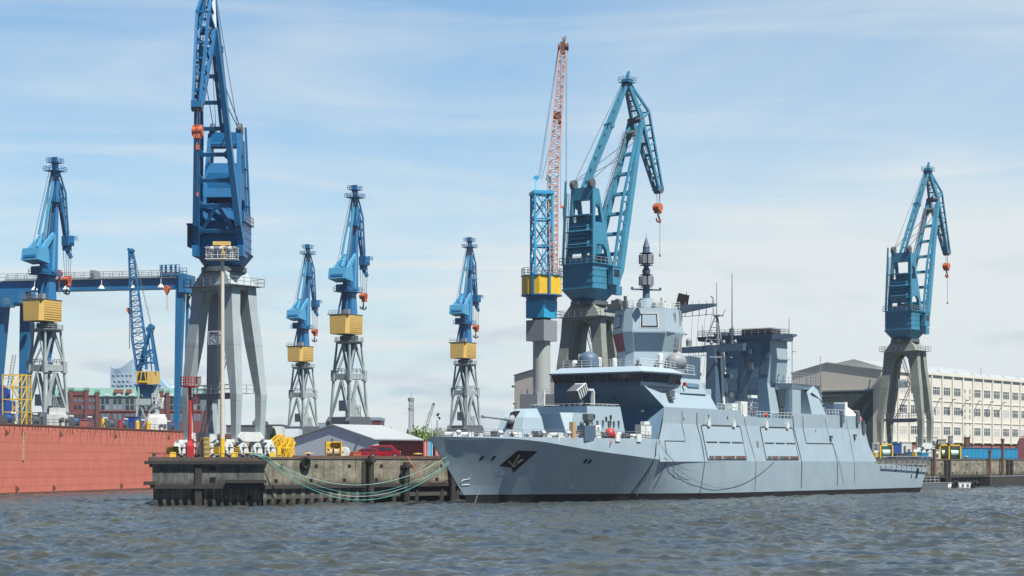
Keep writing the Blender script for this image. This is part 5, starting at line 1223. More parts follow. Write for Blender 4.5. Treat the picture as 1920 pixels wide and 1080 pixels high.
# hangar block behind
m = MB().hexa([(89.8, -3.8, 14.9), (113.0, -3.8, 14.9), (113, 8.6, 14.9), (89.8, 8.6, 14.9)], [(89.8, -3.6, 19.2), (101.5, -3.6, 19.2), (101.5, 8.0, 19.2), (89.8, 8.0, 19.2)])
obj('hangar', m, G, ship)
m = MB().hexa([(92.2, -8.5, 14.9), (98.0, -8.5, 14.9), (98.0, -6.2, 14.9), (92.2, -6.2, 14.9)], [(91.6, -7.8, 18.9), (95.4, -7.8, 18.9), (95.4, -6.2, 18.9), (91.6, -6.2, 18.9)])
m.hexa([(93.0, -8.2, 18.9), (97.2, -8.0, 17.6), (97.2, -6.2, 17.6), (93.0, -6.2, 18.9)], [(94.6, -7.6, 20.2), (96.6, -7.4, 19.6), (96.6, -6.2, 19.6), (94.6, -6.2, 20.2)])
obj('port_shelter', m, G, ship)
obj('port_recess_screen', MB().bx(84.3, 87.6, -8.6, -8.0, 14.1, 19.2), M['grey1'], ship)
obj('port_recess_wall', MB().hexa([(82.9, -8.3, 13.95), (86.9, -8.3, 13.95), (86.9, -7.5, 13.95), (82.9, -7.5, 13.95)], [(84.2, -8.0, 19.2), (86.9, -8.0, 19.2), (86.9, -7.4, 19.2), (84.2, -7.4, 19.2)]), G2, ship)
m = MB()
for k in range(3): m.bar((97.8 + k * .7, -7.0, 14.9), (97.4 + k * .7, -7.0, 19.8), .16); 
for k in range(6): m.bar((97.6, -7.0, 15.3 + k * .8), (99.4, -7.0, 15.3 + k * .8), .12)
m.bx(98.2, 99.6, -7.4, -6.0, 14.9, 16.4)
obj('boat_davit', m, M['mid_grey'], ship)
obj('aft_box', MB().bx(104.5, 110.2, -6.8, -4.4, 14.96, 17.2), G2, ship)
obj('covered_gun', MB().hexa([(109.6, -7.0, 14.96), (114.6, -7.0, 14.96), (114.6, -4.5, 14.96), (109.6, -4.5, 14.96)], [(110.2, -6.6, 16.9), (113.2, -6.4, 16.2), (113.2, -5, 16.2), (110.2, -5, 16.9)]).bx(109.2, 110.0, -7.0, -4.6, 14.96, 17.6), M['white'], ship)
for x, z in ((103.8, 14.9), (110.6, 14.9), (113.2, 13.2)):
    obj('side_fitting', MB().box((x, -8.9, z - .6), (1.1, .5, 1.7)).box((x - .1, -8.8, z + .6), (.6, .5, .5)), M['dark_grey'], ship)
obj('lifebuoy_bag', MB().ell((113.0, -8.3, 14.3), .5, .4, .55, 10, 6), M['red'], ship); obj('lifebuoy_bag', MB().ell((74.6, -8.4, 14.4), .4, .35, .45, 10, 6), M['red'], ship)
obj('tall_whip_aerial', MB().tube((104.2, -4.2, 17), (104.2, -4.2, 26.3), .13, .06, 6), M['mid_grey'], ship)
# midship mast with crosstree
mm = obj('middle_mast', MB().loft([[(71.0 + a * s_, b * s_, z) for a, b in ((-1, -1), (1, -1), (1, 1), (-1, 1))] for s_, z in ((1.15, 15), (.85, 26.4))][::1]), G2, ship)
m = MB().hexa([(70.4, -6.1, 25.6), (71.6, -6.1, 25.6), (71.6, 6.3, 25.6), (70.4, 6.3, 25.6)], [(70.4, -6.3, 26.9), (71.6, -6.3, 26.9), (71.6, 6.5, 26.6), (70.4, 6.5, 26.6)])
obj('crosstree', m, G2, mm)
m = MB()
for y in range(-5, 6, 1): m.bar((71, y, 25.0), (71, y, 25.7), .06)
m.bar((71, -5.6, 25.0), (71, 5.4, 25.0), .09); m.bar((68.6, -.6, 24.6), (72.4, -3, 24.6), .2)
for a, b in (((70.2, 1.4, 26.8), (71.0, -.4, 32.0)), ((72.4, -.9, 26.8), (71.4, -.5, 32.0)), ((70.6, -1.3, 26.8), (71.2, -.5, 32.0))): m.bar(a, b, .22)
for k in range(5): t_ = k / 5; m.bar(V((70.2, 1.4, 26.8)).lerp(V((71, -.4, 32)), t_), V((72.4, -.9, 26.8)).lerp(V((71.4, -.5, 32)), t_), .12)
m.bx(70.8, 72.2, -1.4, .0, 31.9, 32.1).bar((71.6, -1.5, 32.0), (71.8, -1.9, 33.0), .12)
obj('tripod_top', m, M['mid_grey'], mm)
obj('whip_aerial', MB().tube((71.8, -.2, 26.8), (71.8, -.2, 37.9), .12, .05, 6), M['dark_grey'], mm)
obj('whip_aerial', MB().tube((71.6, -3.4, 26.8), (71.6, -3.4, 39.3), .15, .06, 6).cyl((71.6, -3.4), .45, 26.7, 27.5, n=10), M['dark_grey'], mm)
obj('mast_radome', MB().cyl((71, 5.0), .5, 26.8, 27.4, n=12).ell((71, 5.0, 27.6), .55, .55, .7, 12, 6), M['mid_grey'], mm)
for y in (.2, -2.3, -4.6): obj('mast_radome', MB().ell((70.6, y, 27.2), .3, .3, .4, 12, 6), M['mid_grey'], mm)
obj('mast_pipe', MB().tube((72.0, -1.6, 14.9), (71.7, -1.1, 25.6), .3, n=8).tube((73.0, -1.8, 14.9), (72.4, -1.2, 25.6), .22, n=8), M['pale'], mm)
for q in ((68.6, 69.6, 1.6, 2.6, 21.4, 21.9), (71.9, 73.2, -2.6, -1.4, 21.0, 21.7), (72.0, 73.2, -2.8, -1.6, 17.6, 18.4), (68.8, 70.2, .6, 1.8, 17.2, 17.7)): obj('mast_gear', MB().bx(*q), M['dark_grey'], mm)
obj('funnel_deckhouse', MB().bx(60.5, 70.5, -6.2, 6.2, 15.0, 16.0).bx(62.5, 69.0, 1.5, 6.2, 16, 24.6), G2, ship)
# gear in the notch
for q in (MB().bx(66.0, 68.2, -8.3, -7.0, 14.05, 16.6).bx(66.3, 66.9, -8.5, -8.3, 14.3, 16.2), MB().rail([(68.4, -8.2, 14.05), (72.0, -8.2, 14.05)], 2.4, .9, .07, rows=3), MB().bar((70.0, -7.6, 14), (71.2, -7.8, 17.6), .22).bx(69.8, 72.0, -8.2, -7.4, 17.3, 17.8), MB().bx(63.0, 65.0, -8.2, -6.8, 15.0, 16.2)):
    obj('notch_gear', q, M['pale'] if len(q.v) < 40 else M['mid_grey'], ship)
for q in ((57.6, 65.4, 15.0), (71.2, 84, 14.0), (98, 112, 14.95)): obj('side_rail', MB().rail([(q[0], -8.5, q[2]), (q[1], -8.5, q[2])], 1.0, 1.3, .03), M['pale'], ship)
# flight deck safety nets, tilted out
for s_ in (-1, 1):
    m = MB(); n = 9
    for k in range(n):
        x0 = 119.2 + k * 2.55; x1 = x0 + 2.45; y0 = s_ * 9.45
        for a, b in (((x0, y0, 5.75), (x1, y0, 5.75)), ((x0, y0, 5.75), (x0 - .1, y0 + s_ * .5, 7.25)), ((x1, y0, 5.75), (x1 - .1, y0 + s_ * .5, 7.25)), ((x0 - .1, y0 + s_ * .5, 7.25), (x1 - .1, y0 + s_ * .5, 7.25)), ((x0, y0, 5.75), (x0, y0 + s_ * .35, 5.1)), ((x1, y0, 5.75), (x1, y0 + s_ * .35, 5.1)), ((x0, y0 + s_ * .35, 5.1), (x1, y0 + s_ * .35, 5.1))): m.bar(a, b, .16)
        for j in range(1, 5): t_ = j / 5; m.bar((x0 + (x1 - x0) * t_, y0, 5.75), (x0 + (x1 - x0) * t_ - .1, y0 + s_ * .5, 7.25), .05)
        m.bar((x0, y0 + s_ * .25, 6.5), (x1, y0 + s_ * .25, 6.5), .05)
    obj('safety_net', m, M['mid_grey'], ship)
# cables drooping along the port side
def catenary(a, b, sag, n=18): a, b = V(a), V(b); return [a.lerp(b, i / n) - V((0, 0, sag * 4 * (i / n) * (1 - i / n))) for i in range(n + 1)]
obj('side_cable', MB().path(catenary((38.5, -9.6, 7.0), (60, -9.3, 1.8), 1.4) + catenary((60, -9.3, 1.8), (75.4, -9.7, 6.3), .8)[1:], .035, 4), M['wire'], ship)
obj('side_cable', MB().path(catenary((37.8, -9.35, 9.6), (35.2, -6.6, .8), -.2), .06, 4).path(catenary((37.4, -9.4, 9.5), (47, -9.9, 4.8), 1.2), .03, 4), M['wire'], ship)
# ================================================================ floating dock on the left
DA = math.atan2(.977, .214)
dock = thing('floating_dock', 'long salmon red floating dock wall behind the quay end', 'dock', (-93, 336, 0), DA)
# local x runs away from the viewer, -y faces the river
obj('dock_wall', MB().bx(-95, 87, 0, 6, -2, 13.0), M['salmon'], dock)
obj('rust_band', MB().bx(-95, 87.05, -.06, .0, -1.5, .55), M['rusty'], dock)
obj('coaming', MB().bx(-95, 87.1, -.12, 6.1, 13.0, 13.25), M['rusty'], dock)
m = MB(); r = random.Random(5); x = -60
while x < 86: m.bx(x, x + .14, -.10, 0, 12.2 - (r.random() > .7) * .5, 13.0); x += 1.15 + (r.random() > .5) * .8
obj('stiffener', m, M['rusty'], dock)
m = MB(); x = -60
while x < 84: m.bx(x, x + .05, -.03, 0, 10.0 - r.random() * .8, 12.2); x += 3.1
obj('scupper_stain', m, M['rusty'], dock)
for x in (8.5, 24, 49, 77, 2, -20):
    obj('marker_triangle', MB().prism([(x, 11.1), (x + 1.3, 11.6), (x, 12.2)], 'y', -.12, -.01), M['rusty'], dock)
for x in (6, 21, 52, -14): obj('marker_triangle', MB().prism([(x, .7), (x + 1.3, 1.2), (x, 1.8)], 'y', -.12, -.01), M['rusty'], dock)
obj('fender_strip', MB().bx(8.6, 9.1, -.2, 0, 6.5, 11.9), M['tan'], dock)
obj('dock_rail', MB().rail([(-60, .2, 13.25), (87, .2, 13.25)], 1.1, 2.4, .04, rows=2), M['dark_grey'], dock)
def dockpos(px, y=2.5): 
    c, s_ = math.cos(DA), math.sin(DA); return on_plane(px, (-93 - s_ * y, 336 + c * y), DA)
def on_dock(name, label, cat, px, y, parts, group=None, z=13.25):
    p = dockpos(px, y); o = thing(name, label, cat, (p[0], p[1], z), DA, group)
    for nm, mb, mt in parts: obj(nm, mb, M[mt], o)
    return o
# yellow scaffold stair tower
m = MB(); W_ = 3.9
for a in (-1, 1):
    for b in (-1, 1): m.bar((a * W_ / 2, b * W_ / 2, 0), (a * W_ / 2, b * W_ / 2, 9.4), .16)
m.bar((0, -W_ / 2, 0), (0, -W_ / 2, 9.4), .2)
for z in (2.3, 4.7, 7.0, 9.3):
    for a in (-1, 1): m.bar((-W_ / 2, a * W_ / 2, z), (W_ / 2, a * W_ / 2, z), .14).bar((a * W_ / 2, -W_ / 2, z), (a * W_ / 2, W_ / 2, z), .14)
s1 = MB()
for k in range(4):
    z = k * 2.33; s1.ladder((-1.4 if k % 2 else 1.4, 0, z), (1.4 if k % 2 else -1.4, 0, z + 2.33), .9, (0, 0, 1), .35, .05); m.bar((-W_ / 2, -W_ / 2, z), (0, -W_ / 2, z + 2.3), .1).bar((W_ / 2, -W_ / 2, z), (0, -W_ / 2, z + 2.3), .1)
on_dock('scaffold_tower', 'yellow scaffold stair tower on the dock beside the gantry leg', 'scaffold', 32, 3, [('scaffold_frame', m, 'bright_yellow'), ('stair_flight', s1, 'bright_yellow')])
on_dock('dock_capstan', 'pale machinery housing on the dock below the slim crane', 'machinery', 108, 3.2, [('housing', MB().bx(-2.2, 2.2, -1.2, 1.2, 0, 2.3).bx(-1.6, 1.6, -1.0, 1.0, 2.3, 3.6), 'pale'), ('motor', MB().tube((-1.6, -1.3, 1.2), (-1.6, -2.0, 1.2), .5, n=12).tube((1.0, -1.3, 1.2), (1.0, -2.0, 1.2), .5, n=12), 'dark_grey')])
on_dock('dock_capstan', 'white machinery cabinet on the dock below the small lattice crane', 'machinery', 295, 3.2, [('housing', MB().bx(-2.6, 2.6, -1.2, 1.2, 0, 2.9).bx(-2.3, -1.5, -1, 1, 2.9, 3.6).bx(1.5, 2.3, -1, 1, 2.9, 3.6), 'white'), ('motor', MB().tube((-1.6, -1.3, 1.0), (-1.6, -1.9, 1.0), .4, n=12).bx(.6, 2.0, -1.35, -1.2, .5, 1.4), 'dark_grey')])
on_dock('blue_cabin', 'small dark blue cabin on the dock left of the lattice crane', 'cabin', 248, 3, [('cabin_wall', MB().bx(-1.4, 1.4, -1.2, 1.2, 0, 2.6), 'boxblue'), ('cabin_roof', MB().bx(-1.5, 1.5, -1.3, 1.3, 2.6, 2.75), 'dark_grey'), ('cabin_door', MB().bx(.2, 1.0, -1.24, -1.2, .1, 2.1), 'lightblue')])
labs = ['dark winch on the dock nearest the yellow scaffold', 'low dark winch on the dock left of the slim crane foot', 'dark winch on the dock right of the slim crane foot', 'cluttered dark winch on the dock before the brick bays',
        'dark winch on the dock before the grey brick-building wing', 'dark winch on the dock close to the blue cabin', 'dark winch on the dock nearest the big crane leg']
for k, px in enumerate((12, 62, 138, 160, 205, 228, 318)):
    a = r.random(); on_dock('dock_winch', labs[k], 'winch', px, 2.6 + a, [('winch_frame', MB().bx(-1.4, -1.2, -.8, .8, 0, 1.6).bx(1.2, 1.4, -.8, .8, 0, 1.6).bx(-1.4, 1.4, -.9, .9, 0, .25).bx(1.4, 2.3, -.5, .5, 0, 1.1 + a), 'dark_grey'), ('drum', MB().tube((-1.2, 0, 1.0), (1.2, 0, 1.0), .7, n=12), ('boxblue', 'dark_grey', 'navy')[k % 3])], 'dark winches along the dock edge')
for k, (px, mt, lab) in enumerate(((193, 'bright_yellow', 'yellow drum on the dock before the brick building'), (226, 'red', 'red drum on the dock left of the blue cabin'), (257, 'bright_yellow', 'yellow gas bottle rack right of the blue cabin'), (160, 'contred', 'faded red crate on the dock before the brick bays'), (278, 'bright_yellow', 'yellow pump on the dock left of the white cabinet'))):
    mm_ = MB().cyl((0, 0), .5, 0, 1.5, n=12).cyl((0, 0), .3, 1.5, 1.9, n=10) if k != 3 else MB().bx(-1.2, 1.2, -.7, .7, 0, 1.4).bx(-1.3, 1.3, -.8, .8, 1.4, 1.5)
    on_dock('dock_item', lab, 'drum' if k != 3 else 'crate', px, 1.4, [('body', mm_, mt)])
for k, px in enumerate((25, 66, 134, 168, 197, 236, 268, 316)):
    on_dock('dock_lamp', ['lamp board over the dock rail nearest the yellow scaffold', 'lamp board on the dock rail before the slim crane foot', 'lamp board right of the pale machinery housing', 'lamp board before the tall brick bays', 'lamp board above the yellow drum on the dock', 'lamp board just left of the blue cabin', 'lamp board above the dock rail right of the blue cabin', 'lamp board on the dock rail nearest the big crane leg'][k],
            'lamp', px, .5, [('post', MB().bx(-.06, .06, -.06, .06, 0, 1.9), 'dark_grey'), ('board', MB().bx(-.9, .9, -.1, .0, 1.9, 2.15), 'white')], 'white lamp boards on the dock rail')

# ================================================================ blue gantry crane over the dock
GD = 555.0; gy = math.atan2(-.21, .98)
gan = thing('gantry_crane', 'wide blue portal gantry spanning the floating dock', 'crane', (X(0, GD), GD, GZ), gy)
s_g = GD / F
def gx_(px): k = (px - 960) / F; P = (X(0, GD), GD); return (k * P[1] - P[0]) / (math.cos(gy) - k * math.sin(gy))
zg = lambda py: (HY - py) * s_g + H - GZ
gb = MB().bx(gx_(3), gx_(346), -1.6, 1.6, zg(549), zg(529.5))
obj('bridge_girder', gb, M['gantry'], gan)
gw = MB().bx(gx_(6), gx_(346), -2.4, 2.4, zg(529) , zg(528)).rail([(gx_(4), -2.3, zg(528)), (gx_(345), -2.3, zg(528))], 2.0, 3.0, .07, rows=2).rail([(gx_(4), 2.3, zg(528)), (gx_(345), 2.3, zg(528))], 2.0, 3.0, .07, rows=2)
gw.bx(gx_(12), gx_(345), -1.2, 1.2, zg(527.9), zg(525))
obj('girder_walkway', gw, M['mid_grey'], gan)
tz = zg(528); ro = MB().bx(gx_(174), gx_(182), -2, 2, tz, zg(512)); obj('trolley', ro, M['mid_grey'], gan)
ro = MB()
for px in (307, 315, 325, 333): ro.bar((gx_(px), -1.5, tz), (gx_(px), -1.5, tz + 3.6), .5)
ro.bx(gx_(305), gx_(342), -2, 2, tz + .3, tz + 1.4).rail([(gx_(305), -2, tz + 1.4), (gx_(342), -2, tz + 1.4)], 2.2, 1.6, .07, rows=3); obj('hoist_machinery', ro, M['gantry'], gan)
# left portal legs (two solid tapering boxes) and cross members
lg = MB()
def legb(pt, pb, wt, wb, yt, yb, d=3.0): return MB().loft([[(gx_(pb) - wb / 2, yb - d / 2, .8), (gx_(pb) + wb / 2, yb - d / 2, .8), (gx_(pb) + wb / 2, yb + d / 2, .8), (gx_(pb) - wb / 2, yb + d / 2, .8)], [(gx_(pt) - wt / 2, yt - d / 2, zg(549)), (gx_(pt) + wt / 2, yt - d / 2, zg(549)), (gx_(pt) + wt / 2, yt + d / 2, zg(549)), (gx_(pt) - wt / 2, yt + d / 2, zg(549))]])
obj('portal_leg', legb(16, -8, 4.8, 3.6, -4.2, -4.4), M['gantry'], gan)
obj('portal_leg', legb(40, 31, 3.6, 2.2, 4.2, 4.4), M['gantry'], gan)
obj('cross_girder', MB().bx(gx_(2), gx_(52), -5.8, 5.8, zg(549) - 3.6, zg(549) - .01), M['gantry'], gan)
cbn = obj('operator_cab', MB().bx(gx_(24), gx_(42), -7.6, -4.6, zg(580), zg(559)), M['gantry'], gan); obj('cab_window', MB().bx(gx_(29), gx_(41), -7.66, -7.6, zg(576), zg(563)), M['glassblue'], cbn)
obj('portal_stair', MB().ladder((gx_(22), -2, zg(732)), (gx_(27), 0, zg(665)), 1.0, (0, 1, 0), .8, .1).rail([(gx_(12), -2, zg(715)), (gx_(32), -2, zg(715))], 1.6, 1.5, .08), M['mid_grey'], gan)
mb_ = MB().bx(gx_(4), gx_(26), -5, 1, zg(790), zg(752)).bx(gx_(6), gx_(18), -4.5, .5, zg(752), zg(730)).tube((gx_(17), -5.2, zg(738)), (gx_(17), -4.2, zg(738)), 2.4, n=14); obj('drive_house', mb_, M['boxblue'], gan)
# right hinged leg: solid post plus lattice post
obj('hinged_leg', legb(344, 334.5, 2.6, .9, -2.0, -2.0, 1.6), M['gantry'], gan)
hl = MB()
for px0, px1 in ((346, 338.5), (357, 341)): hl.bar((gx_(px0), 2.6, zg(549)), (gx_(px1), 2.6, 1.5), .7)
for k in range(14):
    t0, t1 = k / 14, (k + 1) / 14; A_ = lambda t_, q: V((gx_(346 - 7.5 * t_) if q else gx_(357 - 16 * t_), 2.6, zg(549) * (1 - t_) + 1.5 * t_))
    hl.bar(A_(t0, k % 2), A_(t1, (k + 1) % 2), .35)
obj('lattice_leg', hl, M['gantry'], gan)
obj('leg_head', MB().bx(gx_(343), gx_(358), -3.4, 3.4, zg(557), zg(524)).rail([(gx_(344), -3.3, zg(524)), (gx_(358), -3.3, zg(524))], 1.8, 1.5, .07), M['gantry'], gan)
obj('leg_truck', MB().bx(gx_(330), gx_(344), -3, 3, .3, 3.4).tube((gx_(333), -3.3, 1.2), (gx_(333), 3.3, 1.2), 1.1, n=12).tube((gx_(341), -3.3, 1.2), (gx_(341), 3.3, 1.2), 1.1, n=12).bx(gx_(332), gx_(342), -1.6, 1.6, 3.4, 6.2), M['lightblue'], gan)
for px in (73, 132, 198, 255, 309):
    fl_ = obj('floodlight', MB().bar((gx_(px), -2.7, zg(531)), (gx_(px), -2.9, zg(541)), .12).tube((gx_(px), -2.9, zg(541)), (gx_(px), -2.9, zg(547)), .35, 1.0, 12), M['white'], gan)
for px, yy in ((120, 516), (321, 549)):
    hb_ = MB().bar((gx_(px), -3.2, zg(yy) - 1), (gx_(px), -3.2, zg(yy + 40)), .12); hb_.prism([(gx_(px) - 1.1, zg(yy)), (gx_(px), zg(yy) - 2.0), (gx_(px) + 1.1, zg(yy)), (gx_(px), zg(yy) + .9)], 'y', -3.7, -2.7); obj('hook_block', hb_, M['orange'], gan)

# ================================================================ small luffing lattice crane left
LD = 470.0; lcx = 277
lc = thing('luffing_crane', 'small blue crane with a leaning lattice boom and yellow cab above the dock', 'crane', (X(lcx, LD), LD, GZ), 0)
u = LD / F; lx = lambda px: (px - lcx) * u; lz = lambda py: (HY - py) * u + H - GZ
m = MB()
for a in (-1, 1):
    for b in (-1, 1): m.bar((a * 3.2, b * 2.8, 1.2), (a * 2.0, b * 1.8, lz(748)), .45).bar((a * 2.0, b * 1.8, lz(748)), (a * 2.4, b * 2.0, lz(724)), .4)
    m.bar((a * 3.0, -2.6, 3), (a * 2.0, 1.8, lz(750)), .25); m.bar((-2.8, a * 2.5, 3), (2.0, a * 1.8, lz(752)), .25); m.bar((2.8, a * 2.5, 3), (-2.0, a * 1.8, lz(752)), .25)
m.bx(-2.6, 2.6, -2.2, 2.2, lz(760), lz(748))
obj('portal_frame', m, M['leg_grey'], lc)
m = MB().ladder((3.4, -2.4, 2), (2.6, -2.0, lz(724)), .8, (0, 1, 0), .5, .07)
m.rail([(lx(289), -2.5, lz(757)), (lx(302), -2.5, lz(757))], 2.5, 1, .1, rows=3); m.truss((3.2, -2.0, lz(765)), (3.8, -2.0, lz(745)), 1.6, 1.2, .1, 3)
obj('stair_cage', m, M['pale'], lc)
obj('column_cone', MB().loft([[(a * .6, b * .6, lz(752)) for a, b in ((-1, -1), (1, -1), (1, 1), (-1, 1))], [(a * 2.0, b * 2.0, lz(724)) for a, b in ((-1, -1), (1, -1), (1, 1), (-1, 1))]]).bx(-2.9, 2.9, -2.6, 2.6, lz(724), lz(721)), M['navy'], lc)
yh = obj('machine_house', MB().hexa([(lx(258.5), -2.4, lz(720)), (lx(290), -2.9, lz(722)), (lx(297.5), 1.5, lz(722)), (lx(266), 2.4, lz(720))], [(lx(258.5), -2.4, lz(697)), (lx(290), -2.9, lz(697)), (lx(298), 1.5, lz(697)), (lx(266), 2.4, lz(697))]), M['yellow'], lc)
obj('cab_window', MB().bx(lx(264.5), lx(280), -3.0, -2.45, lz(715), lz(699)), M['glass'], yh); obj('cab_frame', MB().bar((lx(268), -3.05, lz(715)), (lx(270), -3.05, lz(699)), .2).bar((lx(278), -3.05, lz(715)), (lx(276), -3.05, lz(699)), .2).bx(lx(264), lx(281), -3.08, -2.4, lz(718), lz(715)), M['bright_yellow'], yh)
m = MB()
for y in (-1.6, 1.6):
    m.bar((lx(260), y, lz(696)), (lx(281), y * .6, lz(618)), .5).bar((lx(295), y, lz(696)), (lx(283), y * .6, lz(618)), .5).bar((lx(264), y, lz(680)), (lx(293), y, lz(680)), .35).bar((lx(267), y, lz(662)), (lx(289), y * .8, lz(655)), .3).bar((lx(264), y, lz(680)), (lx(289), y * .8, lz(655)), .25).bar((lx(292), y, lz(680)), (lx(268), y * .8, lz(650)), .25)
m.bx(lx(275), lx(287), -1.3, 1.3, lz(622), lz(614)); m.tube((lx(284), -1.4, lz(613)), (lx(284), 1.4, lz(613)), .7, n=12)
obj('tower_frame', m, M['navy'], lc)
m = MB().truss((lx(268), -1.5, lz(694)), (lx(262), -1.5, lz(635)), 2.4, 3.2, .13, 6, .08, 2.0, 2.2, up=(0, 1, 0)).truss((lx(262), -1.5, lz(635)), (lx(248), -1.5, lz(475)), 3.2, 1.1, .13, 16, .07, 2.2, 1.0, up=(0, 1, 0))
m.bar((lx(287), -1.6, lz(696)), (lx(281), -1.5, lz(640)), .3)
jb = obj('lattice_jib', m, M['navy'], lc)
obj('jib_head', MB().bx(lx(243.5), lx(252.5), -2.1, -.9, lz(483), lz(471)).tube((lx(245), -2.3, lz(470)), (lx(245), -.7, lz(470)), .45, n=10).tube((lx(251), -2.3, lz(471)), (lx(251), -.7, lz(471)), .45, n=10), M['navy'], jb)
obj('luffing_rope', MB().bar((lx(284), .8, lz(612)), (lx(252), -1.2, lz(472)), .09).bar((lx(284), -.8, lz(612)), (lx(252), -1.8, lz(472)), .09), M['wire'], lc)
obj('hoist_rope', MB().bar((lx(245), -1.5, lz(472)), (lx(245), -1.5, lz(577)), .09), M['wire'], lc)
obj('hook_block', MB().prism([(lx(245) - .75, lz(583)), (lx(245), lz(591)), (lx(245) + .75, lz(583)), (lx(245) + .6, lz(578)), (lx(245) - .6, lz(578))], 'y', -1.9, -1.1).bar((lx(245), -1.5, lz(590)), (lx(245), -1.5, lz(655)), .14), M['orange'], lc)
for a in (-1, 1):
    for b in (-1, 1): obj('bogie', MB().bx(a * 3.2 - 1.3, a * 3.2 + 1.3, b * 2.8 - .5, b * 2.8 + .5, 0, 1.3), M['pale'], lc)

# ================================================================ red lattice crane on a grey column
RD = 405.0; rcx = 1015.5
rc = thing('lattice_crane', 'tall faded red lattice boom on a blue tower with a yellow ring', 'crane', (X(rcx, RD), RD, GZ), 0)
u2 = RD / F; rx = lambda px: (px - rcx) * u2; rz_ = lambda py: (HY - py) * u2 + H - GZ
obj('round_column', MB().cyl((0, 0), 1.9, 0, rz_(640), n=28), M['cyl_grey'], rc)
Rb = lambda w, z0, z1, mb=None: (mb or MB()).box((0, 0, (z0 + z1) / 2), (w, w, z1 - z0), QA)
obj('grey_housing', Rb(4.85, rz_(640), rz_(601)), M['mid_grey'], rc)
obj('turning_gear', MB().cyl((0, 0), 2.0, rz_(601), rz_(597), n=20), M['black'], rc)
bh = obj('blue_housing', Rb(4.9, rz_(597), rz_(563.5)), M['cyan'], rc)
m = MB().cyl((0, 0), 3.3, rz_(563.5), rz_(555), 3.6, 16); obj('ring_base', m, M['gantry'], rc)
n = 10; m = MB().loft([[(4.45 * math.cos(a), 4.45 * math.sin(a), z) for a in [2 * math.pi * (k + .3) / n for k in range(n)]] for z in (rz_(554.9), rz_(519))])
yr = obj('yellow_ring_house', m, M['bright_yellow'], rc)
obj('ring_band', MB().cyl((0, 0), 4.56, rz_(519), rz_(517.5), n=24).cyl((0, 0), 4.5, rz_(555.5), rz_(553.5), n=24), M['gantry'], yr)
for a in (-2.02, -1.2): obj('ring_post', MB().box((4.5 * math.cos(a), 4.5 * math.sin(a), (rz_(555) + rz_(517)) / 2), (.35, .5, rz_(516) - rz_(556)), a), M['gantry'], yr)
m = MB().rail([(4.4 * math.cos(a), 4.4 * math.sin(a), rz_(517.5)) for a in [2 * math.pi * k / 12 for k in range(12)]], 1.6, 1.2, .05, True, rows=3); obj('ring_rail', m, M['mid_grey'], yr)
m = MB(); tw_ = 1.95
for a in (-1, 1):
    for b in (-1, 1): m.bar((a * tw_, b * tw_, rz_(517)), (a * tw_ * .98, b * tw_, rz_(362)), .42)
zs_ = [rz_(p) for p in (517, 462, 412, 363)]
for z0, z1 in zip(zs_, zs_[1:]):
    for a in (-1, 1):
        for P_, Q_ in (((-tw_, a * tw_), (tw_, a * tw_)), ((a * tw_, -tw_), (a * tw_, tw_))):
            m.bar((*P_, z0), (*Q_, z1), .26).bar((*Q_, z0), (*P_, z1), .26).bar((*P_, z1), (*Q_, z1), .34)
m.bx(-2.3, 2.3, -2.3, 2.3, zs_[-1] - .3, zs_[-1] + .4)
for a in (-1, 1): m.bar((a * 1.6 - .3, -1.5, zs_[-1] + .4), (a * 1.2 + (1.6 if a > 0 else -.6) * .5, 0, rz_(334)), .4).bar((a * 1.6 + .5, 1.5, zs_[-1] + .4), (a * 1.2 + (1.6 if a > 0 else -.6) * .5, 0, rz_(334)), .4); m.tube((a * 1.4 + .2, -.4, rz_(334)), (a * 1.4 + .2, .4, rz_(334)), .55, n=10)
m.ladder((0, -2.3, zs_[0]), (0, -2.3, zs_[-1]), .7, (0, 1, 0), .5, .06)
Rm = Matrix.Rotation(.22, 3, 'Z'); m.v = [tuple(Rm @ V(p)) for p in m.v]
obj('blue_tower', m, M['cyan'], rc)
m = MB().truss((rx(1038.5), -1.2, rz_(515)), (rx(1036.5), 0, rz_(330)), 1.5, 2.3, .11, 20, .06, 1.5, 2.2, up=(0, 1, 0)).truss((rx(1036.5), 0, rz_(330)), (rx(1045.5), 1, rz_(215)), 2.5, 1.9, .11, 12, .06, up=(0, 1, 0)).truss((rx(1045.5), 1, rz_(215)), (rx(1055.5), 2, rz_(92)), 1.9, 1.4, .11, 13, .06, up=(0, 1, 0))
rj = obj('red_lattice_jib', m, M['rust_red'], rc)
obj('jib_joint', MB().box((rx(1044.5), 1, rz_(215)), (1.7, 1.6, 1.2)).box((rx(1049), .8, rz_(222)), (.7, .6, 2.2)), M['rusty'], rj)
obj('jib_head', MB().box((rx(1055.5), 2, rz_(86)), (1.0, 1.2, 2.6)).tube((rx(1046.5), 2, rz_(85)), (rx(1050.5), 2, rz_(85)), .85, n=12).tube((rx(1060), 2, rz_(84)), (rx(1066.5), 2, rz_(84)), .85, n=12).bar((rx(1054), 2, rz_(84)), (rx(1059), 2, rz_(70)), .5).rail([(rx(1055), 2, rz_(72)), (rx(1062), 2, rz_(70))], .7, .5, .05), M['rusty'], rj)
m = MB()
for a, b in ((1011, 1047), (1009, 1048), (1013, 1048.5), (1016, 1045)): m.bar((rx(a), .2 * (a - 1010), rz_(334)), (rx(b), 2, rz_(86) if a < 1015 else rz_(215)), .07)
obj('pendant_rope', m, M['wire'], rc)
m = MB()
for a, b in ((1051.5, 1051.5), (1061.5, 1061.5), (1063.5, 1062.8)): m.bar((rx(a), 1.8, rz_(88)), (rx(b), 1.8, rz_(379)), .07)
obj('hoist_rope', m, M['wire'], rc)
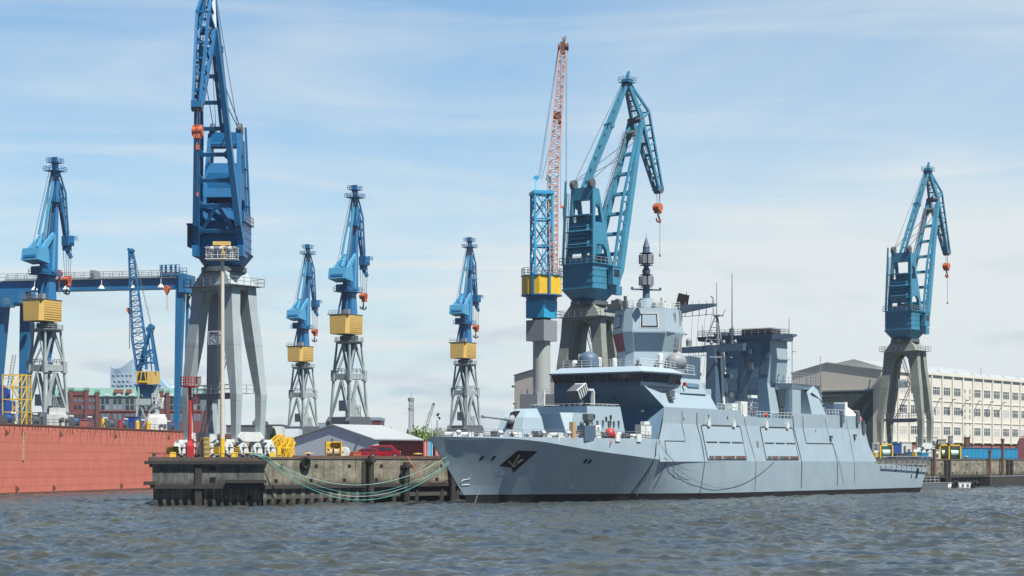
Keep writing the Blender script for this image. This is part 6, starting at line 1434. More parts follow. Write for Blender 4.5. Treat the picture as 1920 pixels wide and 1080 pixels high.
m = MB().bx(rx(1051), rx(1063.5), 1.5, 2.1, rz_(388), rz_(384)).bx(rx(1051), rx(1052.6), 1.5, 2.1, rz_(384), rz_(376)).bx(rx(1062), rx(1063.6), 1.5, 2.1, rz_(384), rz_(376)); hk_ = obj('lifting_beam', m, M['orange'], rc)
obj('hook', MB().bar((rx(1057), 1.8, rz_(388)), (rx(1057), 1.8, rz_(395)), .35).bar((rx(1056.5), 1.8, rz_(395)), (rx(1058), 1.8, rz_(421)), .3).bar((rx(1060.5), 1.8, rz_(388)), (rx(1060.8), 1.8, rz_(452)), .12), M['dark_grey'], hk_)
pb_ = MB().box((rx(1016), 6, 13.0), (11.5, 11.5, 26.0), 0); 
o = thing('column_plinth', 'dark grey block building around the foot of the round crane column', 'building', (X(1008, 398), 398 + 4, GZ), 0)
u3 = 398 / F; zq = lambda py: (HY - py) * u3 + H - GZ
obj('plinth_wall', MB().bx(-3.8, 5.6, -4, 4, 0, zq(739)), M['dark_grey'], o); obj('plinth_rail', MB().rail([(-3.6, -3.9, zq(739)), (5.5, -3.9, zq(739))], 1.1, 1.2, .04).bx(-2.4, -2.0, -3.8, -3.6, zq(739), zq(739) + 1), M['mid_grey'], o)

# ================================================================ buildings on the right
wr = random.Random(4); M['blind'] = flat('drawn_window_blind', (.42, .42, .38), .7)
def windows(par, fn, xs_, zs_, w, h, frame='pale', cols=2, dep=.12):
    """openings with frame and sill; fn maps (x, depth, z) in the facade frame"""
    for zc in zs_:
        for xc in xs_:
            fr = MB().bx(xc - w / 2, xc + w / 2, -.03, .05, zc - h / 2, zc + h / 2)
            f_ = obj('window', fr, M[frame], par)
            g = MB(); cw = w / cols
            for k in range(cols):
                x0 = xc - w / 2 + k * cw; g.bx(x0 + .1, x0 + cw - .1, -.05, -.03, zc - h / 2 + .12, zc + h * .12).bx(x0 + .1, x0 + cw - .1, -.05, -.03, zc + h * .12 + .1, zc + h / 2 - .1)
            obj('window_pane', g, M['glass' if wr.random() > .25 else 'blind'], f_)
FP = (93.7, 468.0)
fac = thing('factory_building', 'long cream four-storey factory with pilasters and a brick plinth at the right edge', 'building', (FP[0], FP[1], 0), QA)
FL = 112; ztop = 29.2
obj('facade_wall', MB().bx(0, FL, 0, 16, 11.3, ztop), M['cream'], fac)
obj('brick_plinth', MB().bx(0, FL, .25, 16, GZ, 11.3), M['brick2'], fac)
obj('cornice', MB().bx(-.2, FL + .2, -.45, 16.2, ztop, ztop + .7), M['cream'], fac)
pitch = 6.62; x0_ = 34.9
m = MB()
for k in range(-6, 13): x = x0_ + k * pitch; m.bx(x - .32, x + .32, -.4, 0, 11.0, ztop) if 0 < x < FL else None
obj('pilaster', m, M['cream'], fac)
m = MB()
for zc in (11.45, 16.95, 22.4): m.bx(0, FL, -.14, 0, zc - .12, zc + .12)
obj('string_course', m, M['cream'], fac)
bayx = [x0_ + (k + .5) * pitch for k in range(-6, 12) if 1 < x0_ + (k + .5) * pitch < FL - 2]
windows(fac, None, [x for x in bayx if abs(x - (x0_ + 2.5 * pitch)) > 1], (14.5, 19.9, 25.1), 4.3, 2.3, 'white', 4)
windows(fac, None, [x0_ + 2.5 * pitch - 1.6, x0_ + 2.5 * pitch + 1.6], (13.2, 14.9, 16.6, 18.5, 20.2, 22.0, 23.8, 25.6), .8, 1.2, 'pale', 1)
m = MB(); rr_ = random.Random(3)
for k in range(9): x = 14 + k * 10.8; m.hexa([(x, .2, ztop + .7), (x + 10.2, .2, ztop + .7), (x + 10.2, 7, ztop + .7), (x, 7, ztop + .7)], [(x + .8, 1.5, ztop + 1.7), (x + 9.4, 1.5, ztop + 1.7), (x + 9.4, 6, ztop + 1.7), (x + .8, 6, ztop + 1.7)])
obj('roof_light', m, M['roofgrey'], fac)
obj('roof_aerial', MB().bar((62, .6, ztop), (62, .6, ztop + 3.4), .1).bar((61.5, .6, ztop + 3), (62.5, .6, ztop + 3), .08), M['mid_grey'], fac)
for k in range(6): x = 30 + k * 8.4; obj('wall_lamp', MB().bar((x, -.4, 20.3 - .0), (x + .2, -1.6, 22.9), .16).box((x + .3, -1.9, 22.9), (.6, .9, .25)), M['mid_grey'], fac)
for x, w, c in ((36, 2.0, 'mid_grey'), (51.5, 1.2, 'cyan'), (72, 1.6, 'cyan')): obj('door', MB().bx(x, x + w, .2, .3, GZ, 9.4), M[c], fac)
obj('fascia_sign', MB().bx(27, 32, -.18, .2, 11.0, 11.6), M['white'], fac)
for k in range(22): x = 42 + k * 3.1; obj('plinth_window', MB().bx(x, x + .6, .2, .28, 8.6, 9.8), M['glass'], fac)

hang = thing('hangar', 'big beige gabled hangar with a dark green sliding door behind the stern', 'hangar', (FP[0], FP[1], 0), QA)
# gable runs inland from the corner: local y from 0.1 to 26, front face at x = 0
Wd = 25.6; pk = 15.2
hb_ = MB(); poly = [(.02, GZ), (Wd, GZ), (Wd, 29.2), (pk, 31.6), (.02, 29.3)]
hb_.loft([[(-.5, y, z) for y, z in poly], [(-.06, y, z) for y, z in poly]])
hb_.loft([[(0 + .02, 16.2, GZ), (.02, Wd, GZ), (.02, Wd, 29.0), (.02, 16.2, 31)], [(60, 16.2, GZ), (60, Wd, GZ), (60, Wd, 29.0), (60, 16.2, 31)]])
obj('gable_wall', hb_, M['beige'], hang)
dy0, dy1 = 2.4, 22.3
dg = obj('sliding_door', MB().bx(-.62, -.5, dy0, dy1, GZ, 24.2), M['doorgreen'], hang)
m = MB()
for k in range(7): m.bx(-.68, -.62, dy0 + 9.6, dy1, 12.5 + k * 1.75, 12.62 + k * 1.75)
m.bx(-.72, -.5, dy0 - .3, dy1 + .3, 24.2, 24.6)
obj('door_rails', m, M['mid_grey'], dg)
m = MB()
for k in range(1, 5): m.bx(-.66, -.62, dy0 + k * 2.2, dy0 + k * 2.2 + .12, GZ, 24.2)
obj('door_seams', m, M['dark_grey'], dg)
obj('hangar_roof', MB().hexa([(-.8, -.3, 29.35), (60, 15.3, 29.35), (60, pk, 31.65), (-.8, pk, 31.65)], [(-.8, -.3, 29.5), (60, 15.3, 29.5), (60, pk, 31.8), (-.8, pk, 31.8)]) if False else MB().prism([(pk, 31.65), (Wd + .4, 29.2), (Wd + .4, 29.4), (pk, 31.85), (-.2, 29.5), (-.2, 29.3)], 'x', -.8, -.02), M['roofgrey'], hang)
sec = MB(); sec.loft([[(3, -.5 + .8, 29.95), (3, 9.5, 32.6), (3, 16, 31.5), (3, 16, 30)], [(70, .3, 29.95), (70, 9.5, 32.6), (70, 16, 31.5), (70, 16, 30)]])
obj('rear_roof', sec, M['roofgrey'], hang)
obj('light_bracket', MB().bar((-1.4, 4.2, 24.6), (-1.4, 2.2, 24.7), .14).bar((-1.4, 3.4, 24.0), (-1.6, 2.6, 27.0), .2), M['cyan'], hang)

hall = thing('beige_hall', 'beige hall behind the round crane column and the warship bridge', 'hall', (X(1047, 440), 440, 0), QA)
obj('hall_wall', MB().bx(0, 66, 0, 13.0, GZ, 26.6), M['cream'], hall); obj('hall_gable', MB().prism([(0, GZ), (13.05, GZ), (13.05, 26.9), (7, 28.2), (0, 26.7)], 'x', -.25, -.01), M['beige'], hall)
obj('hall_roof', MB().prism([(-.3, 26.7), (7, 28.3), (13.2, 27.0), (13.2, 27.2), (7, 28.5), (-.3, 26.9)], 'x', -.5, 66.2), M['roofgrey'], hall)
obj('hall_lamp', MB().box((-.8, 12.5, 20.2), (.9, .4, .4)).box((-.8, 12.9, 24.4), (.7, .5, .5)), M['dark_grey'], hall)

# ================================================================ backdrop on the left
BD = 1010.0; ub = BD / F; zb = lambda py: (HY - py) * ub + H
def bxx(px): return (px - 100) * ub
bk = thing('brick_warehouse', 'long dark red brick office block with green copper roof across the river', 'building', (X(100, BD), BD, 0), 0)
obj('brick_wall', MB().bx(bxx(96), bxx(378), 0, 22, GZ, zb(769)).bx(bxx(116), bxx(186), -.8, 0, GZ, zb(741)).bx(bxx(303), bxx(316), -.8, 0, GZ, zb(741)), M['brick'], bk)
obj('grey_wing', MB().bx(bxx(187), bxx(301.5), -.3, 22, zb(769), zb(744)).bx(bxx(96), bxx(115.5), -.3, 22, zb(769), zb(744)).bx(bxx(316.5), bxx(378), -.3, 22, zb(769), zb(744)), M['greyfac'], bk)
obj('mansard_roof', MB().prism([(-.8, zb(744)), (22, zb(744)), (21, zb(727)), (1.6, zb(727)), (-.2, zb(742.5)), (-.8, zb(742.5))], 'x', bxx(96), bxx(378)), M['copper'], bk)
for a, b, t_ in ((130.5, 138, 732), (160, 166, 732), (180.5, 186.5, 736), (301, 306, 734), (312, 318, 737)): 
    obj('brick_pier', MB().bx(bxx(a), bxx(b), -1.9, 2, GZ, zb(t_)), M['brick'], bk); obj('pier_cap', MB().bx(bxx(a) - .3, bxx(b) + .3, -2.1, 2.2, zb(t_), zb(t_ - 5)), M['copper'], bk)
obj('brick_gable', MB().bx(bxx(138), bxx(160), -1.2, 1.5, zb(741), zb(734)), M['brick'], bk); obj('gable_coping', MB().bx(bxx(138), bxx(160), -1.4, 1.7, zb(734), zb(731.5)), M['copper'], bk)
for a, b in ((214, 231), (237, 247), (72 + 40, 125)): obj('roof_screen', MB().bx(bxx(a), bxx(b), -.9, 1, zb(736.5), zb(730)), M['brick2'], bk)
for px in (200, 223.5, 247, 320): obj('arch_dormer', MB().prism([(bxx(px) + 1.0 * math.cos(a) * 1.6, zb(742) + math.sin(a) * 1.2) for a in [k * math.pi / 6 for k in range(7)]], 'y', -1.0, .5), M['pale'], bk)
def bwin(px, y0, y1, w, d, mt='glassblue'): obj('window', MB().bx(bxx(px) - w / 2, bxx(px) + w / 2, d - .12, d, zb(y1), zb(y0)), M[mt], bk)
for px in (119, 127, 142, 150, 157, 169, 177):
    d = -1.2 if False else -.8
    bwin(px, 748, 754, 1.35, d); bwin(px, 760, 767, 1.35, d, 'glassblue' if int(px) % 2 else 'glass'); bwin(px, 777, 786, 1.35, d, 'glass')
for px in (193, 201.5, 216, 225, 239, 248, 258, 266, 280, 288, 104, 111, 322, 329, 338, 346, 358, 366, 373):
    bwin(px, 748, 757, 1.7, -.3, 'glass'); bwin(px, 760, 768, 1.7, -.3, 'far_blue' if int(px) % 3 == 0 else 'glass'); bwin(px, 776, 790, 1.8, 0, 'glassblue')
for px in (309,): bwin(px, 747, 752, 1.9, -.8); bwin(px, 760, 767, 1.9, -.8); bwin(px, 776, 784, 1.9, -.8)
obj('string_course', MB().bx(bxx(187), bxx(301), -.5, 0, zb(771), zb(769)).bx(bxx(317), bxx(378), -.5, 0, zb(771), zb(769)), M['brick2'], bk)

# glass concert hall with a wave roof far behind
m_, t_, b_ = nt('patterned_glass')
cc = coords(t_, (1, 1, 1)); vo = node(t_, 'ShaderNodeTexVoronoi', Scale=.14); t_.links.new(cc, vo.inputs['Vector'])
base = mix(t_, ramp(t_, vo.outputs['Distance'], [(.25, (.16, .25, .34)), (.5, (.26, .37, .46)), (.8, (.36, .46, .54))]), (0, 0, 0), (1, 1, 1), 'MIX') if False else ramp(t_, vo.outputs['Distance'], [(.15, (.13, .21, .30)), (.45, (.22, .32, .41)), (.8, (.32, .42, .50))])
t_.links.new(base, b_.inputs['Base Color']); b_.inputs['Roughness'].default_value = .35
M['glasstower'] = m_
ED = 1380.0; ue = ED / F
el = thing('concert_hall', 'glass hall with a wave-shaped roof peaking behind the brick block', 'building', (X(207, ED), ED, 0), 0)
ze = lambda py: (HY - py) * ue + H; xe_ = lambda px: (px - 207) * ue
prof = [(207, 687), (211, 689.5), (216, 691), (222, 691), (228, 688.5), (234, 685), (240, 680), (245, 676), (248.5, 673)]
prof2 = [(248.5, 673), (255, 682), (262, 690), (275, 701), (288, 706), (298, 712), (305, 720), (312, 725.5), (320, 727.5), (330, 724.5), (337, 721), (350, 719)]
obj('glass_front', MB().prism([(xe_(p), ze(q)) for p, q in prof] + [(xe_(248.5), GZ), (0, GZ)], 'y', 0, 40), M['glasstower'], el)
obj('glass_flank', MB().loft([[(xe_(p), (p - 248.5) * ue * .25, z) for z in (GZ, ze(q))] + [(xe_(p), (p - 248.5) * ue * .25 + 34, z) for z in (ze(q), GZ)] for p, q in prof2]), M['glasstower'], el)
obj('white_roof_dip', MB().prism([(xe_(p), ze(q)) for p, q in ((312, 724.5), (320, 726.5), (330, 723.5), (337, 720), (337, 716), (330, 718.5), (320, 721), (312, 722))], 'y', 20, 60), M['white'], el)
for j, yy in enumerate((703, 714, 722)):
    for i, px in enumerate((213, 222, 230, 238, 245)):
        p = px + (2 if j % 2 else 0)
        if p < 247: obj('round_balcony', MB().ell((xe_(p), -.2, ze(yy)), 1.0, .3, 1.0, 10, 6), M['far_blue'], el)

# low sheds, chimneys and city bits between the crane legs
def block(name, label, cat, px0, px1, py, D, mat, dep=14, roof=None, extra=None, group=None):
    s_ = D / F; o = thing(name, label, cat, (X(px0, D), D, GZ), 0, group); w = (px1 - px0) * s_; h = (HY - py) * s_ + H - GZ
    obj('wall', MB().bx(0, w, 0, dep, 0, h), M[mat], o)
    obj('roof', MB().bx(-.2, w + .2, -.2, dep + .2, h, h + (.25 if not roof else roof[1])), M[roof[0] if roof else 'dark_grey'], o)
    for e in extra or []: obj(e[0], MB().bx(e[1] * w, e[2] * w, -.06, 0, e[3] * h, e[4] * h), M[e[5]], o)
    return o
block('low_shed', 'dark grey flat-roofed shed seen between the grey crane legs', 'shed', 424, 497, 798, 640, 'dark_grey', 20, None, [('wall_band', 0, 1, .75, .8, 'mid_grey')])
block('tan_shed', 'tan workshop with a brown roof between the grey crane legs', 'shed', 400, 462, 822, 430, 'tan', 12, ('rusty', 1.0), [('doorway', .6, .95, 0, .6, 'black')])
block('white_shed', 'small white store in front of the tan workshop', 'shed', 395, 436, 836, 380, 'white', 5, None, [('door', .2, .4, 0, .8, 'pale'), ('window', .6, .8, .4, .8, 'glass')])
block('white_block', 'white flat-roofed block behind the dark green tree', 'building', 500, 528, 797, 690, 'far_white', 18, None, [('window', .15, .3, .5, .7, 'glass')])
block('grey_store', 'pale grey store just left of the small slim crane', 'building', 534, 560, 801, 560, 'shed', 10, None, [('door', .2, .5, 0, .7, 'mid_grey')])
block('far_block', 'blue grey block far off between the two slim cranes', 'building', 592, 624, 793, 1500, 'far_blue', 30, ('far_white', 1.2), [('window_band', .05, .95, .5, .7, 'glassblue')])
block('maroon_hall', 'maroon hall with a blue grey roof right of the tall slim crane', 'building', 683, 713, 788, 620, 'maroon', 20, ('far_blue', 1.0), [('door', .6, .9, 0, .5, 'dark_grey')])
for i, (px, lab) in enumerate(((442.5, 'left of two thin blue chimneys far off between the crane legs'), (449, 'right of two thin blue chimneys, hard by the grey leg'))):
    D = 1600; s_ = D / F; o = thing('chimney', lab, 'chimney', (X(px, D), D, GZ), 0, 'thin blue chimneys far off'); h = (HY - 758) * s_
    obj('stack', MB().cyl((0, 0), 1.15, 0, h, 1.0, 12), M['far_blue'], o); obj('stack_rim', MB().cyl((0, 0), 1.25, h, h + 1, n=12), M['dark_grey'], o)
# rooftop plant on the dark shed
o = thing('rooftop_plant', 'dark rooftop cooling unit on the grey shed', 'machinery', (X(473, 642), 642, (HY - 798) * 640 / F + H + .3), 0)
obj('housing', MB().bx(0, 5, 0, 4, 0, 1.2).hexa([(.3, .3, 1.2), (4.6, .3, 1.2), (4.6, 3.6, 1.2), (.3, 3.6, 1.2)], [(.9, .6, 2.4), (3.8, .6, 2.0), (3.8, 3, 2.0), (.9, 3, 2.4)]), M['dark_grey'], o); obj('fan', MB().cyl((2.2, 1.8), 1.0, 2.2, 2.7, n=12), M['mid_grey'], o)
# far radio mast and far cranes behind the bow
D = 950; s_ = D / F; o = thing('radio_mast', 'slender grey lattice radio mast far off, left of the bow', 'mast', (X(771, D), D, GZ), 0); h = lambda py: (HY - py) * s_ + H - GZ
obj('lattice_shaft', MB().truss((0, 0, 0), (0, 0, h(748)), 2.9, 2.0, .16, 26, .09), M['mid_grey'], o); obj('mast_drums', MB().cyl((0, 0), 1.6, h(769), h(765), n=12).cyl((0, 0), 1.4, h(762), h(760), n=12).cyl((0, 0), 1.7, h(752), h(746), n=12).cyl((0, 0), .15, h(746), h(736), n=6), M['mid_grey'], o)
o = thing('crawler_crane', 'small grey lattice crane leaning right, far off left of the bow', 'crane', (X(782, 1000), 1000, GZ), 0); s_ = 1000 / F
obj('lattice_jib', MB().truss((0, 0, 2), ((812 - 782) * s_, 0, (HY - 762) * s_), 1.9, 1.1, .14, 16, .08), M['mid_grey'], o); obj('jib_head', MB().box(((813 - 782) * s_, 0, (HY - 760) * s_), (1.4, .8, 1.4)), M['dark_grey'], o); obj('engine_house', MB().bx(-3, 2, -1.5, 1.5, 0, 3), M['dark_grey'], o); obj('pendant_rope', MB().bar((-2, 0, 8), ((812 - 782) * s_, 0, (HY - 760) * s_), .1).bar((-2, 0, 3), (-2, 0, 8), .3), M['wire'], o)
o = thing('floodlight_mast', 'small pole with drooping black lamp heads left of the bow rail', 'lamp', (X(817, 700), 700, GZ), 0); s_ = 700 / F
obj('pole', MB().truss((0, 0, 0), (.6, 0, (HY - 790) * s_), .8, .4, .07, 12, .05), M['mid_grey'], o); obj('lamp_head', MB().bar((.4, 0, (HY - 783) * s_), (1.2, 0, (HY - 778) * s_), .8).bar((1.0, 0, (HY - 785) * s_), (1.7, 0, (HY - 789) * s_), .7), M['black'], o)
for k, (px, py, D) in enumerate(((797.5, 804, 640), (802, 800, 650), (826, 806, 600), (840, 803, 620), (848, 806, 640))):
    s_ = D / F; o = thing('light_pole', ['thin pole just right of the radio mast', 'second thin pole right of the radio mast', 'thin pole just behind the jack staff of the bow', 'thin pole behind the bow rail, left of the slim crane', 'thin pole hard left of the slim crane behind the bow'][k], 'pole', (X(px, D), D, GZ), 0, 'thin poles behind the bow')
    obj('pole', MB().tube((0, 0, 0), (0, 0, (HY - py) * s_), .12, .08, 6), M['mid_grey'], o); obj('pole_head', MB().box((0, 0, (HY - py) * s_), (.9, .3, .25)), M['dark_grey'], o)

# ================================================================ trees
def tree(name, label, px, D, h, r, seed, leaf='leaf', n=900, z0=GZ, conic=False, group=None):
    rn = random.Random(seed); o = thing(name, label, 'tree', (X(px, D), D, z0), 0, group)
    tk = MB().tube((0, 0, 0), (0, 0, h * .55), r * .09, r * .05, 7)
    for k in range(5): a = rn.random() * 6.28; tk.tube((0, 0, h * (.2 + .06 * k)), (math.cos(a) * r * .6, math.sin(a) * r * .6, h * (.5 + .07 * k)), r * .04, r * .015, 5)
    obj('trunk', tk, M['bark'], o); c = MB()
    clumps = [(rn.gauss(0, .42) * r, rn.gauss(0, .42) * r, h * (.35 + .58 * rn.random())) for _ in range(14)]
    for _ in range(n):
        if conic:
            t = rn.random() ** .7; rr = r * (1 - t) * (.25 + .75 * rn.random() ** .5); a = rn.random() * 6.283; p = V((math.cos(a) * rr, math.sin(a) * rr, h * (.08 + .92 * t)))
        else:
            q = clumps[rn.randrange(14)]; s = r * .30; p = V((q[0] + rn.gauss(0, s), q[1] + rn.gauss(0, s), q[2] + rn.gauss(0, s * .8)))
        d = V((rn.gauss(0, 1), rn.gauss(0, 1), rn.gauss(0, 1))).normalized(); e = d.orthogonal().normalized(); s = r * .085 * (.6 + rn.random())
        f_ = d.cross(e); c.add([p + e * s, p + f_ * s * .7, p - e * s, p - f_ * s * .7], [(0, 1, 2, 3)])
    obj('crown', c, M[leaf], o); return o
tree('conifer_tree', 'dark green conical tree in front of the white block', 513, 560, 9.5, 3.4, 1, 'leaf2', 1100, conic=True)
tree('broadleaf_tree', 'bright green tree just left of the bow above the containers', 788, 420, 6.0, 3.2, 2, 'leaf', 1500)
for k, (px, D, h, r) in enumerate(((733, 900, 16, 3.0), (738.5, 880, 14.5, 2.6), (745, 900, 13.5, 2.6), (764, 700, 11.5, 2.6))):
    tree('distant_tree', ['leftmost of three small dark trees above the shed roof', 'middle one of three small dark trees above the shed roof', 'rightmost of three small dark trees above the shed roof', 'dark tree at the foot of the radio mast'][k], px, D, h, r, 10 + k, 'leaf2', 500, conic=True, group='small dark trees beyond the shed')
for k, (px, D, h, r) in enumerate(((541, 420, 4.2, 2.6), (808, 520, 7.2, 4.0), (826, 560, 8, 3.6))):
    tree('shrub', ['low green shrub behind the yellow lattice pieces', 'green shrub behind the tip of the bow', 'green shrub behind the bow rail'][k], px, D, h, r, 20 + k, 'leaf', 800, group='green shrubs on the yard')
# ================================================================ things on the quay end
def at(px, D, z=GZ): return (X(px, D), D, z)
# grey boat shed with a pale roof
sh = thing('gabled_shed', 'blue grey gabled sheet-metal shed with a pale roof', 'shed', at(699, 327), QA)
ws = 20.4
obj('shed_wall', MB().loft([[(0, 0, 0), (0, ws, 0), (0, ws, 3.3), (0, ws * .47, 5.8), (0, 0, 3.3)], [(13, 0, 0), (13, ws, 0), (13, ws, 3.3), (13, ws * .47, 5.8), (13, 0, 3.3)]]), M['shed'], sh)
obj('shed_roof', MB().prism([(-.5, 3.2), (ws * .47, 5.88), (ws + .5, 3.2), (ws + .5, 3.38), (ws * .47, 6.1), (-.5, 3.4)], 'x', -.25, 13.3), M['roofgrey'], sh)
obj('side_window', MB().bx(.6, 2.2, -.05, .02, 2.3, 3.0).bx(4.8, 8.2, -.05, .02, 2.3, 3.0), M['white'], sh)
for y in (3.4, 9.6): obj('gable_lamp', MB().box((-.2, y, 3.2), (.35, .3, .5)), M['dark_grey'], sh)
# containers
def container(label, loc, rz, L, Wc, mat, door=None, Hc=2.75):
    o = thing('shipping_container', label, 'container', loc, rz, 'storage containers beside the shed')
    obj('container_body', MB().bx(0, L, 0, Wc, .12, Hc), M[mat], o)
    m = MB()
    for k in range(int(L / .55)): m.bx(.2 + k * .55, .42 + k * .55, -.04, 0, .35, Hc - .25)
    obj('corrugation', m, M[mat], o)
    f_ = MB().bx(-.03, L + .03, -.06, .1, Hc - .14, Hc + .02).bx(-.03, L + .03, -.06, .1, 0, .2)
    obj('frame_rail', f_, M[mat], o)
    for k in (0, 1): 
        d_ = obj('container_door', MB().bx(L, L + .06, .08 + k * (Wc - .1) / 2, Wc / 2 - .03 + k * (Wc - .1) / 2, .2, Hc - .15), M[door or mat], o)
        obj('lock_bar', MB().bx(L + .06, L + .12, .4 + k * Wc / 2, .48 + k * Wc / 2, .25, Hc - .2), M['pale'], d_)
    return o
ci = QA - math.pi / 2          # long sides along the quay normal, doors to the river... 
o = container('long maroon container whose side backs the parked red cars', quay(46.5, 20.2), ci, 9.6, 1.35, 'maroon', 'contred')
o = container('narrow container with bright blue doors between two red ones', quay(47.9, 20.2), ci, 9.4, 1.3, 'contblue', 'cyan')
o = container('maroon container with a faded red door right of the blue doors', quay(50.4, 20.6), ci, 9.2, 1.3, 'maroon', 'contred')
o = container('dark container at the right end of the row by the bow', quay(53.6, 20.9), ci, 8.6, 1.6, 'dark_grey', 'dark_grey')
# cars
def wheel(par, x, y, r, w=.2):
    o = obj('wheel', MB().tube((x, y - w / 2, r), (x, y + w / 2, r), r, n=20), M['black'], par)
    obj('rim', MB().tube((x, y - w / 2 - .02, r), (x, y + w / 2 + .02, r), r * .62, n=16), M['mid_grey'], o); return o
def car(name, label, cat, px, D, heading, prof, glass, W_, r, wx, gap, lights, mat='carred'):
    """side profile (x, z) lofted over the width with a rounded roof section"""
    o = thing(name, label, cat, at(px, D), heading)
    n = len(prof); rings = []
    def inset(z): return 0 if z < gap else (z - gap) * .22
    for s_, k in ((-1, 1.0), (-1, .0), (1, .0), (1, 1.0)):
        rings.append([(x * (.985 if k else 1.0), s_ * (W_ / 2 - (inset(z)) - (.0 if k == 0 else .0)) if k == 0 else s_ * (W_ / 2 - .16 - inset(z)) , z + (.03 if k else 0)) for x, z in prof])
    rings = [rings[0], rings[1]][::-1] + [rings[3], rings[2]]
    # body: outer side, shoulder, shoulder, outer side
    body = MB().loft([[(x, -(W_ / 2 - inset(z)), z) for x, z in prof], [(x * .99, -(W_ / 2 - .12 - inset(z)), z + .025 if z > .6 else z) for x, z in prof],
                      [(x * .99, W_ / 2 - .12 - inset(z), z + .025 if z > .6 else z) for x, z in prof], [(x, W_ / 2 - inset(z), z) for x, z in prof]], smooth=False)
    b_ = obj('body', body, M[mat], o)
    for q in glass:
        for s_ in (-1, 1): obj('side_window', MB().add([(x, s_ * (W_ / 2 - inset(z) + .012), z) for x, z in q] + [(x, s_ * (W_ / 2 - inset(z) - .05), z) for x, z in q], [tuple(range(len(q))), tuple(range(2 * len(q) - 1, len(q) - 1, -1))]), M['glass'], b_)
    for x in wx:
        for s_ in (-1, 1):
            obj('wheel_arch', MB().tube((x, s_ * (W_ / 2 - .30), r), (x, s_ * (W_ / 2 + .004), r), r * 1.22, n=18), M['black'], o); wheel(o, x, s_ * (W_ / 2 - .08), r)
    for nm, x, z, mt in lights:
        for s_ in (-1, 1): obj(nm, MB().box((x, s_ * (W_ / 2 - .22), z), (.14, .34, .18)), M[mt], o)
    for s_ in (-1, 1): obj('wing_mirror', MB().box((wx[0] * .52, s_ * (W_ / 2 + .1), gap + .12), (.14, .2, .16)), M[mat], o)
    obj('bumper', MB().bx(prof[0][0] - .04, prof[0][0] + .2, -W_ / 2 + .1, W_ / 2 - .1, .28, .5), M['dark_grey'], o)
    return o
ep = [(-2.38, .3), (-2.42, .62), (-2.36, .82), (-1.35, .98), (-.45, 1.42), (.1, 1.5), (1.3, 1.47), (2.0, 1.36), (2.36, .98), (2.42, .6), (2.38, .3)]
ec = car('estate_car', 'dark red estate car parked before the maroon container', 'car', 684, 292, .10, ep, [[(-1.15, 1.0), (-.38, 1.38), (-.1, 1.41), (-.1, 1.0)], [(-.02, 1.0), (-.02, 1.41), (.9, 1.4), (.95, 1.0)], [(1.03, 1.0), (1.0, 1.39), (1.5, 1.36), (1.95, 1.05)]], 1.8, .33, (-1.5, 1.28), .96, [('headlight', -2.28, .72, 'pale'), ('tail_light', 2.3, .95, 'red')])
obj('windscreen', MB().slab([(-1.27, -.62, 1.03), (-1.27, .62, 1.03), (-.5, .52, 1.42), (-.5, -.52, 1.42)], .03), M['glass'], ec); obj('rear_window', MB().slab([(2.03, -.55, 1.36), (2.03, .55, 1.36), (2.33, .62, 1.03), (2.33, -.62, 1.03)], .03), M['glass'], ec)
vp = [(-2.45, .32), (-2.5, 1.0), (-2.42, 1.85), (-2.2, 1.95), (.95, 1.96), (1.25, 1.85), (1.95, 1.2), (2.4, 1.0), (2.5, .6), (2.46, .32)]
vc = car('van', 'red minibus van parked behind the estate car', 'van', 722.5, 299, .02, vp, [[(-2.25, 1.15), (-2.2, 1.72), (-1.15, 1.74), (-1.15, 1.15)], [(-1.05, 1.15), (-1.05, 1.74), (.15, 1.74), (.15, 1.15)], [(.27, 1.15), (.27, 1.74), (.95, 1.74), (1.45, 1.2)]], 1.9, .34, (1.62, -1.5), 1.1, [('headlight', 2.36, .95, 'pale'), ('tail_light', -2.44, 1.3, 'red')])
obj('windscreen', MB().slab([(1.33, -.6, 1.83), (1.33, .6, 1.83), (1.93, .68, 1.25), (1.93, -.68, 1.25)], -.03), M['glass'], vc); obj('front_bumper', MB().bx(2.38, 2.56, -.88, .88, .3, .62), M['dark_grey'], vc)
# cable reel stand marked 10
rl = thing('cable_reel_stand', 'yellow frame marked 10 holding two cable reels', 'reel', at(625.5, 287), math.radians(12))
m = MB().bx(-1.25, -1.1, -.8, .8, 0, 2.45).bx(1.05, 1.2, -.8, .8, 0, 2.45).bx(-1.25, 1.2, -.8, .8, 2.3, 2.45).bx(-1.25, 1.2, .6, .75, 0, .15).bx(-1.25, -.55, -.84, -.8, 1.35, 2.3)
m.bx(-.4, 1.0, .2, .7, .6, 2.3)
fr_ = obj('stand_frame', m, M['bright_yellow'], rl)
text('10', .62, (-.84, -.86, 1.85), (math.radians(90), 0, 0), M['black'], fr_)
for x in (-.75, .35): d_ = obj('cable_drum', MB().tube((x - .3, -.15, .75), (x + .45, -.15, .75), .62, n=18), M['tan'], rl); obj('drum_flange', MB().tube((x - .36, -.15, .75), (x - .3, -.15, .75), .8, n=20), M['tan'], d_); obj('drum_flange', MB().tube((x + .45, -.15, .75), (x + .51, -.15, .75), .8, n=20), M['tan'], d_)
dr_ = thing('cable_drum', 'round pale wooden cable drum right of the yellow reel stand', 'drum', at(645, 287), math.radians(68))
obj('drum_core', MB().tube((-.3, 0, .85), (.3, 0, .85), .5, n=16), M['tan'], dr_)
for x in (-.36, .3): f_ = obj('drum_flange', MB().tube((x, 0, .85), (x + .07, 0, .85), .84, n=24), M['white'], dr_)
obj('drum_hub', MB().tube((-.4, 0, .85), (.4, 0, .85), .12, n=10), M['dark_grey'], dr_)
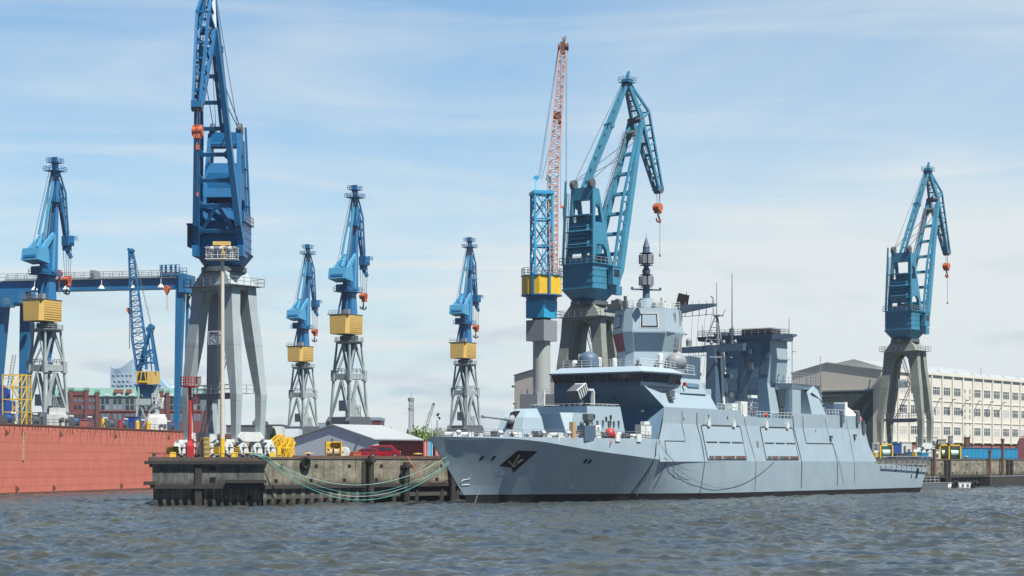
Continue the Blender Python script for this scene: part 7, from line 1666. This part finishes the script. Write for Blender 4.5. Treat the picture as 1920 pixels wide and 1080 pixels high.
for (px, D, lab, s_) in ((669, 288, 'orange brown crate in front of the estate car', .9), (652, 289, 'tan crate between the cable drum and the estate car', .6)):
    o = thing('wooden_crate', lab, 'crate', at(px, D), .2); obj('crate_body', MB().bx(-s_ * .7, s_ * .7, -.4, .4, .1, s_), M['tan'] if s_ < .8 else M['orange'], o); obj('crate_slat', MB().bx(-s_ * .7, s_ * .7, -.45, -.4, .25, .33).bx(-s_ * .7, s_ * .7, -.45, -.4, s_ - .2, s_ - .1), M['rusty'], o)
# yellow lattice boom sections stacked beside the shed
D = 300; labs = ['long yellow lattice boom piece leaning on the heap left of the shed', 'yellow lattice section lying low left of the shed', 'upright yellow lattice frame next to the shed corner', 'short yellow lattice piece at the foot of the heap']
pcs = [((508, 838), (527, 818), 1.3, 1.3, 5), ((518, 850), (545, 846), 1.6, 1.6, 6), ((531, 854), (543, 822), 1.5, 1.1, 6), ((520, 842), (541, 822), 1.2, 1.0, 6)]
for k, ((a, b), (c, d), w0, w1, n_) in enumerate(pcs):
    s_ = (D + k * 2.2) / F; o = thing('lattice_section', labs[k], 'lattice', at(a, D + k * 2.2), 0, 'yellow lattice boom pieces left of the shed')
    p_ = V((0, 0, (856 - b) * s_ * .98 + .2)); q_ = V(((c - a) * s_, 1.5, (856 - d) * s_ * .98))
    obj('chords', MB().truss(p_, q_, w0, w1, .11, n_, .06), M['bright_yellow'], o)
    obj('end_frame', MB().bar(q_ - V((.5, 0, .1)), q_ + V((.5, 0, .1)), .25, .9), M['yellow'], o)
# yellow boxes, striped boards, cage, red beacon, tall light mast
for px, D, lab in ((324.5, 262, 'yellow block at the left corner of the quay end'), (440, 262, 'yellow block right of the tall light mast'), (511, 270, 'small yellow block before the lattice pieces')):
    o = thing('yellow_block', lab, 'block', at(px, D), .1, 'yellow blocks on the quay end'); obj('block_body', MB().hexa([(-.45, -.4, 0), (.45, -.4, 0), (.45, .4, 0), (-.45, .4, 0)], [(-.38, -.35, .7), (.38, -.35, .7), (.38, .35, .7), (-.38, .35, .7)]), M['bright_yellow'], o); obj('block_lug', MB().bx(-.1, .1, -.1, .1, .7, .82), M['dark_grey'], o)
for px, lab in ((329.5, 'black and yellow striped board left of the red beacon'), (443.5, 'black and yellow striped board by the crane bogie')):
    o = thing('hazard_board', lab, 'sign', at(px, 266), .0, 'striped hazard boards'); obj('board', MB().bx(-.42, .42, -.04, .04, .35, 1.55), M['bright_yellow'], o)
    m = MB()
    for k in range(4): z = .42 + k * .3; m.add([(-.42, -.05, z + .15), (-.42, -.05, z), (.42, -.05, z - .02), (.42, -.05, z + .12)] if False else [(-.42, -.05, z + .32), (-.42, -.05, z + .16), (.42, -.05, z - .1), (.42, -.05, z + .06)], [(0, 1, 2, 3)])
    obj('stripe', m, M['black'], o); obj('board_post', MB().bx(-.05, .05, .04, .12, 0, 1.5), M['dark_grey'], o)
cg = thing('yellow_cage', 'yellow wire cage cylinder right of the red beacon', 'cage', at(384, 265), 0)
m = MB()
for k in range(16): a = k * math.pi / 8; m.bar((.65 * math.cos(a), .65 * math.sin(a), 0), (.65 * math.cos(a), .65 * math.sin(a), 2.8), .05)
for z in (.05, .7, 1.4, 2.1, 2.8): m.path([(.65 * math.cos(k * math.pi / 8), .65 * math.sin(k * math.pi / 8), z) for k in range(17)], .035, 4)
obj('cage_bars', m, M['bright_yellow'], cg); obj('cage_core', MB().cyl((0, 0), .5, 0, 2.6, n=16), M['leg_drab'], cg)
bc = thing('red_beacon', 'red navigation beacon post with a railed platform at the quay end', 'beacon', at(356, 262), 0); ub_ = 262 / F
hz = lambda py: (856 - py) * ub_ * 1.0
obj('beacon_post', MB().cyl((0, 0), .27, 2.2, hz(724), .24, 14), M['red'], bc)
obj('beacon_base', MB().loft([[(.62 * math.cos(a), .62 * math.sin(a), 0) for a in [k * math.pi / 3 for k in range(6)]], [(.62 * math.cos(a), .62 * math.sin(a), 1.6) for a in [k * math.pi / 3 for k in range(6)]], [(.26 * math.cos(a), .26 * math.sin(a), 2.4) for a in [k * math.pi / 3 for k in range(6)]]]), M['red'], bc)
obj('beacon_platform', MB().cyl((0, 0), 1.35, hz(724), hz(722), n=18).cyl((0, 0), .9, hz(725.5), hz(724), n=14).rail([(1.3 * math.cos(a), 1.3 * math.sin(a), hz(722)) for a in [k * math.pi / 5 for k in range(10)]], 1.2, .8, .035, True, rows=3), M['red'], bc)
obj('beacon_lantern', MB().bx(1.0, 1.55, -.3, .3, hz(720), hz(706)).bx(.95, 1.6, -.35, .35, hz(706), hz(705)), M['leg_drab'], bc); obj('beacon_ladder', MB().ladder((.75, 0, .2), (.75, 0, hz(724)), .45, (0, 1, 0), .4, .035), M['red'], bc)
pm_ = thing('light_mast', 'tall slender mast with a yellow foot and a railed lamp platform at the quay end', 'mast', at(417, 259.5), 0); up_ = 259.5 / F; pz = lambda py: (857 - py) * up_
obj('mast_shaft', MB().cyl((0, 0), .34, 2.6, pz(487), .26, 12), M['mast_tan'], pm_); obj('mast_foot', MB().cyl((0, 0), .36, 0, 2.6, .35, 12), M['bright_yellow'], pm_)
m = MB()
for k in range(44): m.bx(-.5, -.3, -.04, .04, 2.8 + k * .55, 2.86 + k * .55)
m.bar((-.5, 0, 2.6), (-.5, 0, pz(490)), .06); obj('climbing_rungs', m, M['dark_grey'], pm_)
m = MB().bx(-2.3, 2.2, -1.0, 1.0, pz(487), pz(485.5)).rail([(-2.3, -1, pz(485.5)), (2.2, -1, pz(485.5)), (2.2, 1, pz(485.5)), (-2.3, 1, pz(485.5))], 1.5, .9, .035, True, rows=3)
obj('lamp_platform', m, M['pale'], pm_); obj('control_box', MB().bx(-1.3, 1.1, -.3, .6, pz(460), pz(453)).bx(-.1, .5, -.3, .6, pz(485), pz(460)), M['yellow'], pm_)
for k in range(7):
    x = -1.9 + k * .62; obj('lamp_head', MB().bar((x, -.7, pz(484)), (x, -.7, pz(470)), .06).hexa([(x - .22, -1.25, pz(468)), (x + .22, -1.25, pz(468)), (x + .22, -.7, pz(472)), (x - .22, -.7, pz(472))], [(x - .22, -1.25, pz(465)), (x + .22, -1.25, pz(465)), (x + .22, -.7, pz(463)), (x - .22, -.7, pz(463))]), M['pale'] if k % 2 else M['mid_grey'], pm_)
# bollards with yellow tops on the quay edge
for k, (px, y) in enumerate(((289, 1.2), (466, .8), (578, .8), (783, .8), (1811, .9))):
    p = (X(px, 259), 259.0) if px < 490 else on_plane(px, quay(0, y), QA)
    if px == 466: p = (X(466, 259.5), 259.5)
    o = thing('bollard', ['rusty mushroom bollard at the far left quay corner', 'yellow-capped bollard holding the green mooring lines', 'yellow-capped bollard above the hanging tyre', 'yellow-capped bollard before the dark container', 'yellow-capped bollard on the far quay past the stern'][k], 'bollard', (p[0], p[1], GZ), QA, 'mooring bollards along the quay edge')
    obj('bollard_post', MB().cyl((0, 0), .28, 0, .5, .24, 12), M['dark_grey'], o); obj('bollard_cap', MB().cyl((0, 0), .42, .5, .68, .38, 12).bx(-.95, .95, -.16, .16, .5, .64), M['yellow'] if k else M['rusty'], o)
# mooring lines
def rope(name, label, a, b, sag, mat, r=.06, n=26, group=None, mid=None):
    if mid: pts = [V(a), V(a).lerp(V(mid), .5)] + catenary(mid, b, sag, n)
    else: pts = catenary(a, b, sag, n)
    o = obj(name, MB().path(pts, r, 6), M[mat]); tag(o, label, 'rope', group); return o
def sw(x, y, z):                       # ship frame to world
    c, s_ = math.cos(SA), math.sin(SA); return (SO[0] + c * x - s_ * y, SO[1] + s_ * x + c * y, z)
bo = (X(467, 259.3), 259.0, 7.5); ed = (X(490, 256.6), 256.7, 7.02)
g_ = 'mooring lines from the bollard to the bow'
rope('mooring_line', 'topmost pale green mooring line, hanging least', (bo[0] + .2, bo[1], bo[2]), sw(-6.6, -.9, 6.9), 4.0, 'rope_pale', .035, group=g_, mid=(ed[0] + .3, ed[1], ed[2]))
rope('mooring_line', 'lowest green mooring line sagging deepest before the quay wall', bo, sw(-5.6, -.6, 5.9), 5.6, 'rope_green', .045, group=g_, mid=ed)
rope('mooring_line', 'second green mooring line, just above the deepest one', (bo[0] - .3, bo[1] - .1, bo[2]), sw(-5.4, -.5, 6.2), 5.25, 'rope_pale', .035, group=g_, mid=(ed[0] - .3, ed[1], ed[2]))
rope('mooring_line', 'green mooring line crossing over the other lines near the bollard', (bo[0] + .5, bo[1], bo[2]), sw(-5.9, -.7, 6.4), 4.9, 'rope_green', .035, group=g_, mid=(ed[0] + .6, ed[1], ed[2]))
rope('mooring_line', 'dark thin line from the bow to the fender pile', quay(29.6, -1.1, 4.3), sw(-6.9, .4, 7.1), .5, 'wire', .05, group=g_)
rope('mooring_line', 'thin dark line from the bow to the mid quay wall', quay(24, -.4, 3.4), sw(-5.2, .3, 5.6), .7, 'wire', .035, group=g_)
rope('red_rope', 'slack red rope trailing from the quay edge down to the bow', quay(29.9, -.5, 7.0), sw(-3.4, .2, 4.4), 2.6, 'rope_red', .06)
# gear heap at the corner of the dock and quay: low white kerb rail
o = obj('quay_edge_kerb', MB().bx(6, 52, .1, .4, GZ, GZ + .22), M['rusty'], loc=(Q0.x, Q0.y, 0), rz=QA); tag(o, 'low rusty kerb running along the quay edge', 'kerb')
o = thing('sandbag_heap', 'pale canvas-covered gear by the bow at the end of the container row', 'gear', quay(57.5, 5.5), QA)
obj('canvas', MB().hexa([(-1.8, -1, 0), (1.8, -1, 0), (1.8, 1, 0), (-1.8, 1, 0)], [(-1.2, -.5, 3.0), (-.2, -.6, 2.6), (-.2, .6, 2.6), (-1.2, .5, 3.0)]), M['tan'], o); obj('rail', MB().rail([(.4, -1.2, 0), (4.2, -1.2, 0)], 1.1, 1.2, .05), M['pale'], o)

# ================================================================ right-hand quay: machines, containers, pontoon
def qx(px, y): return on_plane(px, quay(0, y), QA)
def qthing(name, label, cat, px, y, parts, group=None, rz=0.0, z=GZ):
    p = qx(px, y); o = thing(name, label, cat, (p[0], p[1], z), rz, group); out = []
    for nm, mb, mt in parts: out.append(obj(nm, mb, M[mt], o))
    return o, out
for k, (px0, px1, lab) in enumerate(((1802, 1856, 'blue corrugated container, left one of the two'), (1857, 1908, 'blue corrugated container, right one, past the brown pile'))):
    p0, p1 = qx(px0, 3.0), qx(px1, 3.0); L_ = math.dist(p0, p1)
    o = thing('blue_container', lab, 'container', (p0[0], p0[1], GZ), QA, 'blue corrugated containers on the far quay'); m = MB()
    obj('container_body', MB().bx(.2, L_ - .2, 0, 2.4, .1, 2.6), M['contblue'], o)
    for j in range(int(L_ / .8)): m.bx(.3 + j * .8, .75 + j * .8, -.16, 0, .3, 2.4)
    obj('corrugation', m, M['cyan'], o); obj('top_rail', MB().bx(.1, L_ - .1, -.2, 2.5, 2.6, 2.75).bx(.1, L_ - .1, -.2, .05, .0, .25), M['gantry'], o)
qthing('dark_cabin', 'dark blue cabin at the left end of the blue containers', 'cabin', 1796, 3.2, [('cabin_wall', MB().bx(-1.8, 1.0, 0, 2.4, 0, 2.9), 'navy'), ('cabin_roof', MB().bx(-1.9, 1.1, -.1, 2.5, 2.9, 3.05), 'dark_grey'), ('cabin_door', MB().bx(-.4, .5, -.05, 0, .1, 2.2), 'dark_grey')])
qthing('tarpaulin_heap', 'dark tent-like tarpaulin at the right edge of the quay', 'tarpaulin', 1917, 3.5, [('canvas', MB().hexa([(-2.4, -1, 0), (3.2, -1, 0), (3.2, 2.5, 0), (-2.4, 2.5, 0)], [(-.4, 0, 5.4), (2.4, 0, 5.8), (2.4, 1.5, 5.8), (-.4, 1.5, 5.4)]), 'maroon'), ('ridge_pole', MB().bar((-.6, .7, 5.7), (2.8, .7, 6.0), .2), 'rusty')])
def machine(label, px, sign=None, y=2.5):
    o, ps = qthing('winch_stand', label, 'winch', px, y, [('stand_frame', MB().bx(-1.5, -1.2, -.9, .9, 0, 3.4).bx(1.2, 1.5, -.9, .9, 0, 3.4).bx(-1.5, 1.5, -.9, .9, 3.1, 3.4).bx(-1.5, 1.5, .6, .9, 0, .3), 'bright_yellow'), ('drum', MB().tube((-.9, 0, 1.3), (.9, 0, 1.3), .9, n=16).bx(-.9, .9, -.3, .7, 2.0, 2.9), 'mint'), ('drum_flange', MB().tube((-1.0, 0, 1.3), (-.9, 0, 1.3), 1.1, n=16).tube((.9, 0, 1.3), (1.0, 0, 1.3), 1.1, n=16), 'dark_grey')], 'yellow-framed winches on the far quay')
    if sign:
        bd = obj('number_board', MB().bx(-3.3, -1.6, -.95, -.85, 1.8, 3.5), M['mid_grey'], o); text(sign, 1.5, (-2.45, -.97, 2.65), (math.radians(90), 0, 0), M['black'], bd)
    return o
machine('yellow-framed mint winch beside the number 2 board', 1661, '2', 6.0); machine('tall yellow-framed mint winch right of the rusty pile', 1772, None, 4.5); machine('mint winch in a yellow frame left of the dark blue cabin', 1789, None, 2.2)
qthing('blue_tank', 'bright blue box between the winch and the crane foot', 'tank', 1678, 5.0, [('tank_body', MB().bx(-1.2, 1.2, -.9, .9, 0, 3.4), 'boxblue'), ('tank_lid', MB().bx(-1.3, 1.3, -1, 1, 3.4, 3.6), 'gantry')])
for k, (px, y, w, h, mt, lab) in enumerate(((1650, 14, 3.2, 3.6, 'white', 'white box truck body left of the number 2 board'), (1699, 12, 2.4, 3.9, 'pale', 'pale cabinet behind the blue box'), (1738, 9.0, 5.0, 2.2, 'pale', 'long pale housing on blocks under the crane leg'), (1712, 4, 3.6, 1.4, 'contblue', 'low blue rack behind the stern railing'), (1729, 3.4, 2.6, 1.2, 'cyan', 'cyan pipe rack behind the stern railing'), (1752, 3.2, 2.2, 2.0, 'pale', 'pale hose bundle right of the stern'), (1765, 6.0, 2.0, 4.6, 'mid_grey', 'grey switch cabinet right of the crane leg'), (1782, 11, .9, 5.6, 'mid_grey', 'tall thin grey cabinet before the brick plinth'), (1813, 11, 1.2, 5.4, 'rusty', 'upright rusty pipes before the brick plinth'), (1690, 3.2, 2.6, 1.1, 'dark_grey', 'low dark pump behind the stern railing'))):
    z0 = 3.0 if k == 2 else 0
    pt_ = [('housing', MB().bx(-w / 2, w / 2, -.8, .8, z0, z0 + h).bx(-w / 2 - .1, w / 2 + .1, -.9, .9, z0 + h, z0 + h + .15), mt), ('fittings', MB().bx(-w * .3, -w * .1, -.9, -.8, z0 + h * .3, z0 + h * .8).bx(w * .1, w * .35, -.9, -.8, z0 + h * .2, z0 + h * .6), 'dark_grey')]
    if z0: pt_.append(('support', MB().bx(-w / 2 + .2, -w / 2 + .5, -.5, .5, 0, z0).bx(w / 2 - .5, w / 2 - .2, -.5, .5, 0, z0), 'pale'))
    qthing('yard_equipment', lab, 'equipment', px, y, pt_)
# pontoons at the foot of the far quay
def pont(px0, px1, y, h, mat, label, extra=None):
    p0, p1 = qx(px0, y), qx(px1, y); L_ = math.dist(p0, p1); o = thing('pontoon', label, 'pontoon', (p0[0], p0[1], 0), QA)
    obj('float', MB().bx(0, L_, 0, 2.6, -.6, h), M[mat], o); obj('deck', MB().bx(-.05, L_ + .05, -.08, 2.7, h, h + .12), M['mid_grey'], o)
    if extra: extra(o, L_)
    return o
pont(1729, 1777, -5.0, 1.35, 'dark_grey', 'dark pontoon against the quay right behind the stern', lambda o, L_: obj('guard_rail', MB().rail([(0, 2.2, 1.47), (L_, 2.2, 1.47)], 1.3, 2.2, .08), M['mid_grey'], o))
def wp(o, L_):
    for k in range(4): obj('side_slot', MB().bx(4.5 + k * L_ / 6, 6.0 + k * L_ / 6, -.04, 0, .35, 1.0), M['dark_grey'], o)
pont(1778, 1832, -5.0, 1.3, 'white', 'white pontoon with black tyres against the far quay', wp)
pont(1856, 1930, -2.4, 2.6, 'timber', 'dark timber landing stage at the right edge', None)
for px, lab in ((1791, 'left black tyre on the white pontoon'), (1827, 'right black tyre on the white pontoon')): 
    p = qx(px, -5.6); tyre('tyre_fender', lab, (p[0], p[1], .75), QA, .85, .4, 'black tyres on the white pontoon')

# ================================================================ people on the fore deck
def person(label, x, y, z, pose, top, leg, hair, face, lean=0.0, arms='down', hz_=1.78, group=None):
    """one skinned figure; pose: skeleton joints in metres, facing +x"""
    p = sw(x, y, z); o = thing('person', label, 'person', p, SA + face, group); k = hz_ / 1.78
    J = {'pelvis': (0, 0, .95), 'waist': (.02 + lean * .1, 0, 1.12), 'chest': (.04 + lean * .35, 0, 1.34 - abs(lean) * .04), 'neck': (.07 + lean * .5, 0, 1.52 - abs(lean) * .1), 'head0': (.10 + lean * .58, 0, 1.60 - abs(lean) * .13), 'head1': (.12 + lean * .64, 0, 1.72 - abs(lean) * .15)}
    for s_, n_ in ((1, 'l'), (-1, 'r')):
        st = .12 * s_ * pose
        J['hip' + n_] = (0, .1 * s_, .92); J['knee' + n_] = (.05 + st * .6, .11 * s_, .50); J['ank' + n_] = (.0 + st, .12 * s_, .09); J['toe' + n_] = (.16 + st, .13 * s_, .04)
        J['sh' + n_] = (.04 + lean * .42, .19 * s_, 1.45 - abs(lean) * .07)
        if arms == 'rail': J['el' + n_] = (.22 + lean * .45, .25 * s_, 1.22); J['wr' + n_] = (.42 + lean * .4, .20 * s_, 1.12); J['ha' + n_] = (.50 + lean * .4, .18 * s_, 1.10)
        else: J['el' + n_] = (.02 + lean * .35, .25 * s_, 1.17); J['wr' + n_] = (.10 + lean * .25, .25 * s_, .93); J['ha' + n_] = (.13 + lean * .25, .24 * s_, .84)
    Rr = {'pelvis': .15, 'waist': .14, 'chest': .165, 'neck': .06, 'head0': .085, 'head1': .095, 'hip': .10, 'knee': .06, 'ank': .042, 'toe': .04, 'sh': .07, 'el': .045, 'wr': .032, 'ha': .035}
    ks = list(J); E_ = [('pelvis', 'waist'), ('waist', 'chest'), ('chest', 'neck'), ('neck', 'head0'), ('head0', 'head1')]
    for n_ in 'lr': E_ += [('pelvis', 'hip' + n_), ('hip' + n_, 'knee' + n_), ('knee' + n_, 'ank' + n_), ('ank' + n_, 'toe' + n_), ('chest', 'sh' + n_), ('sh' + n_, 'el' + n_), ('el' + n_, 'wr' + n_), ('wr' + n_, 'ha' + n_)]
    def skin(name, keys, mat, grow=1.0, par=None, fingers=False):
        idx = {q: i for i, q in enumerate(keys)}; me = bpy.data.meshes.new(name)
        vs = [V(J[q]) * k for q in keys]; ed = [(idx[a], idx[b]) for a, b in E_ if a in idx and b in idx]; rad = [Rr.get(q, Rr.get(q[:-1], .05)) * grow for q in keys]
        if fingers:
            for n_ in 'lr':
                h_ = V(J['ha' + n_]) * k; d = (V(J['ha' + n_]) - V(J['wr' + n_])).normalized()
                for f_ in range(4): o_ = V((0, (f_ - 1.5) * .022, 0)); vs += [h_ + o_ + d * .05, h_ + o_ + d * (.085 + .012 * (f_ in (1, 2))) + V((0, 0, -.015))]; i0 = len(vs) - 2; ed += [(idx['ha' + n_], i0), (i0, i0 + 1)]; rad += [.010, .008]
                vs += [h_ + V((.03, -.04 if n_ == 'l' else .04, .01)) + d * .02]; ed.append((idx['ha' + n_], len(vs) - 1)); rad.append(.011)
        me.from_pydata([tuple(v) for v in vs], ed, []); ob = bpy.data.objects.new(name, me); COL.objects.link(ob); ob.parent = par or o
        sm = ob.modifiers.new('skin', 'SKIN'); sm.use_smooth_shade = True
        for i, v in enumerate(me.skin_vertices[0].data if me.skin_vertices else []): pass
        return ob, rad
    # build through bmesh so that the skin layer exists
    import bmesh
    def skinned(name, keys, mat, grow=1.0, fingers=False):
        idx = {q: i for i, q in enumerate(keys)}; bm = bmesh.new(); lay = bm.verts.layers.skin.verify(); vv = []
        def addv(co_, r_): v = bm.verts.new(co_); v[lay].radius = (r_, r_); vv.append(v); return v
        for q in keys:
            r_ = Rr.get(q, Rr.get(q[:-1], .05)) * grow; v = addv(V(J[q]) * k, r_); v[lay].use_root = (q == keys[0])
        for a, b in E_:
            if a in idx and b in idx: bm.edges.new((vv[idx[a]], vv[idx[b]]))
        if fingers:
            for n_ in 'lr':
                h_ = V(J['ha' + n_]) * k; d = (V(J['ha' + n_]) - V(J['wr' + n_])).normalized()
                for f_ in range(4):
                    o_ = V((0, (f_ - 1.5) * .024, 0)); a_ = addv(h_ + o_ + d * .05, .010); b_ = addv(h_ + o_ + d * (.085 + .012 * (f_ in (1, 2))) + V((0, 0, -.015)), .008); bm.edges.new((vv[idx['ha' + n_]], a_)); bm.edges.new((a_, b_))
                a_ = addv(h_ + V((.03, -.045 if n_ == 'l' else .045, .01)) + d * .02, .011); bm.edges.new((vv[idx['ha' + n_]], a_))
        me = bpy.data.meshes.new(name); bm.to_mesh(me); bm.free(); me.materials.append(M[mat])
        ob = bpy.data.objects.new(name, me); COL.objects.link(ob); ob.parent = o
        ob.modifiers.new('skin', 'SKIN').use_smooth_shade = True; sb = ob.modifiers.new('sub', 'SUBSURF'); sb.levels = sb.render_levels = 1
        return ob
    skinned('body', ['pelvis', 'waist', 'chest', 'neck', 'head0', 'head1'] + [a + n_ for n_ in 'lr' for a in ('hip', 'knee', 'ank', 'toe', 'sh', 'el', 'wr', 'ha')], 'skin', 1.0, True)
    skinned('jacket', ['waist', 'chest'] + [a + n_ for n_ in 'lr' for a in ('sh', 'el')], top, 1.18)
    skinned('trousers', ['pelvis'] + [a + n_ for n_ in 'lr' for a in ('hip', 'knee', 'ank')], leg, 1.18)
    h_ = V(J['head1']) * k
    obj('hair', MB().ell((h_.x - .02, 0, h_.z + .02), .115, .105, .115, 12, 6, -.1), M[hair], o)
    hd_ = obj('face', MB().ell((h_.x + .085, 0, h_.z - .045), .028, .02, .03, 8, 5), M['skin'], o)
    for s_ in (-1, 1): obj('eye', MB().ell((h_.x + .085, s_ * .035, h_.z - .01), .014, .016, .012, 8, 5), M['black'], hd_)
    obj('mouth', MB().box((h_.x + .085, 0, h_.z - .095), (.02, .05, .012)), M['red'], hd_)
    return o
person('person in dark clothes leaning on the deck rail left of the blue-grey locker', 16.4, -7.6, 9.36, 1, 'cloth_dark', 'cloth_dark', 'cloth_dark', -math.pi / 2, .35, 'rail')
person('person in a white top standing below the gun turret', 3.6, -5.0, 9.36, 1, 'cloth_white', 'cloth_dark', 'red', -1.2, .1, 'down')
